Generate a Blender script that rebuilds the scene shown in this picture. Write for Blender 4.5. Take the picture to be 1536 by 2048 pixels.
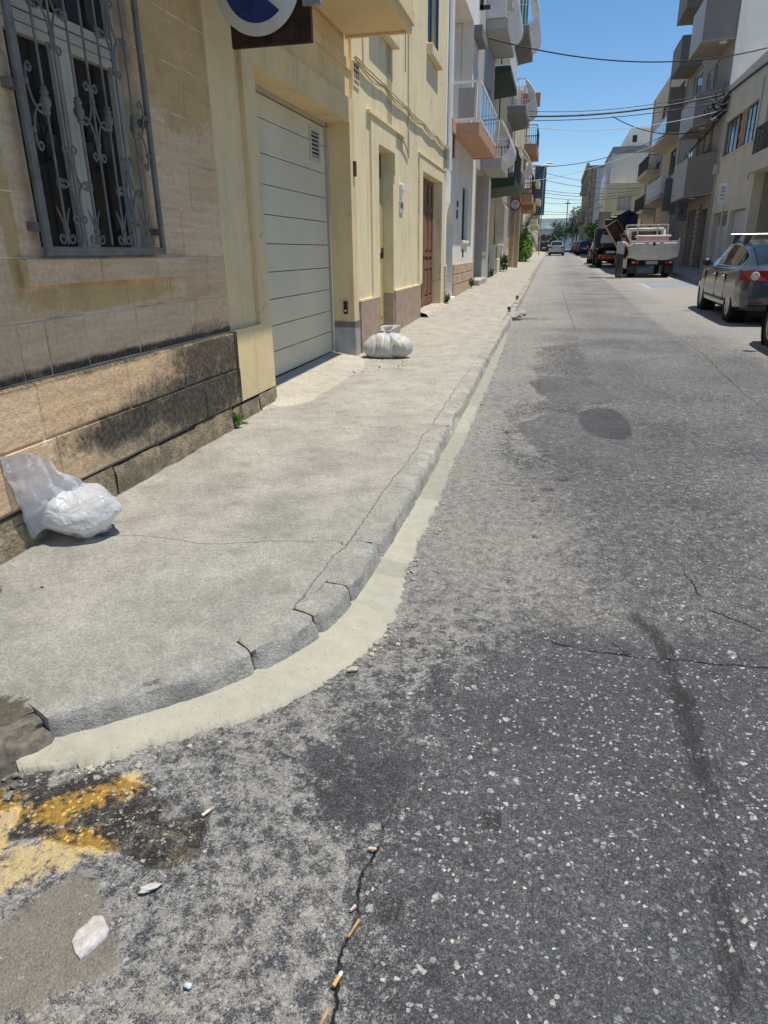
import bpy, bmesh, math, random
import numpy as np
from mathutils import Vector, Matrix, noise as mnoise

for o in list(bpy.data.objects):
    bpy.data.objects.remove(o)
sc = bpy.context.scene
col = sc.collection
rnd = random.Random(7)
rad = math.radians

# ------------------------------------------------------------------ camera, sky, sun, exposure
cam_d = bpy.data.cameras.new('camera')
cam = bpy.data.objects.new('camera', cam_d)
col.objects.link(cam)
cam_d.sensor_fit = 'VERTICAL'
cam_d.sensor_height = 24.0
cam_d.lens = 24.0 * 1361.0 / 2048.0
cam_d.clip_start = 0.05
cam_d.clip_end = 4000
RX = Vector((0.9732, 0.229634, -0.012283))
UP = Vector((-0.070515, 0.348831, 0.934529))
FW = Vector((-0.218884, 0.908617, -0.355675))
cam.matrix_world = Matrix(((RX.x, UP.x, -FW.x, 0), (RX.y, UP.y, -FW.y, 0), (RX.z, UP.z, -FW.z, 1.5), (0, 0, 0, 1)))
sc.camera = cam

SUN = Vector((0.262, 0.02, 1.0)).normalized()
world = bpy.data.worlds.new('World')
sc.world = world
world.use_nodes = True
wn = world.node_tree.nodes
bg = wn['Background']
sky = wn.new('ShaderNodeTexSky')
sky.sky_type = 'NISHITA'
sky.sun_disc = False
sky.sun_elevation = math.asin(SUN.z)
sky.sun_rotation = math.atan2(SUN.x, SUN.y)
sky.altitude = 0
sky.air_density = 1.0
sky.dust_density = 0.0
sky.ozone_density = 5.0
hs = wn.new('ShaderNodeHueSaturation')
hs.inputs['Saturation'].default_value = 1.14
hs.inputs['Value'].default_value = 1.0
world.node_tree.links.new(sky.outputs[0], hs.inputs['Color'])
world.node_tree.links.new(hs.outputs[0], bg.inputs[0])
bg.inputs[1].default_value = 0.125
sun_d = bpy.data.lights.new('sun', 'SUN')
sun_d.energy = 4.6
sun_d.angle = rad(0.55)
sun_d.color = (1.0, 0.945, 0.84)
sun = bpy.data.objects.new('sun', sun_d)
col.objects.link(sun)
sun.rotation_euler = SUN.to_track_quat('Z', 'Y').to_euler()
sc.view_settings.view_transform = 'Standard'
sc.view_settings.look = 'None'
sc.view_settings.gamma = 1
sc.view_settings.exposure = 0.12
sc.view_settings.use_curve_mapping = False

# ------------------------------------------------------------------ helpers
class NT:
    def __init__(s, name):
        s.m = bpy.data.materials.new(name)
        s.m.use_nodes = True
        s.t = s.m.node_tree
        s.n = s.t.nodes
        s.b = s.n['Principled BSDF']
        s.geo = s.n.new('ShaderNodeNewGeometry')
        s.tc = s.n.new('ShaderNodeTexCoord')
        s.P = s.geo.outputs['Position']
        s.O = s.tc.outputs['Object']
    def lk(s, a, b):
        if isinstance(a, (int, float)):
            b.default_value = a
        elif isinstance(a, (tuple, list)):
            b.default_value = tuple(a) + (1,) if (len(a) == 3 and len(b.default_value) == 4) else a
        else:
            s.t.links.new(a, b)
    def noise(s, scale, detail=4, rough=0.55, vec=None, dist=0.0):
        n = s.n.new('ShaderNodeTexNoise')
        n.inputs['Scale'].default_value = scale
        n.inputs['Detail'].default_value = detail
        n.inputs['Roughness'].default_value = rough
        n.inputs['Distortion'].default_value = dist
        s.lk(vec or s.P, n.inputs['Vector'])
        return n.outputs['Fac']
    def vor(s, scale, feature='F1', vec=None):
        n = s.n.new('ShaderNodeTexVoronoi')
        n.feature = feature
        n.inputs['Scale'].default_value = scale
        s.lk(vec or s.P, n.inputs['Vector'])
        if feature == 'DISTANCE_TO_EDGE':
            return n.outputs['Distance']
        sp = s.n.new('ShaderNodeSeparateColor')
        s.t.links.new(n.outputs['Color'], sp.inputs[0])
        return n.outputs['Distance'], sp.outputs[0], sp.outputs[1]
    def math(s, op, a, b=0.0, c=0.0, clamp=False):
        n = s.n.new('ShaderNodeMath')
        n.operation = op
        n.use_clamp = clamp
        s.lk(a, n.inputs[0]); s.lk(b, n.inputs[1])
        if op in ('MULTIPLY_ADD',):
            s.lk(c, n.inputs[2])
        return n.outputs[0]
    def step(s, x, lo, hi, a=0.0, b=1.0):
        n = s.n.new('ShaderNodeMapRange')
        n.interpolation_type = 'SMOOTHSTEP'
        s.lk(x, n.inputs[0]); s.lk(lo, n.inputs[1]); s.lk(hi, n.inputs[2]); s.lk(a, n.inputs[3]); s.lk(b, n.inputs[4])
        return n.outputs[0]
    def lin(s, x, lo, hi, a, b):
        n = s.n.new('ShaderNodeMapRange')
        s.lk(x, n.inputs[0]); s.lk(lo, n.inputs[1]); s.lk(hi, n.inputs[2]); s.lk(a, n.inputs[3]); s.lk(b, n.inputs[4])
        return n.outputs[0]
    def mix(s, f, a, b, mode='MIX'):
        n = s.n.new('ShaderNodeMix')
        n.data_type = 'RGBA'
        n.blend_type = mode
        n.clamp_factor = True
        s.lk(f, n.inputs[0]); s.lk(a, n.inputs[6]); s.lk(b, n.inputs[7])
        return n.outputs[2]
    def scale_col(s, c, f):
        n = s.n.new('ShaderNodeVectorMath')
        n.operation = 'SCALE'
        if isinstance(c, (tuple, list)):
            n.inputs[0].default_value = c[:3]
        else:
            s.t.links.new(c, n.inputs[0])
        s.lk(f, n.inputs[3])
        return n.outputs[0]
    def ramp(s, f, stops):
        n = s.n.new('ShaderNodeValToRGB')
        e = n.color_ramp.elements
        while len(e) < len(stops):
            e.new(0.5)
        for i, (p, c) in enumerate(stops):
            e[i].position = p
            e[i].color = (c, c, c, 1) if isinstance(c, (int, float)) else tuple(c) + (1,)
        s.lk(f, n.inputs[0])
        return n.outputs[0]
    def attr(s, name):
        n = s.n.new('ShaderNodeAttribute')
        n.attribute_name = name
        return n.outputs['Fac']
    def xyz(s, v=None):
        n = s.n.new('ShaderNodeSeparateXYZ')
        s.lk(v or s.P, n.inputs[0])
        return n.outputs
    def vscale(s, v, sc3):
        n = s.n.new('ShaderNodeVectorMath')
        n.operation = 'MULTIPLY'
        s.lk(v, n.inputs[0])
        n.inputs[1].default_value = sc3
        return n.outputs[0]
    def bump(s, h, strength=0.5, dist=0.01, nrm=None):
        n = s.n.new('ShaderNodeBump')
        n.inputs['Strength'].default_value = strength
        n.inputs['Distance'].default_value = dist
        s.lk(h, n.inputs['Height'])
        if nrm is not None:
            s.lk(nrm, n.inputs['Normal'])
        return n.outputs[0]
    def orand(s):
        n = s.n.new('ShaderNodeObjectInfo')
        return n.outputs['Random']
    def out(s, colr, rough=0.8, nrm=None, metal=0.0, spec=0.4):
        s.lk(colr, s.b.inputs['Base Color'])
        s.lk(rough, s.b.inputs['Roughness'])
        s.lk(metal, s.b.inputs['Metallic'])
        s.b.inputs['Specular IOR Level'].default_value = spec
        if nrm is not None:
            s.lk(nrm, s.b.inputs['Normal'])
        return s.m

_pc = {}
def paint(name, c, rough=0.7, var=0.18, scale=2.5, bump=0.15, bscale=70, metal=0.0, spec=0.35, dirt=0.25, dirtcol=(0.16, 0.13, 0.09), obj=False):
    """plain coat with cloudy tone, grime streaks and fine relief"""
    if name in _pc:
        return _pc[name]
    m = NT(name)
    V = m.O if obj else m.P
    n1 = m.noise(scale, 5, vec=V)
    f = m.lin(n1, 0.3, 0.7, 1 - var, 1 + var)
    cc = m.scale_col(c, f)
    if dirt:
        st = m.noise(1.0, 6, 0.65, vec=m.vscale(V, (7, 7, 0.9)))
        d = m.math('MULTIPLY', m.step(st, 0.52, 0.8), dirt)
        cc = m.mix(d, cc, dirtcol)
    nb = m.noise(bscale, 3, vec=V)
    r = m.lin(n1, 0.3, 0.7, max(0.02, rough - 0.06), min(1, rough + 0.06))
    _pc[name] = m.out(cc, r, m.bump(nb, bump, 0.004) if bump else None, metal, spec)
    return _pc[name]

def glass(name, c=(0.02, 0.025, 0.03), rough=0.06):
    if name in _pc:
        return _pc[name]
    m = NT(name)
    n = m.noise(3.0, 3)
    cc = m.scale_col(c, m.lin(n, 0.3, 0.7, 0.6, 1.5))
    _pc[name] = m.out(cc, rough, m.bump(m.noise(2.0, 2), 0.03, 0.01), 0.0, 0.6)
    return _pc[name]

def link(o, parent=None):
    col.objects.link(o)
    if parent is not None:
        o.parent = parent
        if not parent.get('_local'):
            o.matrix_parent_inverse = Matrix.Translation(parent.get('_loc', (0, 0, 0))).inverted()
    return o

def tag(o, label, cat, group=None, kind=None):
    if label: o['label'] = label
    if cat: o['category'] = cat
    if group: o['group'] = group
    if kind: o['kind'] = kind
    return o

def thing(name, label, cat, loc=(0, 0, 0), group=None, local=False):
    o = bpy.data.objects.new(name, None)
    o.empty_display_size = 0.2
    col.objects.link(o)
    o.location = loc
    tag(o, label, cat, group)
    if local:
        o['_local'] = 1
    else:
        o['_loc'] = list(loc)
    return o

def struct(name):
    o = bpy.data.objects.new(name, None)
    col.objects.link(o)
    o['kind'] = 'structure'
    o['_loc'] = [0, 0, 0]
    return o

class MB:
    def __init__(s):
        s.v = []; s.f = []; s.mi = []
        s.cur = 0
    def add(s, vs, fs):
        b = len(s.v)
        s.v.extend([tuple(p) for p in vs])
        for f in fs:
            s.f.append(tuple(i + b for i in f)); s.mi.append(s.cur)
        return s
    def box(s, x0, x1, y0, y1, z0, z1):
        if x0 > x1: x0, x1 = x1, x0
        if y0 > y1: y0, y1 = y1, y0
        if z0 > z1: z0, z1 = z1, z0
        return s.add([(x0, y0, z0), (x1, y0, z0), (x1, y1, z0), (x0, y1, z0), (x0, y0, z1), (x1, y0, z1), (x1, y1, z1), (x0, y1, z1)],
                     [(0, 3, 2, 1), (4, 5, 6, 7), (0, 1, 5, 4), (1, 2, 6, 5), (2, 3, 7, 6), (3, 0, 4, 7)])
    def cbox(s, x0, x1, y0, y1, z0, z1, c=0.01):
        """box with all edges chamfered"""
        bm = bmesh.new()
        mt = Matrix.Translation(((x0 + x1) / 2, (y0 + y1) / 2, (z0 + z1) / 2)) @ Matrix.Diagonal((abs(x1 - x0), abs(y1 - y0), abs(z1 - z0), 1))
        bmesh.ops.create_cube(bm, size=1, matrix=mt)
        bmesh.ops.bevel(bm, geom=bm.edges[:], offset=c, segments=1, affect='EDGES')
        bm.verts.index_update()
        s.add([v.co[:] for v in bm.verts], [[v.index for v in f.verts] for f in bm.faces])
        bm.free()
        return s
    def quad(s, a, b, c, d):
        return s.add([a, b, c, d], [(0, 1, 2, 3)])
    def prism(s, poly, z0, z1):
        """vertical prism over plan polygon (ccw)"""
        n = len(poly)
        vs = [(p[0], p[1], z0) for p in poly] + [(p[0], p[1], z1) for p in poly]
        fs = [tuple(range(n - 1, -1, -1)), tuple(range(n, 2 * n))] + [(i, (i + 1) % n, n + (i + 1) % n, n + i) for i in range(n)]
        return s.add(vs, fs)
    def xprism(s, poly, x0, x1):
        """prism along X over (y,z) polygon"""
        n = len(poly)
        vs = [(x0, p[0], p[1]) for p in poly] + [(x1, p[0], p[1]) for p in poly]
        fs = [tuple(range(n - 1, -1, -1)), tuple(range(n, 2 * n))] + [(i, (i + 1) % n, n + (i + 1) % n, n + i) for i in range(n)]
        return s.add(vs, fs)
    def yprism(s, poly, y0, y1):
        n = len(poly)
        vs = [(p[0], y0, p[1]) for p in poly] + [(p[0], y1, p[1]) for p in poly]
        fs = [tuple(range(n)), tuple(range(2 * n - 1, n - 1, -1))] + [(i, n + i, n + (i + 1) % n, (i + 1) % n) for i in range(n)]
        return s.add(vs, fs)
    def tube(s, pts, r, n=6, caps=True):
        pts = [Vector(p) for p in pts]
        rs = r if isinstance(r, (list, tuple)) else [r] * len(pts)
        vs = []; fs = []
        t0 = (pts[1] - pts[0]).normalized()
        up = Vector((0, 0, 1)) if abs(t0.z) < 0.9 else Vector((1, 0, 0))
        u = t0.cross(up).normalized()
        for i, p in enumerate(pts):
            if i == 0: t = pts[1] - pts[0]
            elif i == len(pts) - 1: t = pts[-1] - pts[-2]
            else: t = pts[i + 1] - pts[i - 1]
            t.normalize()
            u = (u - t * u.dot(t))
            if u.length < 1e-6: u = t.orthogonal()
            u.normalize()
            w = t.cross(u)
            for k in range(n):
                a = 2 * math.pi * k / n
                vs.append(p + (u * math.cos(a) + w * math.sin(a)) * rs[i])
        for i in range(len(pts) - 1):
            for k in range(n):
                fs.append((i * n + k, i * n + (k + 1) % n, (i + 1) * n + (k + 1) % n, (i + 1) * n + k))
        if caps:
            fs.append(tuple(range(n - 1, -1, -1)))
            L = (len(pts) - 1) * n
            fs.append(tuple(range(L, L + n)))
        return s.add(vs, fs)
    def lathe(s, prof, n=20, c=(0, 0, 0), axis='z', close=False):
        """prof list of (r, h)"""
        vs = []; fs = []
        for r, h in prof:
            for k in range(n):
                a = 2 * math.pi * k / n
                x, y = r * math.cos(a), r * math.sin(a)
                p = {'z': (x, y, h), 'y': (x, h, y), 'x': (h, x, y)}[axis]
                vs.append((p[0] + c[0], p[1] + c[1], p[2] + c[2]))
        m = len(prof)
        for i in range(m - 1 if not close else m):
            j = (i + 1) % m
            for k in range(n):
                fs.append((i * n + k, i * n + (k + 1) % n, j * n + (k + 1) % n, j * n + k))
        if not close:
            if prof[0][0] > 1e-5: fs.append(tuple(range(n)))
            if prof[-1][0] > 1e-5: fs.append(tuple(range((m - 1) * n, m * n)))
        return s.add(vs, fs)
    def disc(s, c, r, axis='y', n=28, th=0.01):
        return s.lathe([(r, -th / 2), (r, th / 2)], n, c, axis)
    def blob(s, c, r, n=8, seed=0, amp=0.25):
        bm = bmesh.new()
        bmesh.ops.create_icosphere(bm, subdivisions=1 if n < 10 else 2, radius=1)
        bm.verts.index_update()
        vs = []
        for v in bm.verts:
            k = 1 + amp * mnoise.noise(v.co * 1.7 + Vector((seed * 3.1, seed * 1.7, seed)))
            vs.append((c[0] + v.co.x * r[0] * k, c[1] + v.co.y * r[1] * k, c[2] + v.co.z * r[2] * k))
        s.add(vs, [[v.index for v in f.verts] for f in bm.faces])
        bm.free()
        return s
    def mesh(s, name, mats, smooth=False):
        me = bpy.data.meshes.new(name)
        me.from_pydata(s.v, [], s.f)
        if not isinstance(mats, (list, tuple)): mats = [mats]
        for m in mats: me.materials.append(m)
        if len(mats) > 1:
            me.polygons.foreach_set('material_index', s.mi)
        bm = bmesh.new(); bm.from_mesh(me)
        bmesh.ops.recalc_face_normals(bm, faces=bm.faces)
        bm.to_mesh(me); bm.free()
        if smooth:
            me.polygons.foreach_set('use_smooth', [True] * len(me.polygons))
            if smooth != 'all':
                me.set_sharp_from_angle(angle=rad(38))
        me.update()
        return me
    def build(s, name, mats, parent=None, smooth=False):
        o = bpy.data.objects.new(name, s.mesh(name, mats, smooth))
        return link(o, parent)

def copy_tree(o, parent=None):
    c = o.copy()
    col.objects.link(c)
    c.parent = parent
    for ch in o.children:
        copy_tree(ch, c)
    return c

def vnoise(x, y, seed=0):
    """numpy 2-D value noise in 0..1"""
    xi = np.floor(x).astype(np.int64); yi = np.floor(y).astype(np.int64)
    xf = x - xi; yf = y - yi
    def h(a, b):
        n = (a * 374761393 + b * 668265263 + seed * 1442695041) & 0x7fffffff
        n = ((n ^ (n >> 13)) * 1274126177) & 0x7fffffff
        return ((n ^ (n >> 16)) & 0xffff) / 65535.0
    u = xf * xf * (3 - 2 * xf); v = yf * yf * (3 - 2 * yf)
    return (h(xi, yi) * (1 - u) + h(xi + 1, yi) * u) * (1 - v) + (h(xi, yi + 1) * (1 - u) + h(xi + 1, yi + 1) * u) * v
def fbm(x, y, oct=4, seed=0):
    a = 0.5; t = 0; s = 0
    for i in range(oct):
        t = t + a * vnoise(x * 2 ** i, y * 2 ** i, seed + i * 17); s += a; a *= 0.5
    return t / s
def polysdf(x, y, poly):
    """signed distance to polygon, positive inside"""
    P = np.array(poly, float)
    d = np.full(x.shape, 1e9); ins = np.zeros(x.shape, bool)
    n = len(P)
    for i in range(n):
        a = P[i]; b = P[(i + 1) % n]
        ex, ey = b - a
        t = np.clip(((x - a[0]) * ex + (y - a[1]) * ey) / (ex * ex + ey * ey + 1e-12), 0, 1)
        d = np.minimum(d, np.hypot(x - a[0] - t * ex, y - a[1] - t * ey))
        c = ((a[1] > y) != (b[1] > y)) & (x < (b[0] - a[0]) * (y - a[1]) / (b[1] - a[1] + 1e-12) + a[0])
        ins ^= c
    return np.where(ins, d, -d)
def linesdf(x, y, line):
    """signed distance across an open polyline, big past its ends"""
    P = np.array(line, float)
    best = np.full(x.shape, 9.0)
    for i in range(len(P) - 1):
        a = P[i]; b = P[i + 1]
        ex, ey = b - a; L = math.hypot(ex, ey)
        t = ((x - a[0]) * ex + (y - a[1]) * ey) / (L * L)
        s = ((x - a[0]) * ey - (y - a[1]) * ex) / L
        ov = np.maximum(np.maximum(-t, t - 1), 0) * L
        d = np.where(ov > 0, np.sign(s + 1e-9) * np.hypot(s, ov), s)
        best = np.where(np.abs(d) < np.abs(best), d, best)
    return best
def ss(x, a, b):
    t = np.clip((x - a) / (b - a), 0, 1)
    return t * t * (3 - 2 * t)

SL = 0.012
def R(y):
    return SL * y
_zy = [-3, 2.5, 5, 9, 12, 16, 22, 28, 34, 39, 52, 80, 140]
_zz = [0.11, 0.155, 0.188, 0.236, 0.315, 0.385, 0.525, 0.58, 0.67, 0.72, 0.87, 1.2, 1.9]
def zw(y):
    return float(np.interp(y, _zy, _zz))
W = -2.48
# ------------------------------------------------------------------ ground, road, gutter, kerb, pavements
# asphalt with dust, patches, paint, damp and cracks laid out in ground coordinates
DUSTL = ([-4, 0.5, 0.89, 1.29, 1.77, 2.08, 2.42, 2.79, 3.45, 4.69, 5.81, 8.14, 11.1, 24, 60, 150],
         [-0.2, -0.3, -0.33, -0.36, -0.33, -0.3, -0.15, 0.0, -0.13, -0.14, -0.19, -0.07, 0.01, 0.05, -0.1, -0.4])
# kerb foot (where kerb meets the gutter), walking away from the side street corner
KFOOT = [(-4.2, -0.75), (-3.2, -0.1), (-2.3, 0.62), (-1.85, 1.05), (-1.508, 1.377), (-1.432, 1.509), (-1.309, 1.606), (-1.229, 1.684), (-1.099, 1.80), (-0.96, 1.97), (-0.865, 2.144),
         (-0.80, 2.326), (-0.76, 2.523), (-0.745, 2.895), (-0.73, 3.397), (-0.72, 4.1), (-0.722, 5.4), (-0.73, 7.2), (-0.745, 9.3), (-0.76, 13), (-0.79, 18.4), (-0.83, 26),
         (-0.93, 41.6), (-1.12, 80), (-1.4, 110), (-1.9, 150)]
GOUT = [(-1.475, 1.30), (-1.342, 1.389), (-1.267, 1.452), (-1.133, 1.574), (-1.023, 1.65), (-0.937, 1.728), (-0.879, 1.786), (-0.776, 1.905), (-0.68, 2.081), (-0.607, 2.252),
        (-0.562, 2.478), (-0.588, 2.768), (-0.60, 2.98), (-0.602, 3.388), (-0.604, 4.125), (-0.61, 4.7), (-0.622, 6.29), (-0.64, 8.74), (-0.668, 10.5), (-0.72, 12.6)]

def resample(pts, ds):
    P = np.array(pts, float)
    # catmull-rom densify
    out = []
    for i in range(len(P) - 1):
        p0 = P[max(i - 1, 0)]; p1 = P[i]; p2 = P[i + 1]; p3 = P[min(i + 2, len(P) - 1)]
        n = max(4, int(np.hypot(*(p2 - p1)) / 0.05))
        n = min(n, 120)
        for k in range(n):
            t = k / n
            out.append(0.5 * ((2 * p1) + (-p0 + p2) * t + (2 * p0 - 5 * p1 + 4 * p2 - p3) * t * t + (-p0 + 3 * p1 - 3 * p2 + p3) * t ** 3))
    out.append(P[-1])
    Q = np.array(out)
    s = np.concatenate([[0], np.cumsum(np.hypot(*np.diff(Q, axis=0).T))])
    return Q, s

def make_road():
    ys = [-4.0]
    while ys[-1] < 150:
        y = ys[-1]
        ys.append(y + (0.25 if y < 0.2 else max(0.016, 0.0072 * y)))
    xs = list(np.arange(-9, -1.9, 0.35)) + list(np.arange(-1.9, 1.3, 0.016)) + list(np.arange(1.3, 3.0, 0.04)) + list(np.arange(3.0, 5.16, 0.12))
    xs = np.array(xs); ys = np.array(ys)
    Xg, Yg = np.meshgrid(xs, ys)
    x = Xg.ravel(); y = Yg.ravel()
    n1 = fbm(x * 1.3, y * 1.3, 4, 3); n2 = fbm(x * 7, y * 7, 3, 9); n3 = fbm(x * 0.4, y * 0.25, 3, 21)
    xd = np.interp(y, *DUSTL)
    left = ss(xd + (n1 - .5) * .5 - x, -0.50, 0.20)
    go = np.array(GOUT); gd = np.interp(y, go[:, 1], go[:, 0]); gdist = x - gd
    dust = np.where(y < 2.35, 0.53, 0.60) * left + (1 - left) * (0.16 + 0.24 * ss(y, 2.38, 2.7) + 0.06 * ss(y, 6, 16))
    dust += 0.12 * np.exp(-np.abs(gdist) / 0.16) * ss(y, 1.2, 1.6) * ss(50 - y, 0, 20)
    dust += 0.10 * (n3 - 0.5) + 0.22 * (n1 - .5)
    dust += 0.32 * ss(x, 2.5, 3.3) + .18 * ss(x, 1.9, 2.1) * ss(y, 9, 14)
    dust *= 1 - 0.5 * ss(y, 70, 100)
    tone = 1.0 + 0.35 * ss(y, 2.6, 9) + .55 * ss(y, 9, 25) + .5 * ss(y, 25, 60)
    tone *= 1 - 0.16 * np.exp(-((x - 0.95) / 0.28) ** 2) * ss(y, 2.4, 4) - 0.10 * np.exp(-((x - 2.1) / 0.3) ** 2) * ss(y, 4, 7)
    chip = 0.9 * (1 - left * .55) * (1 - .6 * ss(y, 2.3, 2.6)) * (.6 + .8 * ss(n1, .35, .65))
    coarse = np.zeros_like(x); smooth = np.zeros_like(x); yel = np.zeros_like(x); wet = np.zeros_like(x); mud = np.zeros_like(x); oil = np.zeros_like(x); blue = np.zeros_like(x)
    clump = .38 + .62 * left * ss(2.75 - y, 0, .4) + .25 * left
    z = SL * y + 0.006 * (n1 - 0.5) + 0.004 * (n2 - .5) - 0.012 * ss(-gdist, -.1, .3) * ss(y, 2, 3)
    def patch(poly, amp=.06, soft=.02):
        d = polysdf(x, y, poly) + (n2 - 0.5) * amp
        return ss(d, -soft, soft)
    # older hand-laid patches
    pA = patch([(-.16, 7.97), (.04, 8.32), (.44, 8.38), (.63, 7.8), (.73, 7.17), (.43, 6.89), (.1, 6.95), (-.06, 7.29)], .12, .03)
    pB = patch([(.31, 6.45), (.40, 6.66), (.5, 6.74), (.62, 6.70), (.70, 6.5), (.74, 6.14), (.72, 5.8), (.65, 5.63), (.54, 5.60), (.43, 5.66), (.36, 5.85), (.31, 6.1)], .04, .012)
    pC = patch([(-.2, 5.98), (.01, 6.4), (.32, 6.41), (.35, 5.9), (.64, 5.56), (.68, 4.84), (.5, 4.7), (.21, 4.93), (.03, 5.09), (-.14, 5.49)], .12, .03)
    pD = patch([(-.66, 1.66), (-.58, 1.79), (-.39, 1.81), (-.31, 1.73), (-.3, 1.6), (-.33, 1.47), (-.41, 1.41), (-.51, 1.39), (-.57, 1.46), (-.60, 1.56)], .08, .03)
    al = patch([(-.1, 10.81), (.39, 11.15), (.5, 9.28), (.49, 8.45), (.04, 8.4), (-.18, 7.9)], .3, .12)
    al2 = patch([(-.2, 6.9), (.3, 6.9), (.35, 6.45), (.0, 6.4), (-.25, 6.1), (-.2, 5.2), (.0, 4.8), (-.1, 4.6), (-.3, 5), (-.35, 6.5)], .2, .08)
    smooth = np.maximum.reduce([pA, pB, pC, pD])
    coarse = np.clip(al + .8 * al2, 0, 1) * (1 - smooth)
    dust = np.where(smooth > 0, dust * (1 - smooth) + smooth * (.34 * pA + .16 * pB * (1 - pC) + .36 * pC * (1 - pB) + .16 * pD), dust)
    dust = dust * (1 - coarse * .25)
    tone = tone * (1 - .30 * pB) * (1 - .1 * pA) * (1 - .25 * pD * ss(1.75 - y, 0, .2))
    chip = chip * (1 - .85 * smooth) + .5 * ss(1.6 - y, 0, .3) * ss(-.75 - x, 0, .2)
    z = z + .006 * pA + .004 * pB + .005 * pC + coarse * (fbm(x * 16, y * 16, 3, 5) - .6) * .03
    # overlay seam: newer course on the right is a few mm higher
    seam = linesdf(x, y, [(.3, 24.2), (.44, 13.1), (.48, 10.6), (.58, 8.9), (.74, 7.55), (.755, 6.14), (.72, 5.09), (.74, 4.24), (.72, 3.99), (.73, 3.69), (.73, 3.14), (.75, 3.01)])
    z = z + .006 * ss(seam, -.02, .02) * (np.abs(seam) < 1) * ss(y, 3, 3.4) * ss(24 - y, 0, 4)
    # paint, damp, dried mud
    yel = np.maximum.reduce([patch([(-1.34, 1.19), (-1.36, 1.25), (-1.27, 1.32), (-1.15, 1.45), (-1.08, 1.41), (-1.14, 1.31), (-1.22, 1.24), (-1.3, 1.18)], .10, .05),
                             patch([(-1.26, 1.0), (-1.40, 1.11), (-1.23, 1.19), (-1.12, 1.24), (-1.04, 1.18), (-1.13, 1.11), (-1.2, 1.03)], .12, .06),
                             patch([(-1.35, 1.10), (-1.6, 1.15), (-1.55, 1.30), (-1.37, 1.26), (-1.34, 1.18)], .10, .05),
                             .35 * patch([(3.0, 24.4), (3.3, 20), (3.35, 20), (3.1, 24.4)], .05, .05), .5 * patch([(3.2, 24.2), (3.9, 22.0), (4.0, 22.0), (3.4, 24.2)], .1, .05)])
    wet = patch([(-1.34, 1.13), (-1.39, 1.28), (-1.29, 1.44), (-1.22, 1.42), (-1.1, 1.4), (-.99, 1.35), (-.97, 1.28), (-.91, 1.33), (-.86, 1.39), (-.83, 1.36), (-.82, 1.2), (-.92, 1.15), (-1.0, 1.16), (-1.1, 1.18), (-1.2, 1.17)], .07, .018)
    wet = np.maximum(wet, patch([(-1.7, 1.3), (-1.5, 1.36), (-1.40, 1.40), (-1.36, 1.3), (-1.45, 1.22), (-1.7, 1.1)], .06, .02))
    mud = patch([(-1.2, .8), (-1.16, 1.0), (-1.04, 1.11), (-.95, 1.04), (-.86, .97), (-.83, .9), (-.93, .84), (-.97, .74), (-1.1, .7)], .12, .06)
    dust = dust * (1 - .25 * wet)
    # tyre scrub and oil drips
    ty = linesdf(x, y, [(.44, 2.72), (.50, 2.62), (.52, 2.42), (.54, 2.04), (.545, 1.76), (.51, 1.44), (.485, 1.23), (.47, 1.0), (.5, .7)])
    oil = 1.05 * np.exp(-((ty + .01 + .02 * (n1 - .5)) / .05) ** 2) * (.50 + .40 * ss(y, 1.65, 1.85) + .35 * ss(fbm(x * 3, y * 5, 3, 31), .36, .60))
    ty2 = linesdf(x, y, [(.62, 1.25), (.64, .95), (.66, .6)])
    oil = np.maximum(oil, .9 * np.exp(-((ty2) / .06) ** 2) * ss(1.35 - y, 0, .3) * (.4 + .6 * n1))
    for (sx, sy, sr, a) in [(-.05, 4.09, .05, .6), (.14, 4.52, .06, .7), (.01, 3.69, .05, .6), (.03, 3.8, .03, .5), (-.02, 3.95, .03, .5), (.15, 2.97, .03, .5), (-.07, 1.49, .035, .9), (.9, 3.46, .03, .7), (.78, 3.56, .025, .6), (-.28, 1.17, .05, .85),
                            (.05, 4.3, .05, .8), (.09, 4.15, .03, .8), (-.1, 4.25, .04, .7), (.2, 4.0, .03, .7), (.0, 3.5, .03, .7), (.08, 3.9, .04, .7), (.2, 3.2, .05, .6), (.1, 3.3, .04, .4), (-.55, 14.9, .22, .8), (-.2, 14.9, .3, .6), (.1, 11.9, .35, .5)]:
        oil = np.maximum(oil, a * ss(sr * (1 + (n2 - .5)) - np.hypot(x - sx, (y - sy)), -.012, .012))
    blue = patch([(3.05, 29.4), (3.15, 25.1), (4.9, 25.9), (4.9, 29.8)], .1, .06)
    whit = np.maximum(patch([(3.0, 29.6), (3.1, 24.9), (3.22, 24.9), (3.1, 29.6)], .03, .05), .8 * patch([(3.4, 27), (4.4, 26.9), (4.5, 27.1), (3.4, 27.2)], .06, .06))
    crack = np.full(x.shape, 9.0)
    for c in ([(.1, 2.47), (.13, 2.455), (.18, 2.46), (.24, 2.445), (.31, 2.44), (.46, 2.43), (.58, 2.455), (.68, 2.45), (.89, 2.46), (1.2, 2.44)], [(.72, 3.2), (.73, 3.14), (.75, 3.02)], [(.78, 2.87), (.82, 2.84), (.87, 2.8), (.93, 2.73)],
              [(.31, 2.53), (.35, 2.48), (.38, 2.46)], [(-.33, .5), (-.345, .93), (-.365, 1.04), (-.355, 1.13), (-.375, 1.25), (-.36, 1.32), (-.35, 1.41)],
              [(.3, 24.2), (.36, 18), (.44, 13.1)], [(1.99, 13.3), (2.09, 11.5), (2.11, 10.35), (2.05, 9), (2.02, 8.16), (2.01, 6.84), (2.2, 5.5)], [(-.02, 5.0), (.2, 4.72), (.45, 4.62), (.66, 4.6)], [(.1, 6.93), (.4, 6.87), (.62, 7.0)]):
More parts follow.
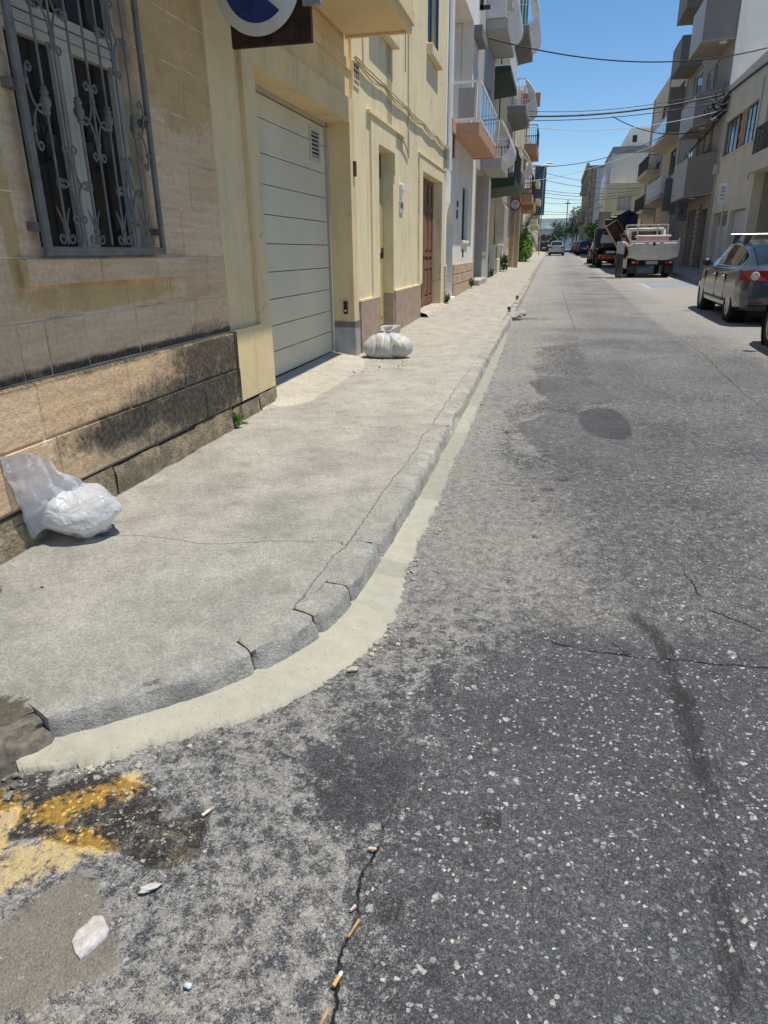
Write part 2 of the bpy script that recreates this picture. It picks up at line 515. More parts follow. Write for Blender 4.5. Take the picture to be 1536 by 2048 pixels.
        d = linesdf(x, y, c) + (fbm(x * 9, y * 9, 3, 77) - .5) * .05 * np.minimum(1, y / 3)
        crack = np.where(np.abs(d) < np.abs(crack), d, crack)
    z = z - .008 * np.exp(-(crack / .02) ** 2)
    ny, nx = Xg.shape
    idx = np.arange(ny * nx).reshape(ny, nx)
    fs = np.stack([idx[:-1, :-1], idx[:-1, 1:], idx[1:, 1:], idx[1:, :-1]], -1).reshape(-1, 4)
    me = bpy.data.meshes.new('road')
    me.vertices.add(len(x)); me.vertices.foreach_set('co', np.stack([x, y, z], -1).astype(np.float32).ravel())
    me.loops.add(fs.size); me.loops.foreach_set('vertex_index', fs.ravel().astype(np.int32))
    me.polygons.add(len(fs)); me.polygons.foreach_set('loop_start', np.arange(0, fs.size, 4, dtype=np.int32))
    me.polygons.foreach_set('use_smooth', np.ones(len(fs), bool))
    me.update(calc_edges=True)
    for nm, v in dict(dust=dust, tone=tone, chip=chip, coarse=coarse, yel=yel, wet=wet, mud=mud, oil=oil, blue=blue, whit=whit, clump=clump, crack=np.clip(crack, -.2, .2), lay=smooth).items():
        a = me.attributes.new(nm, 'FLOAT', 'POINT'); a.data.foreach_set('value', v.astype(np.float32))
    return me

def asphalt():
    m = NT('asphalt')
    A = {k: m.attr(k) for k in ('dust', 'tone', 'chip', 'coarse', 'yel', 'wet', 'mud', 'oil', 'blue', 'whit', 'crack', 'lay', 'clump')}
    n_big = m.noise(1.1, 4); n_cl = m.noise(19, 4, .62); n_mid = m.noise(50, 3, .65); n_f = m.noise(230, 2, .6); n_gr = m.noise(95, 2, .7)
    fd, fr, fr2 = m.vor(210)
    cd, cr, cr2 = m.vor(84); bd, br, br2 = m.vor(40); ce = m.vor(84, 'DISTANCE_TO_EDGE'); be = m.vor(40, 'DISTANCE_TO_EDGE')
    # binder with small aggregate
    g = m.ramp(m.math('ADD', m.math('MULTIPLY', fr, .55), m.math('MULTIPLY', m.step(n_f, .25, .75), .45)), [(0.0, .034), (.45, .066), (.75, .102), (1.0, .20)])
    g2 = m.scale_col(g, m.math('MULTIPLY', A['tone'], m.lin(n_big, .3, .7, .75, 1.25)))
    base = m.mix(1.0, g2, (1.04, 1.06, 1.12), 'MULTIPLY')
    # pale stones: two sizes
    th = m.math('MULTIPLY_ADD', A['chip'], -.30, 1.0)
    c1 = m.math('MULTIPLY', m.step(m.math('SUBTRACT', m.math('ADD', ce, m.math('MULTIPLY', m.math('SUBTRACT', n_f, .5), .10)), m.math('MULTIPLY', cr2, .13)), .06, .09), m.step(cr, th, m.math('ADD', th, .01)))
    th2 = m.math('MULTIPLY_ADD', A['chip'], -.10, 1.0)
    c2 = m.math('MULTIPLY', m.step(m.math('SUBTRACT', m.math('ADD', be, m.math('MULTIPLY', m.math('SUBTRACT', n_f, .5), .10)), m.math('MULTIPLY', br2, .16)), .12, .15), m.step(br, th2, m.math('ADD', th2, .01)))
    stone = m.math('MAXIMUM', c1, c2)
    c3 = m.math('MULTIPLY', m.step(fd, .42, .30), m.step(fr2, .93, .95))
    base = m.mix(m.math('MULTIPLY', c3, .8), base, (.24, .235, .225))
    scol = m.mix(m.step(cr2, .86, 1.0, 0.0, .7), m.scale_col((.33, .335, .335), m.lin(cr2, 0, 1, .40, 1.5)), (.55, .44, .28))
    # dust film lying in the low places, clumped; wears through over stone tops
    dn = m.math('ADD', m.math('MULTIPLY', m.math('SUBTRACT', n_cl, .5), 1.25), m.math('MULTIPLY', m.math('SUBTRACT', n_mid, .5), .75))
    dn = m.math('MULTIPLY', dn, A['clump'])
    dn = m.math('ADD', dn, m.math('MULTIPLY', m.math('SUBTRACT', fd, .45), .45))
    dn = m.math('ADD', dn, m.math('MULTIPLY', m.math('SUBTRACT', n_f, .5), .8))
    dd = m.step(m.math('ADD', A['dust'], dn), .34, .74)
    dustc = m.mix(m.step(n_big, .4, .65), (.272, .263, .245), (.30, .275, .24))
    dustc = m.scale_col(dustc, m.lin(m.math('ADD', n_f, m.math('MULTIPLY', fr, .5)), .4, 1.1, .72, 1.18))
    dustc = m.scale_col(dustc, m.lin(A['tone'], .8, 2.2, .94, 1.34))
    c = m.mix(m.math('MULTIPLY', dd, .92), base, dustc)
    c = m.mix(m.math('MULTIPLY', stone, m.math('SUBTRACT', 1.0, m.math('MULTIPLY', dd, .55))), c, scol)
    c = m.scale_col(c, m.lin(n_gr, .25, .75, .70, 1.30))
    c = m.scale_col(c, m.lin(n_mid, .25, .75, .80, 1.20))
    c = m.scale_col(c, m.lin(n_cl, .25, .75, .84, 1.16))
    # dried mud film
    mf = m.step(m.math('ADD', A['mud'], m.math('MULTIPLY', m.math('SUBTRACT', n_cl, .5), 1.1)), .35, .75)
    c = m.mix(m.math('MULTIPLY', mf, .85), c, m.scale_col((.20, .18, .145), m.lin(n_f, .3, .7, .75, 1.2)))
    # faded yellow paint
    yf = m.step(m.math('ADD', A['yel'], m.math('ADD', m.math('MULTIPLY', m.math('SUBTRACT', n_mid, .5), 2.2), m.math('MULTIPLY', m.math('SUBTRACT', n_cl, .5), 1.5))), .36, 1.05)
    c = m.mix(m.math('MULTIPLY', yf, .8), c, m.mix(A['wet'], (.55, .42, .20), (.95, .60, .10)))
    bf = m.step(m.math('ADD', A['blue'], m.math('MULTIPLY', m.math('SUBTRACT', n_cl, .5), 1.2)), .4, .8)
    c = m.mix(m.math('MULTIPLY', bf, .42), c, (.16, .26, .36))
    wf = m.step(m.math('ADD', A['whit'], m.math('MULTIPLY', m.math('SUBTRACT', n_cl, .5), 1.2)), .4, .8)
    c = m.mix(m.math('MULTIPLY', wf, .7), c, (.55, .55, .53))
    # oil, rubber
    streak = m.noise(1.0, 4, .65, m.vscale(m.P, (75, 9, 1)))
    of = m.step(m.math('ADD', A['oil'], m.math('ADD', m.math('MULTIPLY', m.math('SUBTRACT', n_mid, .5), 1.1), m.math('MULTIPLY', m.math('SUBTRACT', streak, .5), 2.6))), .35, 1.05)
    c = m.mix(m.math('MULTIPLY', of, .66), c, (.018, .017, .016))
    # coarse ravelled spots: dark pits
    pit = m.math('MULTIPLY', A['coarse'], m.step(n_mid, .52, .40))
    c = m.mix(m.math('MULTIPLY', pit, .85), c, (.03, .03, .03))
    # cracks
    cw = m.math('ABSOLUTE', m.math('ADD', A['crack'], m.math('MULTIPLY', m.math('SUBTRACT', n_mid, .5), .022)))
    cf = m.math('MULTIPLY', m.step(cw, .0075, .0025), m.step(n_cl, .36, .50))
    c = m.mix(cf, c, (.012, .011, .01))
    # damp
    wt = m.math('MULTIPLY', m.step(m.math('ADD', A['wet'], m.math('MULTIPLY', m.math('SUBTRACT', n_mid, .5), 1.1)), .35, .7), m.lin(stone, 0, 1, 1.0, .35))
    c = m.mix(wt, c, m.mix(1.0, c, (.42, .385, .33), 'MULTIPLY'))
    rough = m.lin(wt, 0, 1, .88, .5)
    # relief
    h = m.math('ADD', m.math('MULTIPLY', m.math('SUBTRACT', .6, fd), .55), m.math('MULTIPLY', n_mid, 1.1))
    h = m.math('ADD', h, m.math('MULTIPLY', n_cl, m.math('MULTIPLY_ADD', A['lay'], -1.6, 2.4)))
    h = m.math('ADD', h, m.math('MULTIPLY', n_gr, .9))
    return m.out(c, rough, m.bump(h, .9, .007), 0, .3)

def concrete(name, base, warm, speck=.5, wetattr=False, dark=.25, bstr=.5, ramp_y=True):
    m = NT(name)
    n0 = m.noise(.7, 3); n1 = m.noise(3.2, 5, .6); n2 = m.noise(26, 4, .62); n3 = m.noise(120, 3, .7)
    y = m.xyz()[1]
    b = m.mix(m.step(m.math('ADD', y, m.math('MULTIPLY', n1, 4.0)), 3.5, 9.0), base, warm) if ramp_y else m.mix(m.step(n0, .4, .6), base, warm)
    b = m.scale_col(b, m.lin(n1, .3, .7, 1 - dark, 1 + dark * .6))
    b = m.scale_col(b, m.lin(n2, .25, .75, .86, 1.12))
    b = m.scale_col(b, m.lin(n3, .25, .75, .66, 1.28))
    b = m.scale_col(b, m.lin(m.noise(62, 2, .7), .25, .75, .80, 1.18))
    stain = m.math('MULTIPLY', m.step(m.noise(5.5, 6, .7), .50, .70), .50)
    b = m.mix(stain, b, m.scale_col(base, .55))
    vd, vr, vr2 = m.vor(115)
    sp = m.math('MULTIPLY', m.step(m.math('ADD', vd, m.math('MULTIPLY', n3, .5)), .66, .46), m.step(vr, 1 - .34 * speck, 1 - .30 * speck))
    sp = m.math('MULTIPLY', sp, m.step(n1, .34, .55))
    b = m.mix(sp, b, m.scale_col((.56, .535, .48), m.lin(vr2, 0, 1, .7, 1.25)))
    pk = m.math('MULTIPLY', m.step(vd, .30, .22), m.step(vr2, .93, .95))
    b = m.mix(m.math('MULTIPLY', pk, .8), b, (.06, .055, .048))
    rough = .9
    if wetattr:
        w = m.step(m.math('ADD', m.attr('wet'), m.math('MULTIPLY', m.math('SUBTRACT', n2, .5), .9)), .42, .62)
        b = m.mix(w, b, m.mix(1.0, b, (.34, .30, .25), 'MULTIPLY'))
        ck = m.math('ABSOLUTE', m.math('ADD', m.attr('crack'), m.math('MULTIPLY', m.math('SUBTRACT', n2, .5), .03)))
        b = m.mix(m.math('MULTIPLY', m.step(ck, .0065, .001), m.step(n1, .36, .52, .15, .8)), b, (.10, .09, .075))
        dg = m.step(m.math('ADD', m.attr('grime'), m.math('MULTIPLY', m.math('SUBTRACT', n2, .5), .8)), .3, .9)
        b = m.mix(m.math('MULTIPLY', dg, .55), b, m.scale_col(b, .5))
        rough = m.lin(w, 0, 1, .9, .5)
    h = m.math('ADD', m.math('MULTIPLY', n2, 1.2), m.math('MULTIPLY', n3, .45))
    h = m.math('ADD', h, m.math('MULTIPLY', sp, .25))
    return m.out(b, rough, m.bump(h, bstr, .009), 0, .3)

M_earth = paint('earth', (.22, .19, .14), .95, .3, .3)
g = MB(); g.quad((-900, -900, -1.2), (900, -900, -1.2), (900, 1500, -1.2), (-900, 1500, -1.2))
o = g.build('ground', M_earth); o['kind'] = 'structure'
# the land beyond the houses, following the gentle rise of the street
g = MB(); g.add([(-300, -200, R(-200) - .25), (300, -200, R(-200) - .25), (300, 150, R(150) - .25), (-300, 150, R(150) - .25), (300, 900, 1.6), (-300, 900, 1.6)], [(0, 1, 2, 3), (3, 2, 4, 5)])
o = g.build('terrain', M_earth); o['kind'] = 'structure'
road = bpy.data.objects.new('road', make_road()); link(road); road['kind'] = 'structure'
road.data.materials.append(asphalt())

# fresh cement screed in the gutter, ragged towards the road
Q, S = resample(KFOOT, .05)
def foot_at(s):
    return np.array([np.interp(s, S, Q[:, 0]), np.interp(s, S, Q[:, 1])])
def tang_at(s):
    d = foot_at(s + .02) - foot_at(s - .02)
    return d / np.hypot(*d)
s_start = float(S[np.argmin(np.hypot(Q[:, 0] + 1.508, Q[:, 1] - 1.377))])
s_end = float(S[np.argmin(np.abs(Q[:, 1] - 12.6))])
GQ, GS = resample(GOUT, .02)
def make_gutter():
    n = 1500; m = 13
    ts = np.linspace(0, 1, n) ** 1.35
    vs = []; at = []; ragged = []
    for i, t in enumerate(ts):
        s = s_start + t * (s_end - s_start)
        f = foot_at(s); tg = tang_at(s); nr = np.array([tg[1], -tg[0]])
        # outer point: nearest of outer polyline along the normal
        d = GQ - f; al = d @ tg; pe = d @ nr
        k = np.argmin(np.abs(al) + (pe < 0) * 5)
        w = max(.03, pe[k])
        sc_ = max(1.0, s / 3)
        rag = (fbm(np.array([s * 9.0]), np.array([0.3]), 4, 5)[0] - .5) * .05 + (fbm(np.array([s * 42.0]), np.array([2.3]), 4, 8)[0] - .5) * .045
        w = max(.02, w + rag)
        if t > .97: w *= (1 - t) / .03 + .05
        if t < .012: w *= t / .012 * .7 + .3
        ragged.append((f + nr * w, s))
        for j in range(m):
            q = j / (m - 1)
            p = f - nr * .02 + nr * (w + .02) * q
            e = min(1, (1 - q) * w / .02)
            un = (fbm(np.array([p[0] * 5]), np.array([p[1] * 5]), 3, 2)[0] - .5) * .006
            z = R(p[1]) + .020 * (1 - q) ** 1.3 + .0155 * min(1, e + .7) + un * (.3 + .7 * e) - (.012 if j == m - 1 else 0) - .006 * (p[1] > 2)
            vs.append((p[0], p[1], z))
    fs = [(i * m + j, i * m + j + 1, (i + 1) * m + j + 1, (i + 1) * m + j) for i in range(n - 1) for j in range(m - 1)]
    return vs, fs, ragged
gv, gf, ragged = make_gutter()
mg = NT('fresh_cement')
ny = mg.xyz()[1]
nA = mg.noise(2.2, 5); nB = mg.noise(14, 4); nC = mg.noise(160, 3)
tone = mg.mix(mg.step(nA, .40, .6), (.40, .372, .292), (.372, .36, .29))
pour = mg.math('MULTIPLY', mg.step(ny, 3.92, 3.96), 1.0)
pour2 = mg.math('SUBTRACT', pour, mg.math('MULTIPLY', mg.math('MULTIPLY', mg.step(ny, 5.55, 5.6), mg.step(ny, 6.62, 6.58)), .8))
band = mg.math('MULTIPLY', mg.step(ny, 2.86, 2.875), mg.step(ny, 3.04, 3.02))
tone = mg.mix(mg.math('MULTIPLY', mg.math('MAXIMUM', pour2, mg.math('MULTIPLY', band, .9)), .75), tone, (.285, .275, .222))
tone = mg.scale_col(tone, mg.lin(nB, .3, .7, .90, 1.06))
tone = mg.scale_col(tone, mg.lin(nC, .25, .75, .90, 1.08))
grit = mg.math('MULTIPLY', mg.step(mg.noise(4.5, 6, .72), .52, .70), .35)
tone = mg.mix(grit, tone, (.27, .245, .19))
gd_, gr1, gr2_ = mg.vor(150)
tone = mg.mix(mg.math('MULTIPLY', mg.step(gd_, .34, .24), mg.step(gr1, .955, .965)), tone, (.09, .08, .065))
trow = mg.noise(1.0, 3, vec=mg.vscale(mg.P, (14, 60, 1)))
damp = mg.math('MULTIPLY', mg.step(mg.math('ADD', ny, mg.math('MULTIPLY', nB, .25)), 1.60, 1.50), .35)
tone = mg.mix(damp, tone, (.22, .21, .16))
M_cement = mg.out(tone, mg.lin(nA, .3, .7, .62, .85), mg.bump(mg.math('ADD', mg.math('MULTIPLY', nB, .8), mg.math('ADD', mg.math('MULTIPLY', nC, .25), mg.math('MULTIPLY', trow, .9))), .45, .005), 0, .3)
b = MB(); b.add(gv, gf)
gut = b.build('gutter', M_cement, None, 'all'); gut['kind'] = 'structure'

M_kerb = concrete('kerb_concrete', (.325, .312, .278), (.39, .366, .315), .45, False, .30, 1.0)
M_pave = concrete('pavement_concrete', (.315, .304, .270), (.41, .382, .325), .8, True, .20, 1.0)
M_dirt = paint('joint_dirt', (.055, .048, .038), .95, .4, 20, .6, 90)
kerb = struct('kerb')
KP = [(0.006, 0.0), (-.006, .045), (-.014, .082), (-.021, .102), (-.034, .114), (-.055, .1185), (-.085, .120), (-.13, .121), (-.19, .112)]
def kerb_stone(s0, s1, seed, chipped=0.0, h=1.0, step=.03, squash=0.0, sink=0.0):
    n = max(3, int((s1 - s0) / step))
    b = MB(); m = len(KP); vs = []
    for i in range(n + 1):
        q = i / n
        s = s0 + (s1 - s0) * q
        f = foot_at(s); tg = tang_at(s); nr = np.array([tg[1], -tg[0]])
        for j, (d, z) in enumerate(KP):
            e = min(q, 1 - q) * (s1 - s0)
            rn = mnoise.fractal(Vector((f[0] * 6 + seed * 5.1, f[1] * 6, j * .5)), 1, 2, 4) * .006 + mnoise.noise(Vector((f[0] * 30, f[1] * 30, j * 1.4 + seed))) * .005 + (mnoise.noise(Vector((f[0] * 16, f[1] * 16, seed + .5))) * .008 if 2 <= j <= 4 else 0)
            erode = chipped * max(0, mnoise.noise(Vector((s * 9.5, j * .35, seed * 9.7))) - .18) * (.11 if 2 <= j <= 5 else .03)
            endr = .018 * max(0, 1 - e / .020)
            dd = d + rn * (1 if j < m - 1 else .2) - erode - endr * (1 if j < 4 else .4)
            zz = z * h + rn * .45 * (j > 0) - erode * .7 * (j > 1) - endr * .6 * (j > 1) + sink
            p = f + nr * dd
            vs.append((p[0], p[1], R(f[1]) + zz))
    fs = [(i * m + j, (i + 1) * m + j, (i + 1) * m + j + 1, i * m + j + 1) for i in range(n) for j in range(m - 1)]
    # closed ends
    for i, rev in ((0, False), (n, True)):
        base0 = len(vs)
        a = vs[i * m]; c = vs[i * m + m - 1]
        vs.append((c[0], c[1], a[2] - .02))
        ring = [i * m + j for j in range(m)] + [base0]
        fs.append(tuple(ring if rev else ring[::-1]))
    b.add(vs, fs)
    return b.build('kerb_stone', M_kerb, kerb, True)
def s_of(x, y):
    return float(S[np.argmin(np.hypot(Q[:, 0] - x, Q[:, 1] - y))])
joints = [s_of(-1.45, 1.48), s_of(-.96, 1.97), s_of(-.82, 2.27), s_of(-.765, 2.57), s_of(-.745, 3.03), s_of(-.725, 3.86), s_of(-.72, 4.9), s_of(-.73, 5.95), s_of(-.735, 7.0), s_of(-.74, 8.1), s_of(-.745, 9.3), s_of(-.75, 10.5), s_of(-.755, 11.9), s_of(-.765, 13.2)]
chips = [.55, .6, .9, .25, .3, .3, .55, .3, .5, .3, .5, .9, .8]
for i in range(len(joints) - 1):
    kerb_stone(joints[i] + .0025, joints[i + 1] - .0035, i, chips[i], .985 if i < 3 else 1.0, .016, 0, 0)
# worn run of kerb stones further up, one at a time
s = joints[-1]
k = 20
while s < S[-1] - 2 and foot_at(s)[1] < 100:
    L = rnd.uniform(.7, 1.15) * (1 if foot_at(s)[1] < 45 else 3)
    if not (14.4 < foot_at(s)[1] < 15.0):
        kerb_stone(s + .012, s + L - .012, k, rnd.choice([.3, .9, 1.6]), rnd.uniform(.75, 1.05), .09 if foot_at(s)[1] < 30 else .3)
    s += L; k += 1
# sunken broken end of the kerb by the side street
for a, bb, sd in ((s_of(-1.85, 1.05), s_of(-1.45, 1.48), 61), (s_of(-2.3, .62), s_of(-1.86, 1.04), 62), (s_of(-3.2, -.1), s_of(-2.31, .61), 63)):
    o = kerb_stone(a, bb + .012, sd, .6, .74, .012)
    o.data.materials[0] = paint('damp_kerb', (.135, .12, .095), .85, .5, 30, 1.0, 70)

def make_pavement():
    ss_ = []
    s = 0.0
    while s < S[-1] - .1:
        ss_.append(s); s += .05 if foot_at(s)[1] < 7 else max(.06, .012 * foot_at(s)[1])
    m = 46
    V = []; wet = []; crk = []; gr = []
    sref = s_of(-.735, 3.3)
    for s in ss_:
        f = foot_at(s); tg = tang_at(s); nr = np.array([tg[1], -tg[0]])
        B = f - nr * (.128 + .010 * (fbm(np.array([s * 6.0]), np.array([1.7]), 3, 19)[0] - .5))
        if f[1] >= 3.3: yw = f[1]
        else: yw = 3.3 - (sref - s) * 1.05
        Wp = np.array([-2.60, yw])
        for j in range(m):
            q = j / (m - 1)
            p = B + (Wp - B) * q
            zk = R(f[1]) + .1165 + .0085 * min(1, max(0, (f[1] - 2.0) / .6)) - (.018 * (1 - q) if f[1] < 1.52 else 0)
            z = zk + (zw(p[1]) - zk) * q + (fbm(np.array([p[0] * 2.1]), np.array([p[1] * 2.1]), 3, 4)[0] - .5) * .010
            # the slab edge has a low moulded lip behind the kerb
            z += (-.007 if j == 0 else 0) - .003 * math.exp(-((q * 1.7 - .05) / .012) ** 2)
            V.append((p[0], p[1], z))
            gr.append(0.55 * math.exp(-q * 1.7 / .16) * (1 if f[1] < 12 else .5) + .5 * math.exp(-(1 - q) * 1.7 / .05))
    V = np.array(V)
    x, y = V[:, 0], V[:, 1]
    nn = fbm(x * 8, y * 8, 3, 12)
    wet = ss(polysdf(x, y, [(-2.7, 2.3), (-2.33, 2.28), (-2.18, 2.0), (-1.80, 1.68), (-1.66, 1.55), (-1.52, 1.52), (-1.40, 1.55), (-1.3, 1.3), (-2.0, .6), (-2.8, .2)]) + (nn - .5) * .22, -.05, .05)
    crk = np.full(x.shape, 9.0)
    for c in ([(-2.5, 5.3), (-1.62, 5.51), (-.9, 5.72)], [(-2.45, 2.80), (-1.9, 2.84), (-1.62, 2.82), (-1.24, 2.92), (-.9, 3.0)], [(-2.5, 10.6), (-.8, 10.9)], [(-2.5, 13.0), (-.8, 13.1)], [(-2.5, 16.3), (-.8, 16.5)], [(-2.5, 20), (-.8, 20.2)], [(-2.5, 24), (-.9, 24.2)],
              [(-1.36, 1.60), (-1.26, 1.72), (-1.12, 1.88), (-1.02, 2.04), (-.96, 2.22), (-.93, 2.5), (-.905, 3.0), (-.89, 4.0), (-.885, 5.5), (-.89, 8)]):
        d = linesdf(x, y, c) + (fbm(x * 5, y * 5, 3, 41) - .5) * .06
        crk = np.where(np.abs(d) < np.abs(crk), d, crk)
    n = len(ss_)
    fs = [(i * m + j, i * m + j + 1, (i + 1) * m + j + 1, (i + 1) * m + j) for i in range(n - 1) for j in range(m - 1)]
    b = MB(); b.add(V.tolist(), fs)
    o = b.build('pavement', M_pave, None, 'all')
    me = o.data
    for nm, v in dict(wet=wet, crack=np.clip(crk, -.2, .2), grime=np.array(gr)).items():
        a = me.attributes.new(nm, 'FLOAT', 'POINT'); a.data.foreach_set('value', np.asarray(v, np.float32))
    o['kind'] = 'structure'
    return o
make_pavement()

# right-hand pavement and kerb
b = MB()
rx = [(-6, 5.15, 7.2), (66, 5.15, 7.2), (66.01, 4.15, 7.2), (150, 4.0, 7.2)]
vs = []
for (y, a, c) in rx:
    vs += [(a, y, R(y) - .05), (a, y, R(y) + .125), (c, y, R(y) + .16)]
fs = []
for i in range(3):
    for j in range(2):
        fs.append((i * 3 + j, i * 3 + j + 1, (i + 1) * 3 + j + 1, (i + 1) * 3 + j))
b.add(vs, fs)
o = b.build('right_pavement', concrete('pavement_concrete_far', (.34, .32, .29), (.36, .34, .3), .4, False, .2, .4)); o['kind'] = 'structure'
# ------------------------------------------------------------------ wall helper: facade with real openings
def facade(x, y0, y1, z0, z1, holes=(), d=.25, sgn=1):
    """front plane at x facing +X (sgn=1) or -X (sgn=-1); holes (y0,y1,z0,z1) with reveals of depth d"""
    ys = sorted({y0, y1, *[h[0] for h in holes], *[h[1] for h in holes]})
    zs = sorted({z0, z1, *[h[2] for h in holes], *[h[3] for h in holes]})
    b = MB(); xb = x - sgn * d
    for i in range(len(ys) - 1):
        for j in range(len(zs) - 1):
            cy = (ys[i] + ys[i + 1]) / 2; cz = (zs[j] + zs[j + 1]) / 2
            if any(h[0] < cy < h[1] and h[2] < cz < h[3] for h in holes): continue
            b.quad((x, ys[i], zs[j]), (x, ys[i + 1], zs[j]), (x, ys[i + 1], zs[j + 1]), (x, ys[i], zs[j + 1]))
            b.quad((xb, ys[i], zs[j]), (xb, ys[i], zs[j + 1]), (xb, ys[i + 1], zs[j + 1]), (xb, ys[i + 1], zs[j]))
    for h in holes:
        a, c, e, f = h
        for p, q in (((a, e), (a, f)), ((a, f), (c, f)), ((c, f), (c, e)), ((c, e), (a, e))):
            b.quad((x, *p), (x, *q), (xb, *q), (xb, *p))
    for p, q in (((y0, z0), (y0, z1)), ((y0, z1), (y1, z1)), ((y1, z1), (y1, z0)), ((y1, z0), (y0, z0))):
        b.quad((x, *p), (x, *q), (xb, *q), (xb, *p))
    return b
def body(root, mat, x0, x1, y0, y1, z0, z1, name='side_wall'):
    return MB().box(x0, x1, y0, y1, z0, z1).build(name, mat, root)

M_grey_alu = paint('grey_aluminium', (.52, .475, .37), .45, .08, 3, .05, 50, .0, .5, .1)
M_iron = paint('grey_painted_iron', (.165, .155, .135), .55, .25, 18, .35, 120, 0, .5, .35, (.10, .065, .04))
M_darkglass = glass('dark_window_glass', (.012, .013, .015), .08)
M_blackiron = paint('black_iron', (.03, .03, .032), .5, .3, 12, .2, 90)
M_white = paint('white_paint', (.74, .74, .73), .6, .08, 2, .12, 60, 0, .35, .18)
M_mortar = paint('lime_mortar', (.66, .52, .36), .95, .35, 5, .8, 45, 0, .2, .25)

# --- limestone: pale franka stone, ochre limewash remnants, soot and salt crust on the plinth
def limestone():
    m = NT('limestone')
    X, Y, Z = m.xyz()
    n0 = m.noise(1.5, 6, .6); n1 = m.noise(6, 6, .65); n2 = m.noise(38, 5, .62); n3 = m.noise(170, 3, .6)
    hs = m.noise(1.0, 4, .6, m.vscale(m.P, (5, 1.6, 26)))
    r = m.orand()
    c = m.mix(r, (.70, .48, .275), (.755, .54, .33))
    c = m.mix(m.math('MULTIPLY', m.step(n0, .40, .68), .75), c, (.74, .545, .345))
    smear = m.math('MULTIPLY', m.step(m.math('ADD', m.noise(2.6, 6, .7), m.math('MULTIPLY', m.math('SUBTRACT', hs, .5), .25)), .575, .66), .5)
    c = m.mix(smear, c, (.74, .60, .41))
    grim = m.math('MULTIPLY', m.step(m.noise(1.9, 6, .68, m.vscale(m.P, (1, 1, 1.6))), .50, .70), .32)
    c = m.mix(grim, c, (.36, .265, .165))
    c = m.scale_col(c, m.lin(hs, .3, .7, .88, 1.1))
    c = m.scale_col(c, m.lin(n2, .3, .7, .86, 1.1))
    def ell(cy, cz, ry, rz):
        a = m.math('DIVIDE', m.math('SUBTRACT', Y, cy), ry); b = m.math('DIVIDE', m.math('SUBTRACT', Z, cz), rz)
        return m.math('SQRT', m.math('ADD', m.math('MULTIPLY', a, a), m.math('MULTIPLY', b, b)))
    nn = m.math('ADD', m.math('MULTIPLY', m.math('SUBTRACT', n1, .5), 1.3), m.math('MULTIPLY', m.math('SUBTRACT', n2, .5), .7))
    och = m.math('MINIMUM', m.math('MINIMUM', ell(4.75, 2.75, .55, .52), ell(3.6, 1.30, .75, .075)), ell(2.93, 1.75, .05, .5))
    of = m.step(m.math('ADD', och, m.math('MULTIPLY', nn, .45)), 1.05, .85)
    c = m.mix(m.math('MULTIPLY', of, .62), c, m.scale_col((.55, .355, .12), m.lin(n1, .3, .7, .75, 1.2)))
    gb = m.math('MULTIPLY', m.step(m.math('ADD', ell(4.2, .5, 1.3, .26), m.math('MULTIPLY', nn, .8)), 1.25, .5), .6)
    c = m.mix(gb, c, (.20, .19, .15))
    # grey-black crust, thickest under the ledge at the right-hand end
    st = m.math('MINIMUM', m.math('MINIMUM', ell(4.72, .80, .62, .19), ell(3.60, .56, .55, .11)), m.math('MINIMUM', ell(4.55, .54, .85, .26), ell(3.9, .945, 2.2, .035)))
    sf = m.step(m.math('ADD', st, m.math('MULTIPLY', nn, .8)), 1.45, .55)
    c = m.mix(m.math('MULTIPLY', sf, .90), c, m.mix(m.step(n2, .4, .6), (.022, .021, .019), (.075, .072, .06)))
    flake = m.math('MULTIPLY', m.math('MULTIPLY', sf, m.step(n1, .57, .66)), .6)
    c = m.mix(flake, c, (.30, .26, .17))
    # pale salt bloom low on the wall
    c = m.scale_col(c, m.lin(n3, .25, .75, .82, 1.15))
    h = m.math('ADD', m.math('MULTIPLY', n1, 1.3), m.math('ADD', m.math('MULTIPLY', n2, .8), m.math('MULTIPLY', n3, .35)))
    return m.out(c, .93, m.bump(h, .8, .012), 0, .2)
M_lime = limestone()
m = NT('rough_base_stone')
n1 = m.noise(9, 6, .7); n2 = m.noise(55, 5, .65)
c = m.mix(m.step(n1, .4, .62), (.26, .215, .145), (.42, .335, .215))
c = m.mix(m.math('MULTIPLY', m.step(m.noise(3, 5), .5, .66), .55), c, (.16, .15, .12))
M_base = m.out(m.scale_col(c, m.lin(n2, .3, .7, .7, 1.2)), .95, m.bump(m.math('ADD', m.math('MULTIPLY', n1, 1.5), n2), 1.0, .02), 0, .2)

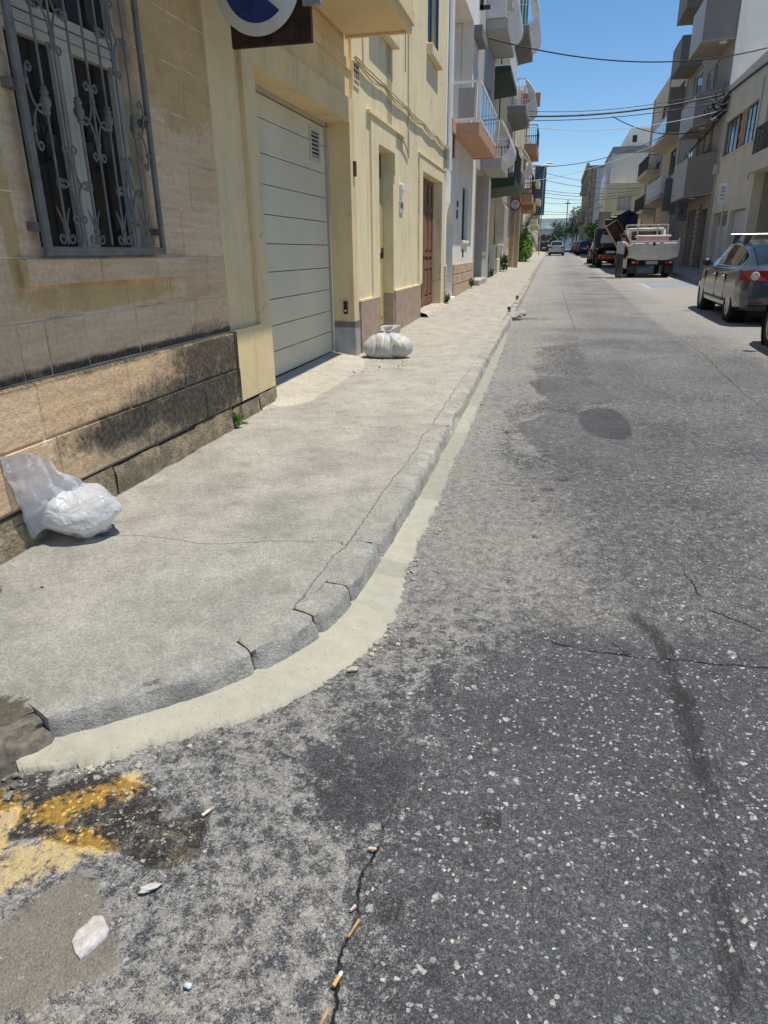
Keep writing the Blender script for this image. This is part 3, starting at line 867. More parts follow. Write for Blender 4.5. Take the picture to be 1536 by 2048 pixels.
house = thing('limestone_house', 'old limestone block house with soot-blackened plinth and iron-barred window, nearest on the left', 'house', (W, 3, 0))
NY0, NY1 = -.6, 5.16
WIN = (3.13, 4.17, 1.50, 3.36)
def stone(y0, y1, z0, z1, xf, dep=.10, seed=0, ch=.004, j=.0045, mat=None, name='stone_block'):
    """a wall stone: chamfered front standing a little proud of the mortar, slightly out of true"""
    r = random.Random(int(seed * 7919 + y0 * 1000 + z0 * 377))
    xf += r.uniform(-.0015, .003)
    y0 += j; y1 -= j; z0 += j; z1 -= j
    def w(): return r.uniform(-.0025, .0025)
    f = [(xf + w() * .5, y0 + ch + w(), z0 + ch + w()), (xf + w() * .5, y1 - ch + w(), z0 + ch + w()), (xf + w() * .5, y1 - ch + w(), z1 - ch + w()), (xf + w() * .5, y0 + ch + w(), z1 - ch + w())]
    e = [(xf - ch * 1.2, y0, z0), (xf - ch * 1.2, y1, z0), (xf - ch * 1.2, y1, z1), (xf - ch * 1.2, y0, z1)]
    k = [(xf - dep, y0, z0), (xf - dep, y1, z0), (xf - dep, y1, z1), (xf - dep, y0, z1)]
    b = MB(); b.add(f + e + k, [(0, 1, 2, 3)] + [(i, i + 4, (i + 1) % 4 + 4, (i + 1) % 4) for i in range(4)] + [(i + 4, i + 8, (i + 1) % 4 + 8, (i + 1) % 4 + 4) for i in range(4)])
    return b.build(name, mat or M_lime, house)
courses = [.93, 1.21, 1.50, 1.79, 2.075, 2.36, 2.645, 2.93, 3.215, 3.50, 3.78]
jl = {0: [1.6, 2.3, 2.85, 3.05, 3.36, 3.87, 4.62, NY1], 1: [1.6, 2.1, 2.72, 3.22, 3.80, 4.30, 4.85, NY1], 2: [1.6, 2.4, 2.86, 4.55, NY1], 3: [1.6, 2.2, 2.66, 4.72, NY1], 4: [1.6, 2.35, 2.9, 4.48, NY1], 5: [1.6, 2.1, 2.7, 4.76, NY1],
      6: [1.6, 2.4, 2.85, 4.5, NY1], 7: [1.6, 2.2, 2.7, 4.7, NY1], 8: [1.6, 2.3, 2.9, 3.9, 4.6, NY1], 9: [1.6, 2.3, 3.2, 4.1, 4.8, NY1]}
wall = facade(W - .004, NY0, NY1, .0, 3.79, [WIN], .16).build('wall', M_mortar, house)
for i in range(len(courses) - 1):
    z0, z1 = courses[i], courses[i + 1]
    y = 1.0
    for y1 in jl[i]:
        segs = [(y, y1)]
        if z1 > WIN[2] + .02 and z0 < WIN[3] - .02:
            segs = []
            if y < WIN[0]: segs.append((y, min(y1, WIN[0])))
            if y1 > WIN[1]: segs.append((max(y, WIN[1]), y1))
        for a, c in segs:
            if c - a > .05: stone(a, c, z0, min(z1, 3.78), W, .10, i)
        y = y1
# two plinth courses, proud of the wall, and the rough footing stones below a gaping joint
for z0, z1, js in ((.64, .93, [1.0, 1.9, 2.85, 3.62, 4.29, 5.18]), (.365, .64, [1.0, 1.6, 2.2, 2.93, 3.76, 4.55, 5.18])):
    for a, c in zip(js[:-1], js[1:]): stone(a, c, z0, z1, W + .045, .12, z0, .009 if z1 > .9 else .004, .0042)
MB().box(W - .05, W + .035, 1.0, 5.17, .05, .335).build('footing_backing', M_base, house)
MB().box(W - .05, W + .039, 1.0, 5.174, .362, .924).build('mortar_bed', M_lime, house)
def rough_stone(y0, y1, z0, z1, xf, seed, parent, mat=M_base):
    b = MB(); n, m = 7, 5; vs = []
    for i in range(n + 1):
        for k in range(m + 1):
            y = y0 + (y1 - y0) * i / n; z = z0 + (z1 - z0) * k / m
            e = min(i, n - i, k * 1.4, (m - k) * 1.4)
            q = mnoise.fractal(Vector((y * 7 + seed, z * 9, seed)), 1, 2, 4) * .022
            vs.append((xf + q * .8 - (.012 if e == 0 else .002 if e < 1.5 else 0), y + (mnoise.noise(Vector((z * 9, seed, y))) * .008), z + (mnoise.noise(Vector((y * 8, seed, 3))) * .012 if k == m else 0)))
    fs = [(i * (m + 1) + k, (i + 1) * (m + 1) + k, (i + 1) * (m + 1) + k + 1, i * (m + 1) + k + 1) for i in range(n) for k in range(m)]
    b.add(vs, fs)
    return b.build('footing_stone', mat, parent, True)
js = [1.0, 1.7, 2.36, 2.80, 3.36, 3.88, 4.34, 4.98, 5.16]
for i, (a, c) in enumerate(zip(js[:-1], js[1:])):
    rough_stone(a + .004, c - .004, .08, .352 - .008 * (i % 3) - (.05 if i < 3 else 0), W + .05, i * 3.3, house)
# projecting window ledge
for a, c in zip([2.93, 3.55, 4.12], [3.55, 4.12, 4.55]): stone(a, c, 1.368, 1.497, W + .032, .14, 9, .006, .0025, None, 'sill_stone')
body(house, M_mortar, W - .17, -9, NY0, NY1, 0, 3.79)
# upper floor with a long stone balcony that throws its shade over the wall
M_ochre_pl = paint('yellow_plaster', (.70, .585, .355), .88, .10, 1.3, .35, 40, 0, .25, .22, (.36, .27, .15))
M_ochre_soff = paint('cream_soffit', (.72, .55, .31), .88, .10, 1.0, .3, 40, 0, .25, .2)
MB().box(W, -9, NY0, 5.16, 3.79, 8.2).build('upper_wall', M_ochre_pl, house)
def slab(root, y0, y1, x0, x1, z0, z1, mat, name='balcony_slab', drip=True):
    b = MB(); b.box(x0, x1, y0, y1, z0, z1)
    if drip:
        sg = 1 if x1 > x0 else -1
        b.box(x1 - sg * .05, x1 - sg * .002, y0 + .002, y1 - .002, z0 - .025, z0 + .002)
        b.box(x0, x1 - sg * .05, y1 - .05, y1 - .002, z0 - .025, z0 + .002)
    return b.build(name, mat, root)
slab(house, NY0, 5.155, W, -1.72, 3.79, 3.97, M_ochre_soff)
MB().box(-1.88, -1.74, NY0, 5.155, 3.97, 4.9).build('parapet', M_ochre_pl, house)

# --- window: aluminium casements behind the opening, then the wrought grille
wf = MB()
xw = W - .10
def wbar(b, y0, y1, z0, z1, x0=xw - .03, x1=xw + .02): b.cbox(x0, x1, y0, y1, z0, z1, .004)
wy0, wy1, wz0, wz1 = WIN
wbar(wf, wy0, wy0 + .055, wz0, wz1); wbar(wf, wy1 - .055, wy1, wz0, wz1)
wbar(wf, wy0 + .056, wy1 - .056, wz0, wz0 + .05); wbar(wf, wy0 + .056, wy1 - .056, wz1 - .06, wz1)
win = wf.build('window', M_grey_alu, house)
b = MB(); ym = (wy0 + wy1) / 2
wbar(b, wy0 + .076, wy1 - .076, 2.50, 2.545, xw - .03, xw + .03); wbar(b, wy0 + .076, wy1 - .076, 2.55, 2.60, xw - .03, xw + .024); wbar(b, wy0 + .076, wy1 - .076, 2.605, 2.65, xw - .03, xw + .03)
b.build('transom', M_grey_alu, win)
b = MB()
for k, (a, w_) in enumerate(((-.085, .036), (-.045, .042), (.0, .042), (.046, .036))): wbar(b, ym + a, ym + a + w_, wz0 + .05, 2.50, xw - .03, xw + (.032 if k in (1, 2) else .022))
for yy in (wy0 + .057, wy1 - .057 - .034): wbar(b, yy, yy + .034, wz0 + .05, 2.50, xw - .03, xw + .03)
b.build('casement_frame', M_grey_alu, win)
for a, c, e, f in ((wy0 + .08, ym - .08, wz0 + .05, 2.50), (ym + .08, wy1 - .08, wz0 + .05, 2.50), (wy0 + .07, wy1 - .07, 2.65, wz1 - .05)):
    MB().box(xw - .016, xw - .008, a, c, e, f).build('pane', M_darkglass, win)

gx = W + .06
gr = MB()
GY0, GY1, GZ0, GZ1 = 3.08, 4.19, 1.51, 3.42
gr.cbox(gx - .012, gx + .012, GY0, GY0 + .045, GZ0, GZ1, .003); gr.cbox(gx - .012, gx + .012, GY1 - .035, GY1, GZ0, GZ1, .003)
gr.cbox(gx - .012, gx + .012, GY0 + .046, GY1 - .036, GZ0, GZ0 + .04, .003); gr.cbox(gx - .012, gx + .012, GY0 + .046, GY1 - .036, GZ1 - .05, GZ1, .003)
for z in (1.62, 2.22, 2.95):
    for yy in (GY0 - .03, GY1 - .04): gr.box(gx - .075, gx - .012, yy, yy + .07, z, z + .04)
grille = gr.build('window_grille', M_iron, house)
rods = [GY0 + .055 + (GY1 - GY0 - .105) * k / 8 for k in range(9)]
for k in range(1, 8):
    b = MB(); b.tube([(gx, rods[k], GZ0 + .05), (gx, rods[k], GZ1 - .05)], .0065, 8); b.build('bar', M_iron, grille, True)
def spiral(cy, cz, r, a0, turns, n=9):
    return [(gx, cy + r * (1 - .75 * i / n) * math.cos(a0 + turns * 2 * math.pi * i / n), cz + r * (1 - .75 * i / n) * math.sin(a0 + turns * 2 * math.pi * i / n)) for i in range(n + 1)]
def bez(p0, p1, p2, p3, n=9):
    out = []
    for i in range(n + 1):
        t = i / n; u = 1 - t
        out.append(tuple(u ** 3 * a + 3 * u * u * t * b_ + 3 * u * t * t * c_ + t ** 3 * d for a, b_, c_, d in zip(p0, p1, p2, p3)))
    return out
def collar(b, y, z, r=.0125, h=.022): b.lathe([(r * .8, -h / 2), (r, -h / 4), (r, h / 4), (r * .8, h / 2)], 8, (gx, y, z))
def fleur(y, z, dy, up=1, sides=(-1, 1)):
    """scroll pair clasped to a bar, tails reaching the neighbouring bars"""
    b = MB()
    for sd in sides:
        c0 = (gx, y + sd * .011, z)
        tip = spiral(y + sd * .034, z + up * .058, .024, math.pi / 2 * up + (math.pi if False else 0), -.75 * sd * up, 8)
        b.tube(bez(c0, (gx, y + sd * .008, z + up * .04), (gx, y + sd * .012, z + up * .07), tip[0], 6)[:-1] + tip, .0055, 6)
        e = (gx, y + sd * (dy - .014), z - up * .105)
        tail = bez(c0, (gx, y + sd * .02, z - up * .07), (gx, y + sd * .055, z - up * .118), (gx, y + sd * .085, z - up * .118), 8)
        hook = bez((gx, y + sd * .085, z - up * .118), (gx, y + sd * (dy - .02), z - up * .118), (gx, y + sd * (dy - .006), z - up * .095), (gx, y + sd * (dy - .022), z - up * .078), 6)[1:] + [(gx, y + sd * (dy - .036), z - up * .086), (gx, y + sd * (dy - .034), z - up * .097)]
        b.tube(tail + hook, .0055, 6)
        if 0.0 < dy: collar(b, y + sd * dy, z - up * .09)
    collar(b, y, z, .015, .026)
    return b.build('scroll', M_iron, grille, True)
dy = rods[1] - rods[0]
for k, zz in ((2, 1.845), (6, 1.845), (4, 2.16), (2, 2.60), (6, 2.60), (4, 2.95)):
    fleur(rods[k], zz + .10, dy, 1); fleur(rods[k], zz - .10, dy, -1)
for k, sd in ((0, (1,)), (8, (-1,))):
    fleur(rods[k] + (.006 if k == 0 else -.006), 2.26, dy, 1, sd); fleur(rods[k] + (.006 if k == 0 else -.006), 2.06, dy, -1, sd)
for k in (1, 3, 5, 7):
    b = MB(); zz = GZ0 + .10
    for sd in (-1, 1):
        sp = spiral(rods[k] + sd * .038, GZ0 + .082, .026, -math.pi / 2, .8 * sd, 10)
        b.tube(bez((gx, rods[k] + sd * .01, zz + .02), (gx, rods[k] + sd * .008, zz - .03), (gx, rods[k] + sd * .02, GZ0 + .052), sp[0], 6)[:-1] + sp, .0055, 6)
        b.tube([(gx, rods[k] + sd * .01, zz + .01), (gx, rods[k] + sd * .014, zz + .05), (gx, rods[k] + sd * .03, zz + .09), (gx, rods[k] + sd * .05, zz + .125)], [.0055, .0055, .005, .003], 6)
    collar(b, rods[k], zz + .015, .015, .026)
    b.build('scroll', M_iron, grille, True)
    b = MB(); z0 = 2.20
    b.lathe([(.008, -.06), (.017, -.05), (.012, -.042), (.024, -.02), (.026, 0), (.016, .022), (.022, .034), (.014, .046), (.017, .052), (.008, .06)], 10, (gx, rods[k], z0))
    b.build('bar_knop', M_iron, grille, True)

# ------------------------------------------------------------------ yellow garage house
gh = thing('garage_house', 'yellow plastered building with pale sectional garage door under a deep balcony', 'house', (W, 7, .2))
def plaster(name, base, dim):
    m = NT(name)
    X, Y, Z = m.xyz()
    n0 = m.noise(.9, 6, .6); n1 = m.noise(5, 6, .65); n2 = m.noise(34, 4, .6); stv = m.noise(1.0, 5, .6, m.vscale(m.P, (6, 6, .7)))
    c = m.mix(m.step(n0, .38, .66), base, dim)
    c = m.scale_col(c, m.lin(n1, .3, .7, .93, 1.05))
    c = m.mix(m.math('MULTIPLY', m.step(stv, .50, .74), .42), c, (.40, .32, .20))
    sc_ = m.math('MULTIPLY', m.step(m.noise(9, 6, .72), .62, .70), .35)
    c = m.mix(sc_, c, (.50, .46, .38))
    low = m.math('MULTIPLY', m.step(m.math('ADD', Z, m.math('MULTIPLY', n1, .5)), .95, .35), .35)
    c = m.mix(low, c, (.42, .36, .24))
    cr = m.vor(1.6, 'DISTANCE_TO_EDGE', m.vscale(m.P, (1, 1, 1)))
    ck = m.math('MULTIPLY', m.step(m.math('ADD', cr, m.math('MULTIPLY', m.math('SUBTRACT', n1, .5), .03)), .0035, .001), m.step(n0, .48, .56))
    c = m.mix(m.math('MULTIPLY', ck, .85), c, (.12, .09, .06))
    h = m.math('ADD', m.math('MULTIPLY', n1, 1.3), m.math('MULTIPLY', n2, .6))
    return m.out(c, .9, m.bump(h, .35, .006), 0, .22)
M_yel = plaster('worn_yellow_plaster', (.80, .68, .42), (.745, .63, .41))
M_yelg = plaster('worn_yellow_plaster_garage', (.765, .60, .325), (.69, .54, .315))
GA = (6.0, 8.79, .0, 2.945)
facade(W - .035, 5.16, 8.97, .0, 3.79, [GA], .275).build('wall', M_yelg, gh)
# surround and lower band, proud of the panel
b = MB(); b.box(W - .034, W + .005, 5.163, 5.998, .35, .93)
b.box(W - .034, W + .004, 5.755, 5.998, .9305, 3.20); b.box(W - .034, W + .004, 8.792, 9.02, .30, 3.20); b.box(W - .034, W + .003, 5.9985, 8.7915, 2.947, 3.20)
b.build('surround', M_yelg, gh)
for y0, y1, z in ((5.2, 8.96, 3.50),): MB().box(W - .034, W - .012, y0, y1, z, z + .10).build('string_course', M_yelg, gh)
MB().box(W - .05, W - .005, 5.165, 5.997, .1, .335).build('footing_backing', M_dirt, gh)
rough_stone(5.18, 5.60, .08, .325, W + .018, 41, gh); rough_stone(5.61, 6.0, .08, .34, W + .018, 47, gh)
MB().box(-2.78, W + .008, 6.0 - .03, 6.0 - .001, .1, .335).build('footing_return', M_base, gh)
body(gh, M_yelg, W - .33, -9, 5.16, 8.97, 0, 3.79)
M_member = paint('grey_bitumen_paint', (.36, .355, .35), .55, .3, 6, .4, 30, 0, .4, .3, (.5, .48, .45))
b = MB(); b.box(W - .29, W + .012, 8.775, 8.791, .2, .67); b.box(W + .006, W + .014, 8.776, 9.03, .2, .67)
b.build('damp_proof_skirt', M_member, gh)
b = MB(); b.box(W - .29, W + .016, 8.770, 8.7745, .60, .675); b.box(W + .0145, W + .018, 8.770, 9.03, .60, .675); b.build('skirt_band', paint('dark_grey_band', (.16, .16, .16), .6, .2, 8), gh)
# sectional door
DX = -2.775
door = MB().box(DX - .06, DX - .034, 5.9, 8.85, .2, 2.945).build('garage_door', M_dirt, gh)
M_gdoor = paint('garage_door_coat', (.665, .60, .435), .42, .07, 1.2, .05, 30, 0, .4, .30, (.36, .31, .22))
M_gframe = paint('garage_frame', (.46, .44, .36), .5, .08, 2, .06, 30)
zl = [.30, .553, .815, 1.073, 1.337, 1.60, 1.868, 2.132, 2.40, 2.695, 2.90]
for i, (a, c) in enumerate(zip(zl[:-1], zl[1:])):
    gp = .005 if i % 2 else .0025
    MB().cbox(DX - .034, DX, 5.92, 8.72, a + (gp if i else 0), c - (.0025 if i % 2 == 0 else .005), .003).build('door_panel', M_gdoor, door)
b = MB(); b.box(DX - .03, DX + .03, 8.735, 8.789, .25, 2.9); b.box(DX - .03, DX + .02, 5.9, 8.734, 2.905, 2.945); b.build('door_frame', M_gframe, door)
MB().box(DX - .02, DX + .003, 5.92, 8.72, .255, .297).build('bottom_seal', paint('black_rubber', (.02, .02, .02), .7), door)
vy0, vy1, vz0, vz1 = 8.17, 8.52, 2.50, 2.83
b = MB()
b.box(DX + .001, DX + .018, vy0, vy1, vz0, vz0 + .035); b.box(DX + .001, DX + .018, vy0, vy1, vz1 - .035, vz1); b.box(DX + .001, DX + .018, vy0, vy0 + .035, vz0 + .036, vz1 - .036); b.box(DX + .001, DX + .018, vy1 - .035, vy1, vz0 + .036, vz1 - .036)
vent = b.build('vent', paint('vent_plastic', (.56, .53, .45), .5, .1, 5), door)
MB().box(DX + .0005, DX + .002, vy0 + .036, vy1 - .036, vz0 + .036, vz1 - .036).build('vent_back', paint('vent_dark', (.06, .045, .035), .8), vent)
for k in range(6):
    z = vz0 + .05 + k * .042
    MB().add([(DX + .004, vy0 + .036, z + .02), (DX + .004, vy1 - .036, z + .02), (DX + .017, vy1 - .036, z), (DX + .017, vy0 + .036, z), (DX + .004, vy0 + .036, z + .015), (DX + .004, vy1 - .036, z + .015), (DX + .017, vy1 - .036, z - .005), (DX + .017, vy0 + .036, z - .005)],
             [(0, 1, 2, 3), (7, 6, 5, 4), (3, 2, 6, 7)]).build('slat', paint('vent_plastic', (.5, .5, .5)), vent)
b = MB(); b.cbox(W - .13, W - .08, 8.755, 8.789, .77, .93, .006); key = b.build('intercom_box', paint('black_plastic', (.02, .02, .02), .4), gh)
MB().disc((W - .105, 8.753, .81), .012, 'y', 10, .006).build('button', M_white, key)
b = MB(); b.cbox(W + .004, W + .035, 8.90, 8.965, 2.38, 2.55, .006); b.build('meter_box', paint('brown_plastic', (.10, .045, .04), .5), gh)
slab(gh, 5.16, 8.76, W, -1.72, 3.79, 3.96, M_ochre_soff)
b = MB(); b.box(-1.86, -1.71, 5.16, 8.775, 3.965, 4.95); b.box(W, -1.861, 8.64, 8.774, 3.965, 4.95); b.build('parapet', M_yelg, gh)
b = MB(); b.box(-1.72, -1.69, 5.16, 8.79, 3.84, 3.964); b.box(W, -1.7205, 8.7605, 8.79, 3.84, 3.964); b.build('balcony_moulding', M_yelg, gh)
MB().box(W - .035, -9, 5.161, 8.96, 3.795, 8.2).build('upper_wall', M_yelg, gh)
# cement ramp up to the garage
ramp_poly = [(6.0, -2.10), (6.6, -2.12), (7.2, -2.13), (7.9, -2.10), (8.6, -2.28), (8.79, -2.42)]
b = MB(); vs = []; n = 40; mm = 16
for i in range(n + 1):
    y = 5.62 + (8.80 - 5.62) * i / n
    xo = np.interp(y, [5.62, 5.75, 5.9, 6.1, 7.0, 7.94, 8.5, 8.8], [-2.47, -2.36, -2.2, -2.12, -2.13, -2.10, -2.26, -2.44]) + .03 * (fbm(np.array([y * 4]), np.array([.5]), 3, 6)[0] - .5)
    for j in range(mm + 1):
        q = j / mm
        xi = -2.80 if y > 5.995 else W + .02
        x = xi + (xo - xi) * q
        zp = zw(y) + (R(y) + .118 - zw(y)) * (x + 2.6) / 1.7
        zt = .288 + (y - 7.4) * .004
        q2 = min(1, max(0, (x + 2.75) / max(.05, (xo + 2.75))))
        z = zt + (zp + .004 - zt) * (q2 ** .8) if y > 5.995 else zp + .02 * (1 - q)
        vs.append((x, y, max(z, zp + .004) - (.02 if j == mm else 0) + .004 * (fbm(np.array([x * 6]), np.array([y * 6]), 2, 8)[0] - .5)))
fs = [(i * (mm + 1) + j, i * (mm + 1) + j + 1, (i + 1) * (mm + 1) + j + 1, (i + 1) * (mm + 1) + j) for i in range(n) for j in range(mm)]
b.add(vs, fs); o = b.build('garage_ramp', concrete('ramp_cement', (.455, .41, .335), (.50, .455, .375), .1, False, .12, .35, False), None, 'all'); o['kind'] = 'structure'

# ------------------------------------------------------------------ yellow two-door house
yh = thing('yellow_house', 'sunlit yellow house with two deep doorways and blue-shuttered upper window', 'house', (W, 12.6, .3))
D1 = (10.14, 11.17, .0, 2.89); D2 = (13.56, 15.86, .0, 2.885)
BW = (14.1, 15.10, 4.98, 6.6); BW2 = (9.95, 11.05, 4.40, 6.0)
facade(W, 8.97, 16.36, .0, 8.3, [D1, D2, BW, BW2], .21).build('wall', M_yel, yh)
body(yh, M_yel, W - .26, -9, 8.97, 16.36, 0, 8.3)
M_pinkpl = paint('pinkish_plinth_render', (.40, .295, .225), .95, .16, 7, .9, 28, 0, .2, .3, (.20, .14, .11))
b = MB()
for y0, y1, z1 in ((9.05, 10.12, .895), (11.19, 13.38, .915)): b.box(W, W + .03, y0, y1, .05, z1)
b.build('plinth', M_pinkpl, yh)
MB().box(W - .21, W - .001, 11.155, 11.169, .05, .90).build('plinth_return', M_pinkpl, yh)
b = MB(); b.box(W, W + .033, 9.03, 10.13, .897, .925); b.box(W, W + .033, 11.175, 13.40, .917, .945); b.build('plinth_cap', M_yel, yh)
b = MB(); b.box(W, W + .03, 9.74, 10.139, .926, 3.18); b.box(W, W + .03, 10.1395, 11.171, 2.892, 3.18); b.box(W, W + .03, 11.1715, 11.26, 2.60, 3.18); b.build('door_surround', M_yel, yh)
b = MB(); b.box(W, W + .05, 9.60, 11.9, 3.182, 3.215); b.build('drip_ledge', M_yel, yh)
b = MB(); b.box(W, W + .03, 13.22, 13.559, .946, 3.12); b.box(W, W + .03, 13.5595, 16.3, 2.887, 3.12); b.box(W, W + .03, 15.861, 16.32, .40, 2.886); b.build('door_surround', M_yel, yh)
b = MB(); b.box(W, W + .045, 13.20, 16.33, 3.122, 3.145); b.build('drip_ledge', M_yel, yh)
# doors
M_yd = paint('yellow_door_paint', (.50, .39, .16), .5, .12, 3, .1)
d = MB().cbox(W - .205, W - .17, 10.15, 11.16, .42, 2.55, .004).build('door', M_yd, yh)
MB().box(W - .205, W - .185, 10.15, 11.16, 2.56, 2.88).build('fanlight', M_darkglass, d)
for z in (.55, 1.5): MB().cbox(W - .169, W - .155, 10.25, 11.06, z, z + .8, .008).build('panel', M_yd, d)
b = MB(); b.cbox(W - .169, W - .13, 10.98, 11.05, 1.42, 1.58, .008); b.build('lock', paint('dark_brass', (.06, .06, .04), .4, .3, 10, .1, 60, .6), d)
m = NT('worn_wood')
nz = m.noise(1.0, 5, .6, m.vscale(m.P, (30, 30, 2.2)))
c = m.mix(nz, (.11, .055, .032), (.30, .165, .095))
M_wood = m.out(m.scale_col(c, m.lin(m.noise(2, 4), .3, .7, .75, 1.2)), .65, m.bump(nz, .3, .004), 0, .3)
d = MB().box(W - .205, W - .185, 13.57, 15.85, .44, 2.875).build('wooden_door', M_wood, yh)
M_dwood = paint('dark_wood', (.05, .028, .02), .7, .3, 4)
for y0, y1 in ((13.575, 14.71), (14.715, 15.845)):
    for a, c in ((y0, y0 + .13), ((y0 + y1) / 2 - .05, (y0 + y1) / 2 + .05), (y1 - .13, y1)): MB().cbox(W - .184, W - .155, a, c, .45, 2.87, .004).build('stile', M_wood, d)
    for a, c in ((.45, .62), (1.18, 1.34), (1.42, 1.50), (2.28, 2.40), (2.78, 2.87)):
        for p, q in ((y0 + .131, (y0 + y1) / 2 - .051), ((y0 + y1) / 2 + .051, y1 - .131)): MB().cbox(W - .184, W - .16, p, q, a, c, .004).build('rail', M_wood, d)
    for p, q in ((y0 + .15, (y0 + y1) / 2 - .07), ((y0 + y1) / 2 + .07, y1 - .15)):
        MB().box(W - .184, W - .175, p, q, 2.41, 2.77).build('pane', M_darkglass, d)
        MB().cbox(W - .184, W - .168, p, q, .66, 1.14, .01).build('panel', M_wood, d); MB().cbox(W - .184, W - .168, p, q, 1.54, 2.24, .01).build('panel', M_wood, d)
b = MB(); b.lathe([(.03, -.008), (.045, 0), (.03, .008)], 12, (W - .14, 14.66, 1.40), 'x', True); b.build('knocker', M_blackiron, d)
# steps
b = MB(); b.cbox(W - .20, W + .10, 10.16, 11.20, .05, .405, .012); b.build('doorstep', paint('grey_step', (.33, .325, .31), .85, .15, 5, .4), yh)
b = MB(); n = 12
vs = []
for i in range(n + 1):
    y = 13.4 + 2.7 * i / n
    for j, (x, z) in enumerate(((W - .2, .43), (W + .02, .425), (W + .12, .40), (W + .19, .34), (W + .22, .2))):
        vs.append((x + (mnoise.noise(Vector((y * 3, j, 1))) * .07 if j > 1 else 0), y, z + mnoise.noise(Vector((y * 3, j, 5))) * .025))
b.add(vs, [(i * 5 + j, i * 5 + j + 1, (i + 1) * 5 + j + 1, (i + 1) * 5 + j) for i in range(n) for j in range(4)])
b.build('worn_doorstep', paint('worn_step_stone', (.43, .38, .30), .95, .3, 9, .9, 30), yh, True)
# upper windows
M_blue = paint('blue_shutter_paint', (.05, .115, .22), .45, .12, 4, .1)
for (y0, y1, z0, z1), nm in ((BW, 1), (BW2, 2)):
    w_ = MB(); w_.box(W - .16, W - .10, y0, y0 + .07, z0, z1); w_.box(W - .16, W - .10, y1 - .07, y1, z0, z1); w_.box(W - .16, W - .10, y0 + .071, y1 - .071, z1 - .07, z1); w_.box(W - .16, W - .10, y0 + .071, y1 - .071, z0, z0 + .06)
    w_.box(W - .16, W - .10, (y0 + y1) / 2 - .03, (y0 + y1) / 2 + .03, z0 + .061, z1 - .071)
    ww = w_.build('window', M_blue, yh)
    for a, c in ((y0 + .071, (y0 + y1) / 2 - .031), ((y0 + y1) / 2 + .031, y1 - .071)): MB().box(W - .15, W - .135, a, c, z0 + .061, z1 - .071).build('shutter', M_blue, ww)
    b = MB(); b.cbox(W, W + .11, y0 - .13, y1 + .14, z0 - .19, z0 - .02, .01); b.build('sill', M_yel, ww)
for yy in (14.08, 15.06):
    MB().box(W - .02, W + .03, yy, yy + .02, 5.0, 6.5).build('shutter_stop', M_blue, yh)
b = MB(); b.cbox(W, W + .012, 8.99, 9.27, 3.36, 3.62, .003); vp = b.build('air_brick', M_yel, yh)
for i in range(3):
    for k in range(4): MB().box(W + .0125, W + .014, 9.03 + i * .075, 9.08 + i * .075, 3.395 + k * .055, 3.43 + k * .055).build('air_hole', paint('vent_dark', (0, 0, 0)), vp)
b = MB(); b.cbox(W, W + .10, 16.17, 16.33, 3.20, 3.60, .02); b.build('wall_lamp', paint('green_grey_glass', (.30, .34, .29), .3, .2, 8), yh)
b = MB(); b.cbox(W, W + .06, 11.62, 11.75, 2.42, 2.52, .01); b.box(W, W + .05, 11.64, 11.73, 2.30, 2.419); b.build('bell_box', M_white, yh)
b = MB(); b.cbox(W, W + .02, 11.58, 11.85, 2.10, 2.28, .004); pl = b.build('name_tile', paint('tile_white', (.6, .6, .55), .25, .1, 9), yh)
b = MB()
for k in range(5): b.box(W + .0205, W + .022, 11.61 + k * .045, 11.635 + k * .045, 2.16 + .01 * (k % 2), 2.245)
b.build('tile_lettering', paint('tile_green', (.03, .08, .07), .4), pl)
# cables clipped along the plaster
M_cablec = paint('painted_cable', (.48, .42, .29), .8, .2, 10)
def cable(pts, r, mat, parent, name='wall_cable'):
    return MB().tube(pts, r, 5).build(name, mat, parent, True)
for k, (dz, sag) in enumerate(((0, .05), (-.02, .10), (.012, .03))):
    pts = []
    for i in range(60):
        y = 9.0 + (16.2 - 9.0) * i / 59
        pts.append((W + .025 + .01 * k, y, 3.645 + dz - (y - 9) * .004 - abs(math.sin((y - 9) * 2.1)) * sag * .6 + .015 * mnoise.noise(Vector((y * 2.3, k, 0)))))
    cable(pts, .010, M_cablec, yh)
cable([(W + .02, 12.27, 8.0), (W + .02, 12.28, 5.4), (W + .022, 12.25, 3.9), (W + .02, 12.27, 3.0)], .012, M_cablec, yh)
cable([(W + .035, 11.35, 3.17), (W + .035, 11.7, 3.16), (W + .03, 12.1, 3.05), (W + .02, 12.26, 2.95)], .012, M_cablec, yh)
for k in range(4): cable([(W + .012, 10.78 + k * .085, 4.2), (W + .012, 10.79 + k * .085, 3.2)], .006, M_cablec, yh)
cable([(W + .012, 9.45, 5.5), (W + .012, 9.47, 3.68)], .008, M_cablec, yh)
cable([(W + .03, 11.95, 8.0), (W + .03, 11.96, 4.1)], .006, M_blackiron, yh)

# ------------------------------------------------------------------ no-parking sign on its rusty plate
sg = thing('parking_sign', 'round blue and white no-parking sign on a rusty square plate', 'sign', (-2.05, 5.2, 2.85))
M_rust = paint('rusty_plate', (.055, .03, .022), .85, .5, 9, .6, 40, .2, .3, .4, (.14, .09, .06))
b = MB(); b.cbox(-2.30, -1.71, 5.20, 5.235, 2.845, 3.45, .006); b.build('plate', M_rust, sg)
cxs, czs, rs = -2.075, 3.20, .305
b = MB(); b.lathe([(rs - .008, -.006), (rs, 0), (rs, .012), (rs - .01, .016)], 48, (cxs, 5.16, czs), 'y'); sd = b.build('sign_disc', paint('sign_white', (.60, .60, .58), .35, .12, 7, .05, 60, 0, .5, .3, (.3, .2, .12)), sg, True)
M_sblue = paint('sign_blue', (.008, .035, .16), .3, .12, 8, .03, 60, 0, .5)
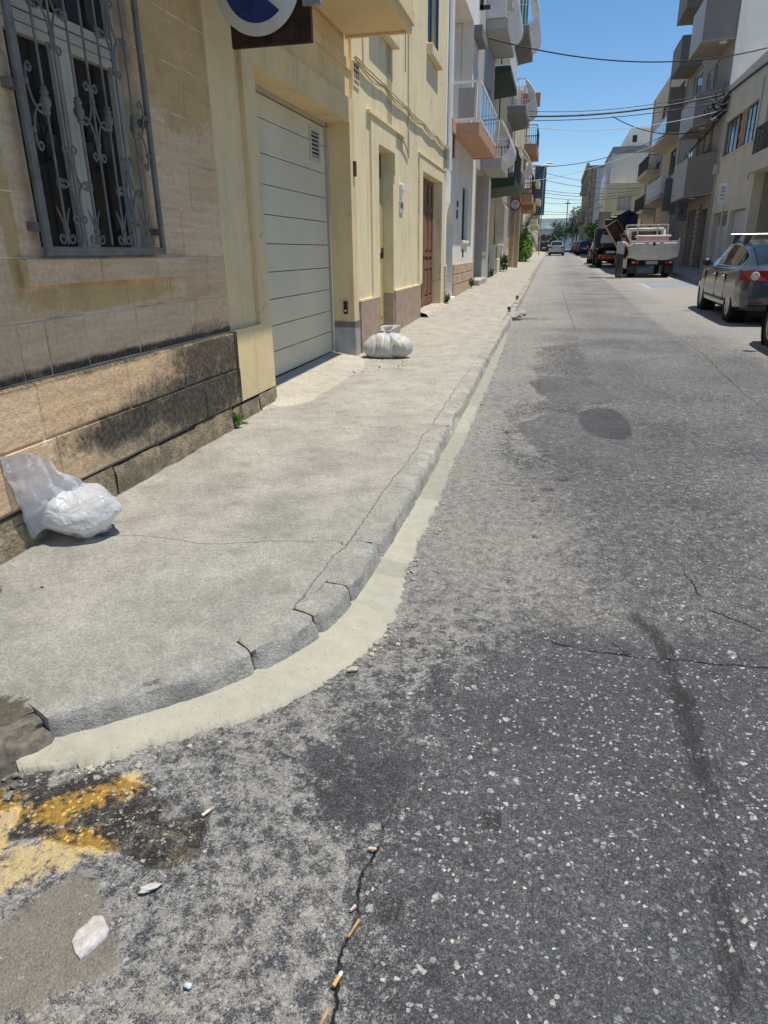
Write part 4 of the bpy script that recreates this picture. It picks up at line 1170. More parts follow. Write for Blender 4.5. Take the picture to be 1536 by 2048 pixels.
# blue field in two halves either side of the white diagonal bar
rin = rs * .76
for sgn in (1, -1):
    pts = []
    for i in range(33):
        a = -math.pi / 2 + math.pi * i / 32
        u, v = rin * math.cos(a), rin * math.sin(a)
        if u < .036: continue
        pts.append((u, v))
    vm = math.sqrt(rin ** 2 - .036 ** 2)
    pts = [(.036, -vm)] + pts + [(.036, vm)]
    ang = rad(52) if sgn > 0 else rad(52 + 180)
    q = [(cxs + u * math.cos(ang) - v * math.sin(ang), czs + u * math.sin(ang) + v * math.cos(ang)) for u, v in pts]
    MB().yprism(q, 5.1515, 5.1535).build('blue_field', M_sblue, sd)
b = MB(); b.cbox(-1.76, -1.63, 5.165, 5.20, 3.045, 3.62, .004); b.build('post_clamp', paint('galvanised', (.33, .33, .34), .5, .2, 9, .1, 60, .5), sg)
b = MB(); b.tube([(W + .0, 5.25, 3.36), (-1.7, 5.25, 3.36)], .02, 8); b.build('wall_bracket', M_blackiron, sg, True)
# ------------------------------------------------------------------ left row beyond the yellow house
def rail(root, y0, y1, x0, x1, z0, h, mat, belly=0.0, step=.11, r=.012, sides=(True, True), mid=False, name='railing'):
    """balcony railing: bars along the outer edge x1 and both returns back to the wall x0; belly>0 bows the bars outward"""
    b = MB(); sg = 1 if x1 > x0 else -1
    def bar(px, py, ox, oy):
        if belly:
            pts = [(px + ox * belly * math.sin(math.pi * min(1, t * 1.25)) ** 1 * (1 if t < .8 else 0) if False else px + ox * belly * (math.sin(math.pi * t ** .75)), py + oy * belly * math.sin(math.pi * t ** .75), z0 + h * t) for t in (0, .12, .25, .4, .55, .7, .85, 1)]
        else:
            pts = [(px, py, z0), (px, py, z0 + h)]
        b.tube(pts, r, 5, False)
    n = max(2, int((y1 - y0) / step))
    for i in range(n + 1): bar(x1, y0 + (y1 - y0) * i / n, sg, 0)
    m = max(1, int(abs(x1 - x0) / step))
    for e, yy, oy in ((sides[0], y0, -1), (sides[1], y1, 1)):
        if e:
            for i in range(m): bar(x0 + (x1 - x0) * (i + .3) / m, yy, 0, oy * .4)
    for z in ([z0 + .02, z0 + h] + ([z0 + h * .45] if mid and not belly else [])):
        b.box(x1 - .02, x1 + .02, y0 - .02, y1 + .02, z - .018, z + .018)
        if sides[0]: b.box(x0, x1 - sg * .021, y0 - .02, y0 + .02, z - .018, z + .018)
        if sides[1]: b.box(x0, x1 - sg * .021, y1 - .02, y1 + .02, z - .018, z + .018)
    if mid and belly:
        z = z0 + h * .5; w_ = belly * math.sin(math.pi * .5 ** .75)
        b.box(x1 + sg * w_ - .012, x1 + sg * w_ + .012, y0, y1, z - .012, z + .012)
        if sides[0]: b.box(x0, x1 + sg * w_, y0 - belly * .36, y0 - belly * .36 + .02, z - .012, z + .012)
    return b.build(name, mat, root)
def glazed(root, x, y0, y1, z0, z1, frame, sgn=1, mull=1, name='window', pane=None, f=.06):
    """window in an opening: frame + panes, set back from plane x"""
    b = MB(); a = x - sgn * .14; c = x - sgn * .09
    b.box(a, c, y0, y0 + f, z0, z1); b.box(a, c, y1 - f, y1, z0, z1); b.box(a, c, y0 + f, y1 - f, z0, z0 + f); b.box(a, c, y0 + f, y1 - f, z1 - f, z1)
    ys = [y0 + f]
    for k in range(mull):
        q = y0 + (y1 - y0) * (k + 1) / (mull + 1); b.box(a, c, q - f / 2, q + f / 2, z0 + f, z1 - f); ys += [q - f / 2, q + f / 2]
    ys.append(y1 - f)
    w_ = b.build(name, frame, root)
    for i in range(0, len(ys), 2): MB().box(x - sgn * .125, x - sgn * .11, ys[i], ys[i + 1], z0 + f, z1 - f).build('pane', pane or M_darkglass, w_)
    return w_
M_wpl = paint('white_plaster', (.80, .765, .69), .85, .07, 1.5, .25, 40, 0, .25, .16)
M_greypl = paint('grey_plaster', (.44, .415, .38), .88, .10, 1.2, .25, 40, 0, .25, .2)
M_dgrey = paint('dark_grey_plaster', (.22, .215, .21), .88, .10, 1.2, .25, 40)
M_terra = paint('terracotta_paint', (.50, .295, .19), .85, .12, 2, .25, 40, 0, .25, .3)
M_creampl = paint('cream_plaster', (.66, .58, .43), .88, .10, 1.0, .25, 40, 0, .25, .25)
M_green = paint('green_paint', (.025, .06, .035), .7, .2, 2, .2, 40)
M_skyglass = glass('balcony_glass', (.10, .16, .22), .05)

# white house
wh = thing('white_house', 'white house with rough stone plinth and terracotta balcony slab', 'house', (W, 19.3, .4))
X4 = W
ARC = (16.75, 17.86, .0, 2.55); WN = (19.5, 20.72, 1.80, 3.12); LOG = (17.45, 20.95, 4.22, 7.05); W2 = (21.2, 22.1, 4.4, 6.6)
facade(X4, 16.37, 22.35, .0, 9.2, [ARC, WN, LOG, W2], .30).build('wall', M_wpl, wh)
body(wh, M_wpl, X4 - 1.3, -9, 16.37, 22.35, 0, 9.2)
b = MB(); b.box(X4 - .31, X4 - 1.29, 16.37, 22.35, 7.06, 7.3); b.box(X4 - .31, X4 - 1.29, 16.37, 17.45, 0, 7.05); b.box(X4 - .31, X4 - 1.29, 20.95, 22.35, 0, 7.05); b.box(X4 - .31, X4 - 1.29, 17.46, 20.94, 3.9, 4.2); b.build('loggia_lining', M_wpl, wh)
# arch head spandrels over the doorway
yc = (ARC[0] + ARC[1]) / 2; ra = (ARC[1] - ARC[0]) / 2
b = MB()
for i in range(12):
    a0 = math.pi * i / 12; a1 = math.pi * (i + 1) / 12
    y0, z0 = yc - ra * math.cos(a0), 2.0 + ra * math.sin(a0) * .98; y1, z1 = yc - ra * math.cos(a1), 2.0 + ra * math.sin(a1) * .98
    b.add([(X4 - .004, y0, z0), (X4 - .004, y1, z1), (X4 - .004, y1, 2.552), (X4 - .004, y0, 2.552), (X4 - .29, y0, z0), (X4 - .29, y1, z1), (X4 - .29, y1, 2.552), (X4 - .29, y0, 2.552)], [(0, 1, 2, 3), (0, 4, 5, 1), (7, 6, 5, 4)])
b.build('arch_head', M_wpl, wh)
d = MB().box(X4 - .28, X4 - .25, 16.8, 17.82, .45, 2.5).build('door', paint('grey_door', (.35, .36, .36), .4, .1, 3), wh)
for k in range(3): MB().box(X4 - .249, X4 - .235, 16.88 + k * .31, 17.12 + k * .31, .7, 1.9).build('pane', M_skyglass, d)
b = MB(); b.cbox(X4 - .2, X4 + .09, 16.7, 17.9, .3, .46, .01); b.build('doorstep', M_wpl, wh)
M_rstone = paint('rough_plinth_stone', (.50, .38, .27), .95, .25, 6, 1.0, 18, 0, .2, .4)
zz = [.40, .72, .965, 1.225]
for i, (a, c) in enumerate(zip(zz[:-1], zz[1:])):
    ys_ = [17.90, 19.2 + .3 * i, 20.6 + .2 * i, 22.3]
    for p, q in zip(ys_[:-1], ys_[1:]):
        b = MB(); b.cbox(X4 + .001, X4 + .05, p + .006, q - .006, a + .006, c - .006, .015); b.build('plinth_stone', M_rstone, wh)
    b = MB(); b.cbox(X4 + .001, X4 + .05, 16.40, 16.70, a + .006, c - .006, .015); b.build('plinth_stone', M_rstone, wh)
MB().box(X4 - .01, X4 + .03, 17.9, 22.3, .2, .41).build('plinth_foot', M_rstone, wh)
glazed(wh, X4, *WN[:2], *WN[2:], paint('dark_alu', (.08, .085, .09), .4), 1, 1)
b = MB(); b.cbox(X4, X4 + .06, 19.42, 20.8, 1.72, 1.79, .008); b.build('sill', M_wpl, wh)
for (y, z, h) in ((18.45, 2.55, .14), (18.4, 2.28, .2), (19.75, 1.36, .2)): MB().cbox(X4 + .001, X4 + .03, y, y + .1, z, z + h, .004).build('letter_plate', M_blackiron, wh)
slab(wh, 17.35, 21.8, X4, -1.87, 3.99, 4.21, M_terra)
b = MB(); b.box(X4, X4 + .10, 16.75, 17.34, 3.98, 4.22); b.build('corbel', M_terra, wh)
b = MB(); b.box(X4 + .001, X4 + .08, 17.2, 17.34, 3.50, 3.95); b.build('shutter_box', paint('rust_red', (.22, .07, .045), .7), wh)
b = MB()
b.box(X4 - .0, -1.86, 17.40, 17.44, 4.99, 5.04); b.box(-1.90, -1.86, 17.44, 21.75, 4.99, 5.04); b.box(-1.895, -1.865, 17.44, 21.75, 4.27, 4.31)
for k in range(7): b.box(-1.90, -1.86, 17.40 + k * .72, 17.43 + k * .72, 4.215, 4.99)
b.box(X4, -1.90, 17.40, 17.43, 4.27, 4.30)
rl = b.build('balcony_rail', M_white, wh)
for k in range(6): MB().box(-1.885, -1.875, 17.45 + k * .72, 18.10 + k * .72, 4.32, 4.98).build('glass_panel', M_skyglass, rl)
MB().box(-2.36, -2.0, 17.405, 17.425, 4.32, 4.90).build('side_panel', paint('grey_mesh', (.33, .31, .29), .8, .15, 30), rl)
b = MB(); b.box(X4 - 1.24, X4 - 1.2, 18.2, 20.3, 4.25, 6.5); b.build('balcony_door', paint('dark_alu', (.1, .1, .1)), wh)
glazed(wh, X4, *W2[:2], *W2[2:], M_white, 1, 0, 'window', M_skyglass)
b = MB(); b.box(X4, X4 + .22, 20.98, 22.3, 6.75, 7.0); b.build('window_hood', M_dgrey, wh)
for yy, r_ in ((16.62, .045), (16.85, .03)): MB().tube([(X4 + .05, yy, 9.0), (X4 + .05, yy, 4.5), (X4 + .05, yy + .02, 3.2)], r_, 8).build('drain_pipe', M_white, wh, True)
b = MB(); b.cbox(X4 + .02, X4 + .12, 22.0, 22.08, 7.6, 8.9, .01); b.box(X4 + .02, X4 + .3, 22.0, 22.05, 7.6, 7.7)
b.build('cable_bracket', M_blackiron, wh)

# grey block with white bowed railings
gb_ = thing('grey_apartment_block', 'grey block with two bowed white balcony railings beside the white house', 'house', (W, 25, .5))
X5 = W
DH = (22.9, 24.6, 0, 3.1)
facade(X5, 22.36, 27.4, 0, 11.5, [(22.7, 25.2, 0, 3.85), (24.5, 26.3, 4.2, 6.5), (24.5, 26.3, 7.95, 10.2)], .55).build('wall', M_greypl, gb_)
body(gb_, M_greypl, X5 - .60, -9, 22.36, 27.4, 0, 11.5)
b = MB(); b.box(X5 - .54, X5 - .5, 22.75, 24.0, .6, 2.7); b.build('door', paint('dark_door', (.10, .09, .085), .6), gb_)
b = MB(); b.cbox(X5 - .5, X5 + .22, 22.4, 25.0, .3, .68, .015); b.build('doorstep', M_greypl, gb_)
for z0, y0, y1 in ((3.95, 23.7, 26.9), (7.65, 24.0, 27.3)):
    slab(gb_, y0, y1, X5, -1.84, z0, z0 + .25, M_greypl)
    rail(gb_, y0 + .05, y1 - .05, X5, -1.88, z0 + .25, 1.02, M_white, .30, .10, .013, mid=True)
    glazed(gb_, X5, 24.5, 26.3, z0 + .27, z0 + 2.5, M_white, 1, 1, 'balcony_door', M_skyglass)
b = MB(); b.box(X5, -1.9, 23.95, 24.05, 7.91, 10.4); b.build('party_screen', M_wpl, gb_)
b = MB(); b.box(X5 - .02, X5 + .25, 22.5, 23.2, 8.9, 9.3); b.build('roof_eave', M_terra, gb_)

# green-slabbed house with front garden wall
gr_ = thing('green_balcony_house', 'cream house with dark green balcony slabs and low garden wall', 'house', (W, 30.5, .6))
X6 = W - .6
facade(X6, 27.41, 33.9, 0, 11.2, [(28.6, 29.8, 0, 2.9), (30.6, 32.4, 1.5, 2.9), (29, 31, 4.3, 6.4), (29, 31, 7.9, 10)], .3).build('wall', M_creampl, gr_)
body(gr_, M_creampl, X6 - .35, -9, 27.41, 33.9, 0, 11.2)
b = MB(); b.box(X6 - .12, X6 - .07, 28.62, 29.78, .7, 2.88); b.build('door', paint('beige_door', (.36, .33, .27), .6), gr_)
glazed(gr_, X6, 30.6, 32.4, 1.5, 2.9, M_white, 1, 1)
b = MB(); b.add([(X6, 27.45, 3.55), (-1.62, 27.45, 3.72), (-1.62, 31.6, 3.72), (X6, 31.6, 3.55), (X6, 27.45, 3.97), (-1.62, 27.45, 3.97), (-1.62, 31.6, 3.97), (X6, 31.6, 3.97)], [(0, 1, 2, 3), (4, 7, 6, 5), (0, 4, 5, 1), (1, 5, 6, 2), (2, 6, 7, 3), (3, 7, 4, 0)])
b.build('balcony_slab', M_green, gr_)
rail(gr_, 27.5, 31.5, X6, -1.66, 3.97, 1.0, M_blackiron, 0, .12, .012)
b = MB(); b.add([(X6, 28.2, 7.3), (-2.0, 28.2, 7.42), (-2.0, 32.3, 7.42), (X6, 32.3, 7.3), (X6, 28.2, 7.6), (-2.0, 28.2, 7.6), (-2.0, 32.3, 7.6), (X6, 32.3, 7.6)], [(0, 1, 2, 3), (4, 7, 6, 5), (0, 4, 5, 1), (1, 5, 6, 2), (2, 6, 7, 3), (3, 7, 4, 0)])
b.build('balcony_slab', M_green, gr_)
rail(gr_, 28.3, 32.2, X6, -2.04, 7.6, .9, M_white, .0, .12, .012)
b = MB(); b.box(X6, W + .02, 27.42, 27.56, .4, 3.9); b.build('party_wall', M_wpl, gr_)
for yy, zt in ((29.4, 1.68), (33.6, 1.7)):
    b = MB(); b.cbox(W - .12, W + .1, yy, yy + .3, .45, zt, .01); b.cbox(W - .15, W + .13, yy - .03, yy + .33, zt + .001, zt + .09, .01); b.build('gate_pier', M_wpl, gr_)
b = MB(); b.cbox(W - .1, W + .05, 29.71, 33.59, .45, 1.2, .01); b.build('garden_wall', M_creampl, gr_)
b = MB(); b.cbox(W - .3, W - .12, 31.0, 31.9, 1.0, 1.45, .05); b.build('garden_bin', M_blackiron, gr_)
b = MB(); b.add([(W - .25, 33.92, .5), (W + .1, 33.92, .5), (W + .1, 36.6, .5), (W - .25, 36.6, .5), (W - .35, 33.92, 4.0), (W + .1, 33.92, 3.4), (W + .1, 36.6, 3.4), (W - .35, 36.6, 4.0)], [(0, 3, 2, 1), (4, 5, 6, 7), (0, 1, 5, 4), (1, 2, 6, 5), (2, 3, 7, 6), (3, 0, 4, 7)])
b.build('grey_pillar', M_greypl, gr_)

# further houses with railings above one another
fh = thing('bowed_railing_house', 'pale house with dark slabs and white bowed railings stacked above each other', 'house', (W, 37, .7))
facade(W, 34.0, 39.4, 0, 13, [(35, 36.2, 0, 3), (37, 38.4, 1.6, 3), (35.5, 37.5, 7.75, 9.8), (35.5, 37.5, 4.9, 6.9)], .3).build('wall', M_creampl, fh)
body(fh, M_creampl, W - .35, -9, 34.0, 39.4, 0, 13)
for (z0, z1, y0, y1, h, xo) in ((7.0, 7.35, 32.8, 38.4, 1.0, -1.70), (9.9, 10.25, 33.6, 39.0, 1.4, -1.74), (4.5, 5.0, 36.5, 40.5, 1.05, -1.85)):
    b = MB(); b.add([(W, max(y0, 34.0), z0), (xo, max(y0, 34.0), z0 + .12), (xo, y1, z0 + .12), (W, y1, z0), (W, max(y0, 34.0), z1), (xo, max(y0, 34.0), z1), (xo, y1, z1), (W, y1, z1)], [(0, 1, 2, 3), (4, 7, 6, 5), (0, 4, 5, 1), (1, 5, 6, 2), (2, 6, 7, 3), (3, 7, 4, 0)])
    b.build('balcony_slab', M_dgrey, fh)
    rail(fh, max(y0, 34.0) + .05, y1 - .05, W, xo - .06, z1, h, M_white, .42, .12, .016, mid=True)
for k in range(6): MB().box(W + .02 + k * .11, W + .115 + k * .11, 34.04, 34.08, 10.3, 12.2).build('privacy_slat', paint('sea_green_panel', (.10, .22, .17), .4, .1, 3), fh)
glazed(fh, W, 37, 38.4, 1.6, 3, M_white); MB().box(W - .2, W - .15, 35.02, 36.18, .7, 3).build('door', M_dwood, fh)

tn = thing('tan_stone_house', 'tan stone house behind the speed limit sign', 'house', (W, 45, .8))
facade(W + .05, 39.45, 49.0, 0, 8.6, [(41, 42.2, 0, 3.0), (44, 45.4, 1.7, 3.1), (47, 48, 1.7, 3.1), (42, 43.6, 4.9, 6.8), (46, 47.4, 4.9, 6.8)], .25).build('wall', M_creampl, tn)
body(tn, paint('tan_stone', (.46, .35, .23), .9, .2, 2, .5, 20), W - .25, -9, 39.45, 49.0, 0, 8.6)
MB().box(W + .055, W + .5, 39.46, 40.0, .5, 5.2).build('buttress', paint('tan_stone', (0, 0, 0)), tn)
for (y0, y1, z0, z1) in ((44, 45.4, 1.7, 3.1), (47, 48, 1.7, 3.1), (42, 43.6, 4.9, 6.8), (46, 47.4, 4.9, 6.8)): glazed(tn, W + .05, y0, y1, z0, z1, M_dwood)
b = MB(); b.cbox(W + .04, W + .3, 41.0, 42.2, .5, .75, .02); b.build('doorstep', M_creampl, tn)
MB().box(W - .15, W - .12, 41.0, 42.2, .7, 3.0).build('door', M_dwood, tn)
MB().box(W + .04, -1.65, 46.2, 49.5, 4.3, 4.75).build('balcony_slab', M_terra, tn)
rail(tn, 46.25, 49.4, W, -1.7, 4.75, 1.1, M_blackiron, 0, .12, .012)

b = MB(); b.cbox(W + .06, -1.46, 45.0, 45.25, 9.16, 9.85, .02); b.cbox(W + .0, W + .055, 44.5, 45.6, 8.6, 9.9, .02); b.build('rooftop_panel', M_terra, tn)

th_ = thing('terracotta_balcony_house', 'tall pale house with terracotta balcony slabs and dark railings', 'house', (W, 54, .9))
facade(W + .02, 49.05, 57.5, 0, 11.0, [(51, 52.2, 0, 3.2), (54, 56, 1.8, 3.3), (51, 53, 4.8, 6.9), (51, 53, 7.9, 10)], .25).build('wall', M_wpl, th_)
body(th_, M_wpl, W - .28, -9, 49.05, 57.5, 0, 11.0)
for z in (4.0, 7.3):
    MB().box(W + .02, -1.62, 49.3, 54, z, z + .5).build('balcony_slab', M_terra, th_)
    rail(th_, 49.4, 53.9, W, -1.68, z + .5, 1.1, M_blackiron, 0, .12, .013, mid=True)
for z in (4.8, 7.9): glazed(th_, W + .02, 51, 53, z, z + 2.1, M_dwood)
glazed(th_, W + .02, 54, 56, 1.8, 3.3, M_white); MB().box(W - .2, W - .15, 51, 52.2, .8, 3.2).build('door', M_dwood, th_)

# far left end of the street
fl = thing('blue_edged_house', 'white house with cream balconies and a dark blue side wall far up the left', 'house', (-2.6, 70, 1))
facade(-2.55, 62, 80, 0, 9.6, [(64, 66, 1.6, 3.2), (69, 71, 1.6, 3.2), (65, 67, 4.8, 6.6), (72, 74, 4.8, 6.6), (65, 67, 7.3, 8.9)], .25).build('wall', M_wpl, fl)
body(fl, M_wpl, -2.85, -9, 62, 80, 0, 9.6)
for (y0, y1, z) in ((63.5, 67.5, 3.6), (63.5, 67.5, 6.6), (70.5, 75, 3.4), (70.5, 75, 5.6)):
    MB().box(-2.55, -1.75, y0, y1, z, z + .45).build('balcony_slab', M_creampl, fl)
    rail(fl, y0 + .05, y1 - .05, -2.55, -1.8, z + .45, 1.0, M_blackiron, 0, .14, .014)
for (y0, y1, z0, z1) in ((64, 66, 1.6, 3.2), (69, 71, 1.6, 3.2), (65, 67, 4.8, 6.6), (72, 74, 4.8, 6.6), (65, 67, 7.3, 8.9)): glazed(fl, -2.55, y0, y1, z0, z1, M_white)
MB().box(-2.54, -1.5, 76, 79.5, 5.0, 9.3).build('blue_screen', paint('deep_blue', (.03, .09, .16), .6), fl)
fl2 = thing('far_left_house', 'small far house with ochre wall past the blue-edged house', 'house', (-2.8, 95, 1))
facade(-2.75, 81, 112, 0, 6.2, [(84, 86, 1.9, 3.4), (90, 92, 1.9, 3.4), (97, 99, 1.9, 3.4)], .3).build('wall', M_creampl, fl2)
body(fl2, M_creampl, -3.1, -9, 81, 112, 0, 6.2)
for y in (84, 90, 97): glazed(fl2, -2.75, y, y + 2, 1.9, 3.4, M_white)

# ------------------------------------------------------------------ right-hand row
XR = 6.8
M_rcream = paint('shaded_cream_plaster', (.64, .585, .46), .88, .08, 1.0, .25, 40, 0, .25, .18)
M_brown = paint('taupe_plaster', (.34, .30, .255), .88, .10, 1.0, .25, 40, 0, .25, .15)
M_brown2 = paint('dark_taupe_plaster', (.22, .20, .18), .88, .10, 1.0, .25, 40)
M_lgrey = paint('light_grey_panel', (.50, .49, .48), .85, .08, 1.0, .2, 40)
rc = thing('cream_corner_house', 'cream house with brick-filled window above two white doors, beside the dark saloon', 'house', (XR, 31, .5))
RW = (30.8, 36.15, 5.22, 6.60); RD1 = (33.15, 35.9, 0, 2.965); RD2 = (30.25, 32.75, 0, 2.93); RC = (14.5, 29.7, 0, 4.04); RB = (14.5, 29.5, 4.6, 6.9)
facade(XR, 14.0, 36.68, 0, 8.05, [RW, RD1, RD2, RC, RB], .35, -1).build('wall', M_rcream, rc)
body(rc, M_rcream, XR + 1.9, 14, 14.0, 36.68, 0, 8.05)
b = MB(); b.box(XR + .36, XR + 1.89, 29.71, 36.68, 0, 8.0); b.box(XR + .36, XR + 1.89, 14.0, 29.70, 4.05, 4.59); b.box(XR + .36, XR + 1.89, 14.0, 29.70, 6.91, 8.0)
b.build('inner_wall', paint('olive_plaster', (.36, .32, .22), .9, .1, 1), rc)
b = MB(); b.box(XR - .02, XR + .34, 30.6, 36.3, 5.08, 5.215); b.box(XR - .05, XR - .021, 30.6, 36.3, 5.15, 5.215); b.build('window_sill', M_rcream, rc)
for y0, y1 in ((33.95, 36.1), (30.85, 32.7)): glazed(rc, XR, y0, y1, 5.23, 6.58, M_blackiron, -1, 2, 'window', glass('grey_glass', (.10, .10, .10), .15), .05)
br = MB().box(XR + .16, XR + .30, 32.71, 33.94, 5.225, 6.595).build('brick_panel', M_mortar, rc)
M_brick = paint('pale_brick', (.44, .27, .15), .9, .25, 6, .5, 30)
for i in range(6):
    for k in range(3):
        y0 = 32.72 + k * .41 - (.2 if i % 2 else 0); y1 = min(33.93, y0 + .395); y0 = max(32.72, y0)
        if y1 - y0 > .08: MB().box(XR + .13, XR + .159, y0, y1, 5.235 + i * .226, 5.235 + i * .226 + .214).build('brick', M_brick, br)
for (y0, y1, z1) in ((33.2, 35.85, 2.93), (30.3, 32.7, 2.9)):
    d = MB().box(XR + .18, XR + .22, y0, y1, .4, z1).build('garage_door', paint('bluish_white_door', (.55, .56, .58), .5, .06, 2), rc)
    for k in range(1, 4): MB().box(XR + .16, XR + .179, y0 + (y1 - y0) * k / 4 - .02, y0 + (y1 - y0) * k / 4 + .02, .42, z1 - .65).build('batten', paint('bluish_white_door', (0, 0, 0)), d)
    if y0 > 33:
        MB().box(XR + .165, XR + .179, y0 + .2, y1 - .2, 2.42, 2.86).build('grille_opening', M_blackiron, d)
        for k in range(7): MB().box(XR + .15, XR + .164, y0 + .32 + k * .33, y0 + .36 + k * .33, 2.42, 2.86).build('grille_bar', M_white, d)
b = MB(); b.box(XR - .25, XR - .02, 14.0, 29.75, 4.02, 4.60); b.build('balcony_front', M_rcream, rc)
rail(rc, 14.5, 29.6, XR + .2, XR - .2, 4.6, .85, M_blackiron, 0, .16, .015, (False, True))
cable([(XR - .02, 30.45, 7.2), (XR - .02, 30.4, 5.4), (XR - .02, 30.5, 4.1), (XR - .03, 30.55, 3.9)], .025, M_greypl, rc, 'conduit')
MB().tube([(XR - .03, 36.5, 8.0), (XR - .03, 36.5, .4)], .05, 8).build('drain_pipe', M_greypl, rc, True)
b = MB(); b.cbox(XR - .2, XR - .01, 36.2, 36.5, 4.6, 5.0, .02); b.build('meter_box', M_lgrey, rc)

ap = thing('taupe_apartment_block', 'tall taupe apartment block with white party wall and stepped bay balconies', 'building', (XR, 42, .6))
facade(XR, 36.70, 48.2, 0, 17, [(37.6, 38.9, 0, 3.3), (40, 42.6, 0, 3.4), (40.0, 41.1, 5.3, 7.0), (41.6, 42.8, 5.3, 7.0), (39.5, 40.6, 8.1, 9.7), (41.2, 42.4, 8.1, 9.7), (44, 46.6, 4.6, 6.6), (44, 46.6, 8.4, 10.4)], .3, -1).build('wall', M_brown, ap)
body(ap, M_brown, XR + .35, 15, 36.72, 48.2, 0, 17)
MB().box(XR + .02, 15, 36.69, 36.715, 8.05, 17).build('party_wall', M_wpl, ap)
for (y0, y1, z0, z1) in ((40.0, 41.1, 5.3, 7.0), (41.6, 42.8, 5.3, 7.0), (39.5, 40.6, 8.1, 9.7), (41.2, 42.4, 8.1, 9.7), (44, 46.6, 4.6, 6.6), (44, 46.6, 8.4, 10.4)): glazed(ap, XR, y0, y1, z0, z1, M_white, -1, 1, 'window', M_skyglass)
def bay(z0, z1, tip=5.9, yn=36.75, yd=39.1, yf=43.2, m1=M_brown2):
    b = MB(); th = .15
    poly = [(XR, yn), (XR, yf), (tip, yf), (tip, yd)]
    b.prism(poly[::-1], z0, z0 + .2)
    b.build('balcony_slab', M_brown, ap)
    b = MB(); b.prism([(XR - .001, yn - .005), (tip - .005, yd - .005), (tip + .12, yd + .06), (XR - .001, yn + .2)][::-1], z0 + .05, z1); b.build('balcony_parapet', m1, ap)
    b = MB(); b.box(tip - .01, tip + .12, yd + .062, yf, z0 + .05, z1); b.build('balcony_panel', M_lgrey, ap)
    MB().lathe([(.16, -.05), (.16, 0)], 14, (XR - .4, yd + .2, z0 - .003)).build('soffit_lamp', M_white, ap)
bay(3.85, 5.62); bay(6.9, 8.25); bay(9.85, 11.6, 5.5, 36.75, 36.95, 40.2)
b = MB()
for z0, z1 in ((10.6, 12.0), (13.2, 14.8)):
    b.box(5.7, XR, 44.8, 44.95, z0, z1); b.box(5.7, 5.85, 44.951, 48, z0, z1); b.box(5.851, XR, 44.951, 48, z0, z0 + .2)
b.build('upper_balconies', M_brown2, ap)
b = MB(); b.box(6.3, XR - .001, 46.2, 46.35, 3.4, 5.5); b.box(5.9, XR - .001, 46.36, 46.45, 3.6, 5.35); b.build('balcony_fin', M_brown2, ap)
for i in range(14): MB().cbox(XR - .12, XR - .005, 39.05, 39.85, .45 + i * .22, .65 + i * .22, .02).build('quoin_stone', paint('quoin_tan', (.36, .30, .22), .9, .2, 5), ap)
for i in range(9): MB().cbox(XR - .12, XR - .005, 38.9, 39.75, 5.65 + i * .24, 5.87 + i * .24, .02).build('quoin_stone', paint('quoin_tan', (0, 0, 0)), ap)
b = MB(); b.box(XR + .2, XR + .25, 37.6, 38.9, .5, 3.3); b.box(XR + .2, XR + .25, 40, 42.6, .5, 3.4); dd_ = b.build('glazed_entrance', M_darkglass, ap)
b = MB()
for y in (40, 40.65, 41.3, 41.95, 42.55): b.box(XR + .14, XR + .199, y, y + .05, .5, 3.4)
b.build('entrance_frame', M_greypl, dd_)
b = MB(); b.cbox(6.25, XR - .01, 43.3, 43.42, 2.95, 3.9, .02); bx_ = b.build('projecting_sign', paint('pale_blue_sign', (.22, .27, .33), .5, .08, 3), ap)
bm_ = MB(); bm_.add([(6.42, 43.295, 3.25), (6.47, 43.295, 3.25), (6.545, 43.295, 3.62), (6.515, 43.295, 3.62)], [(0, 1, 2, 3)]); bm_.add([(6.59, 43.295, 3.25), (6.64, 43.295, 3.25), (6.565, 43.295, 3.62), (6.535, 43.295, 3.62)], [(0, 1, 2, 3)]); bm_.add([(6.47, 43.294, 3.36), (6.59, 43.294, 3.36), (6.58, 43.294, 3.41), (6.48, 43.294, 3.41)], [(0, 1, 2, 3)])
bm_.build('sign_letter', paint('sign_ink', (.05, .07, .1), .5), bx_)

tb = thing('tan_balcony_block', 'tan apartment block with glass-fronted balcony and black railings up the right', 'building', (XR, 57, .8))
M_tanpl = paint('tan_plaster', (.55, .45, .32), .88, .10, 1.0, .25, 40, 0, .25, .22)
facade(XR, 48.25, 66, 0, 12.6, [(50, 52.5, 5.6, 7.4), (50, 52.5, 9.0, 11), (57, 59.5, 5.6, 7.4), (57, 59.5, 9, 11), (54, 55.5, 0, 3.2), (58, 60, 1.8, 3.3), (62.5, 64, 0, 3.2)], .3, -1).build('wall', M_tanpl, tb)
body(tb, M_tanpl, XR + .35, 15, 48.25, 66, 0, 12.6)
for (y0, y1, z0, z1) in ((50, 52.5, 5.6, 7.4), (50, 52.5, 9.0, 11), (57, 59.5, 5.6, 7.4), (57, 59.5, 9, 11), (58, 60, 1.8, 3.3)): glazed(tb, XR, y0, y1, z0, z1, M_dwood, -1, 1)
for y in (54, 62.5): MB().box(XR + .2, XR + .25, y + .02, y + 1.48, .6, 3.2).build('door', M_dwood, tb)
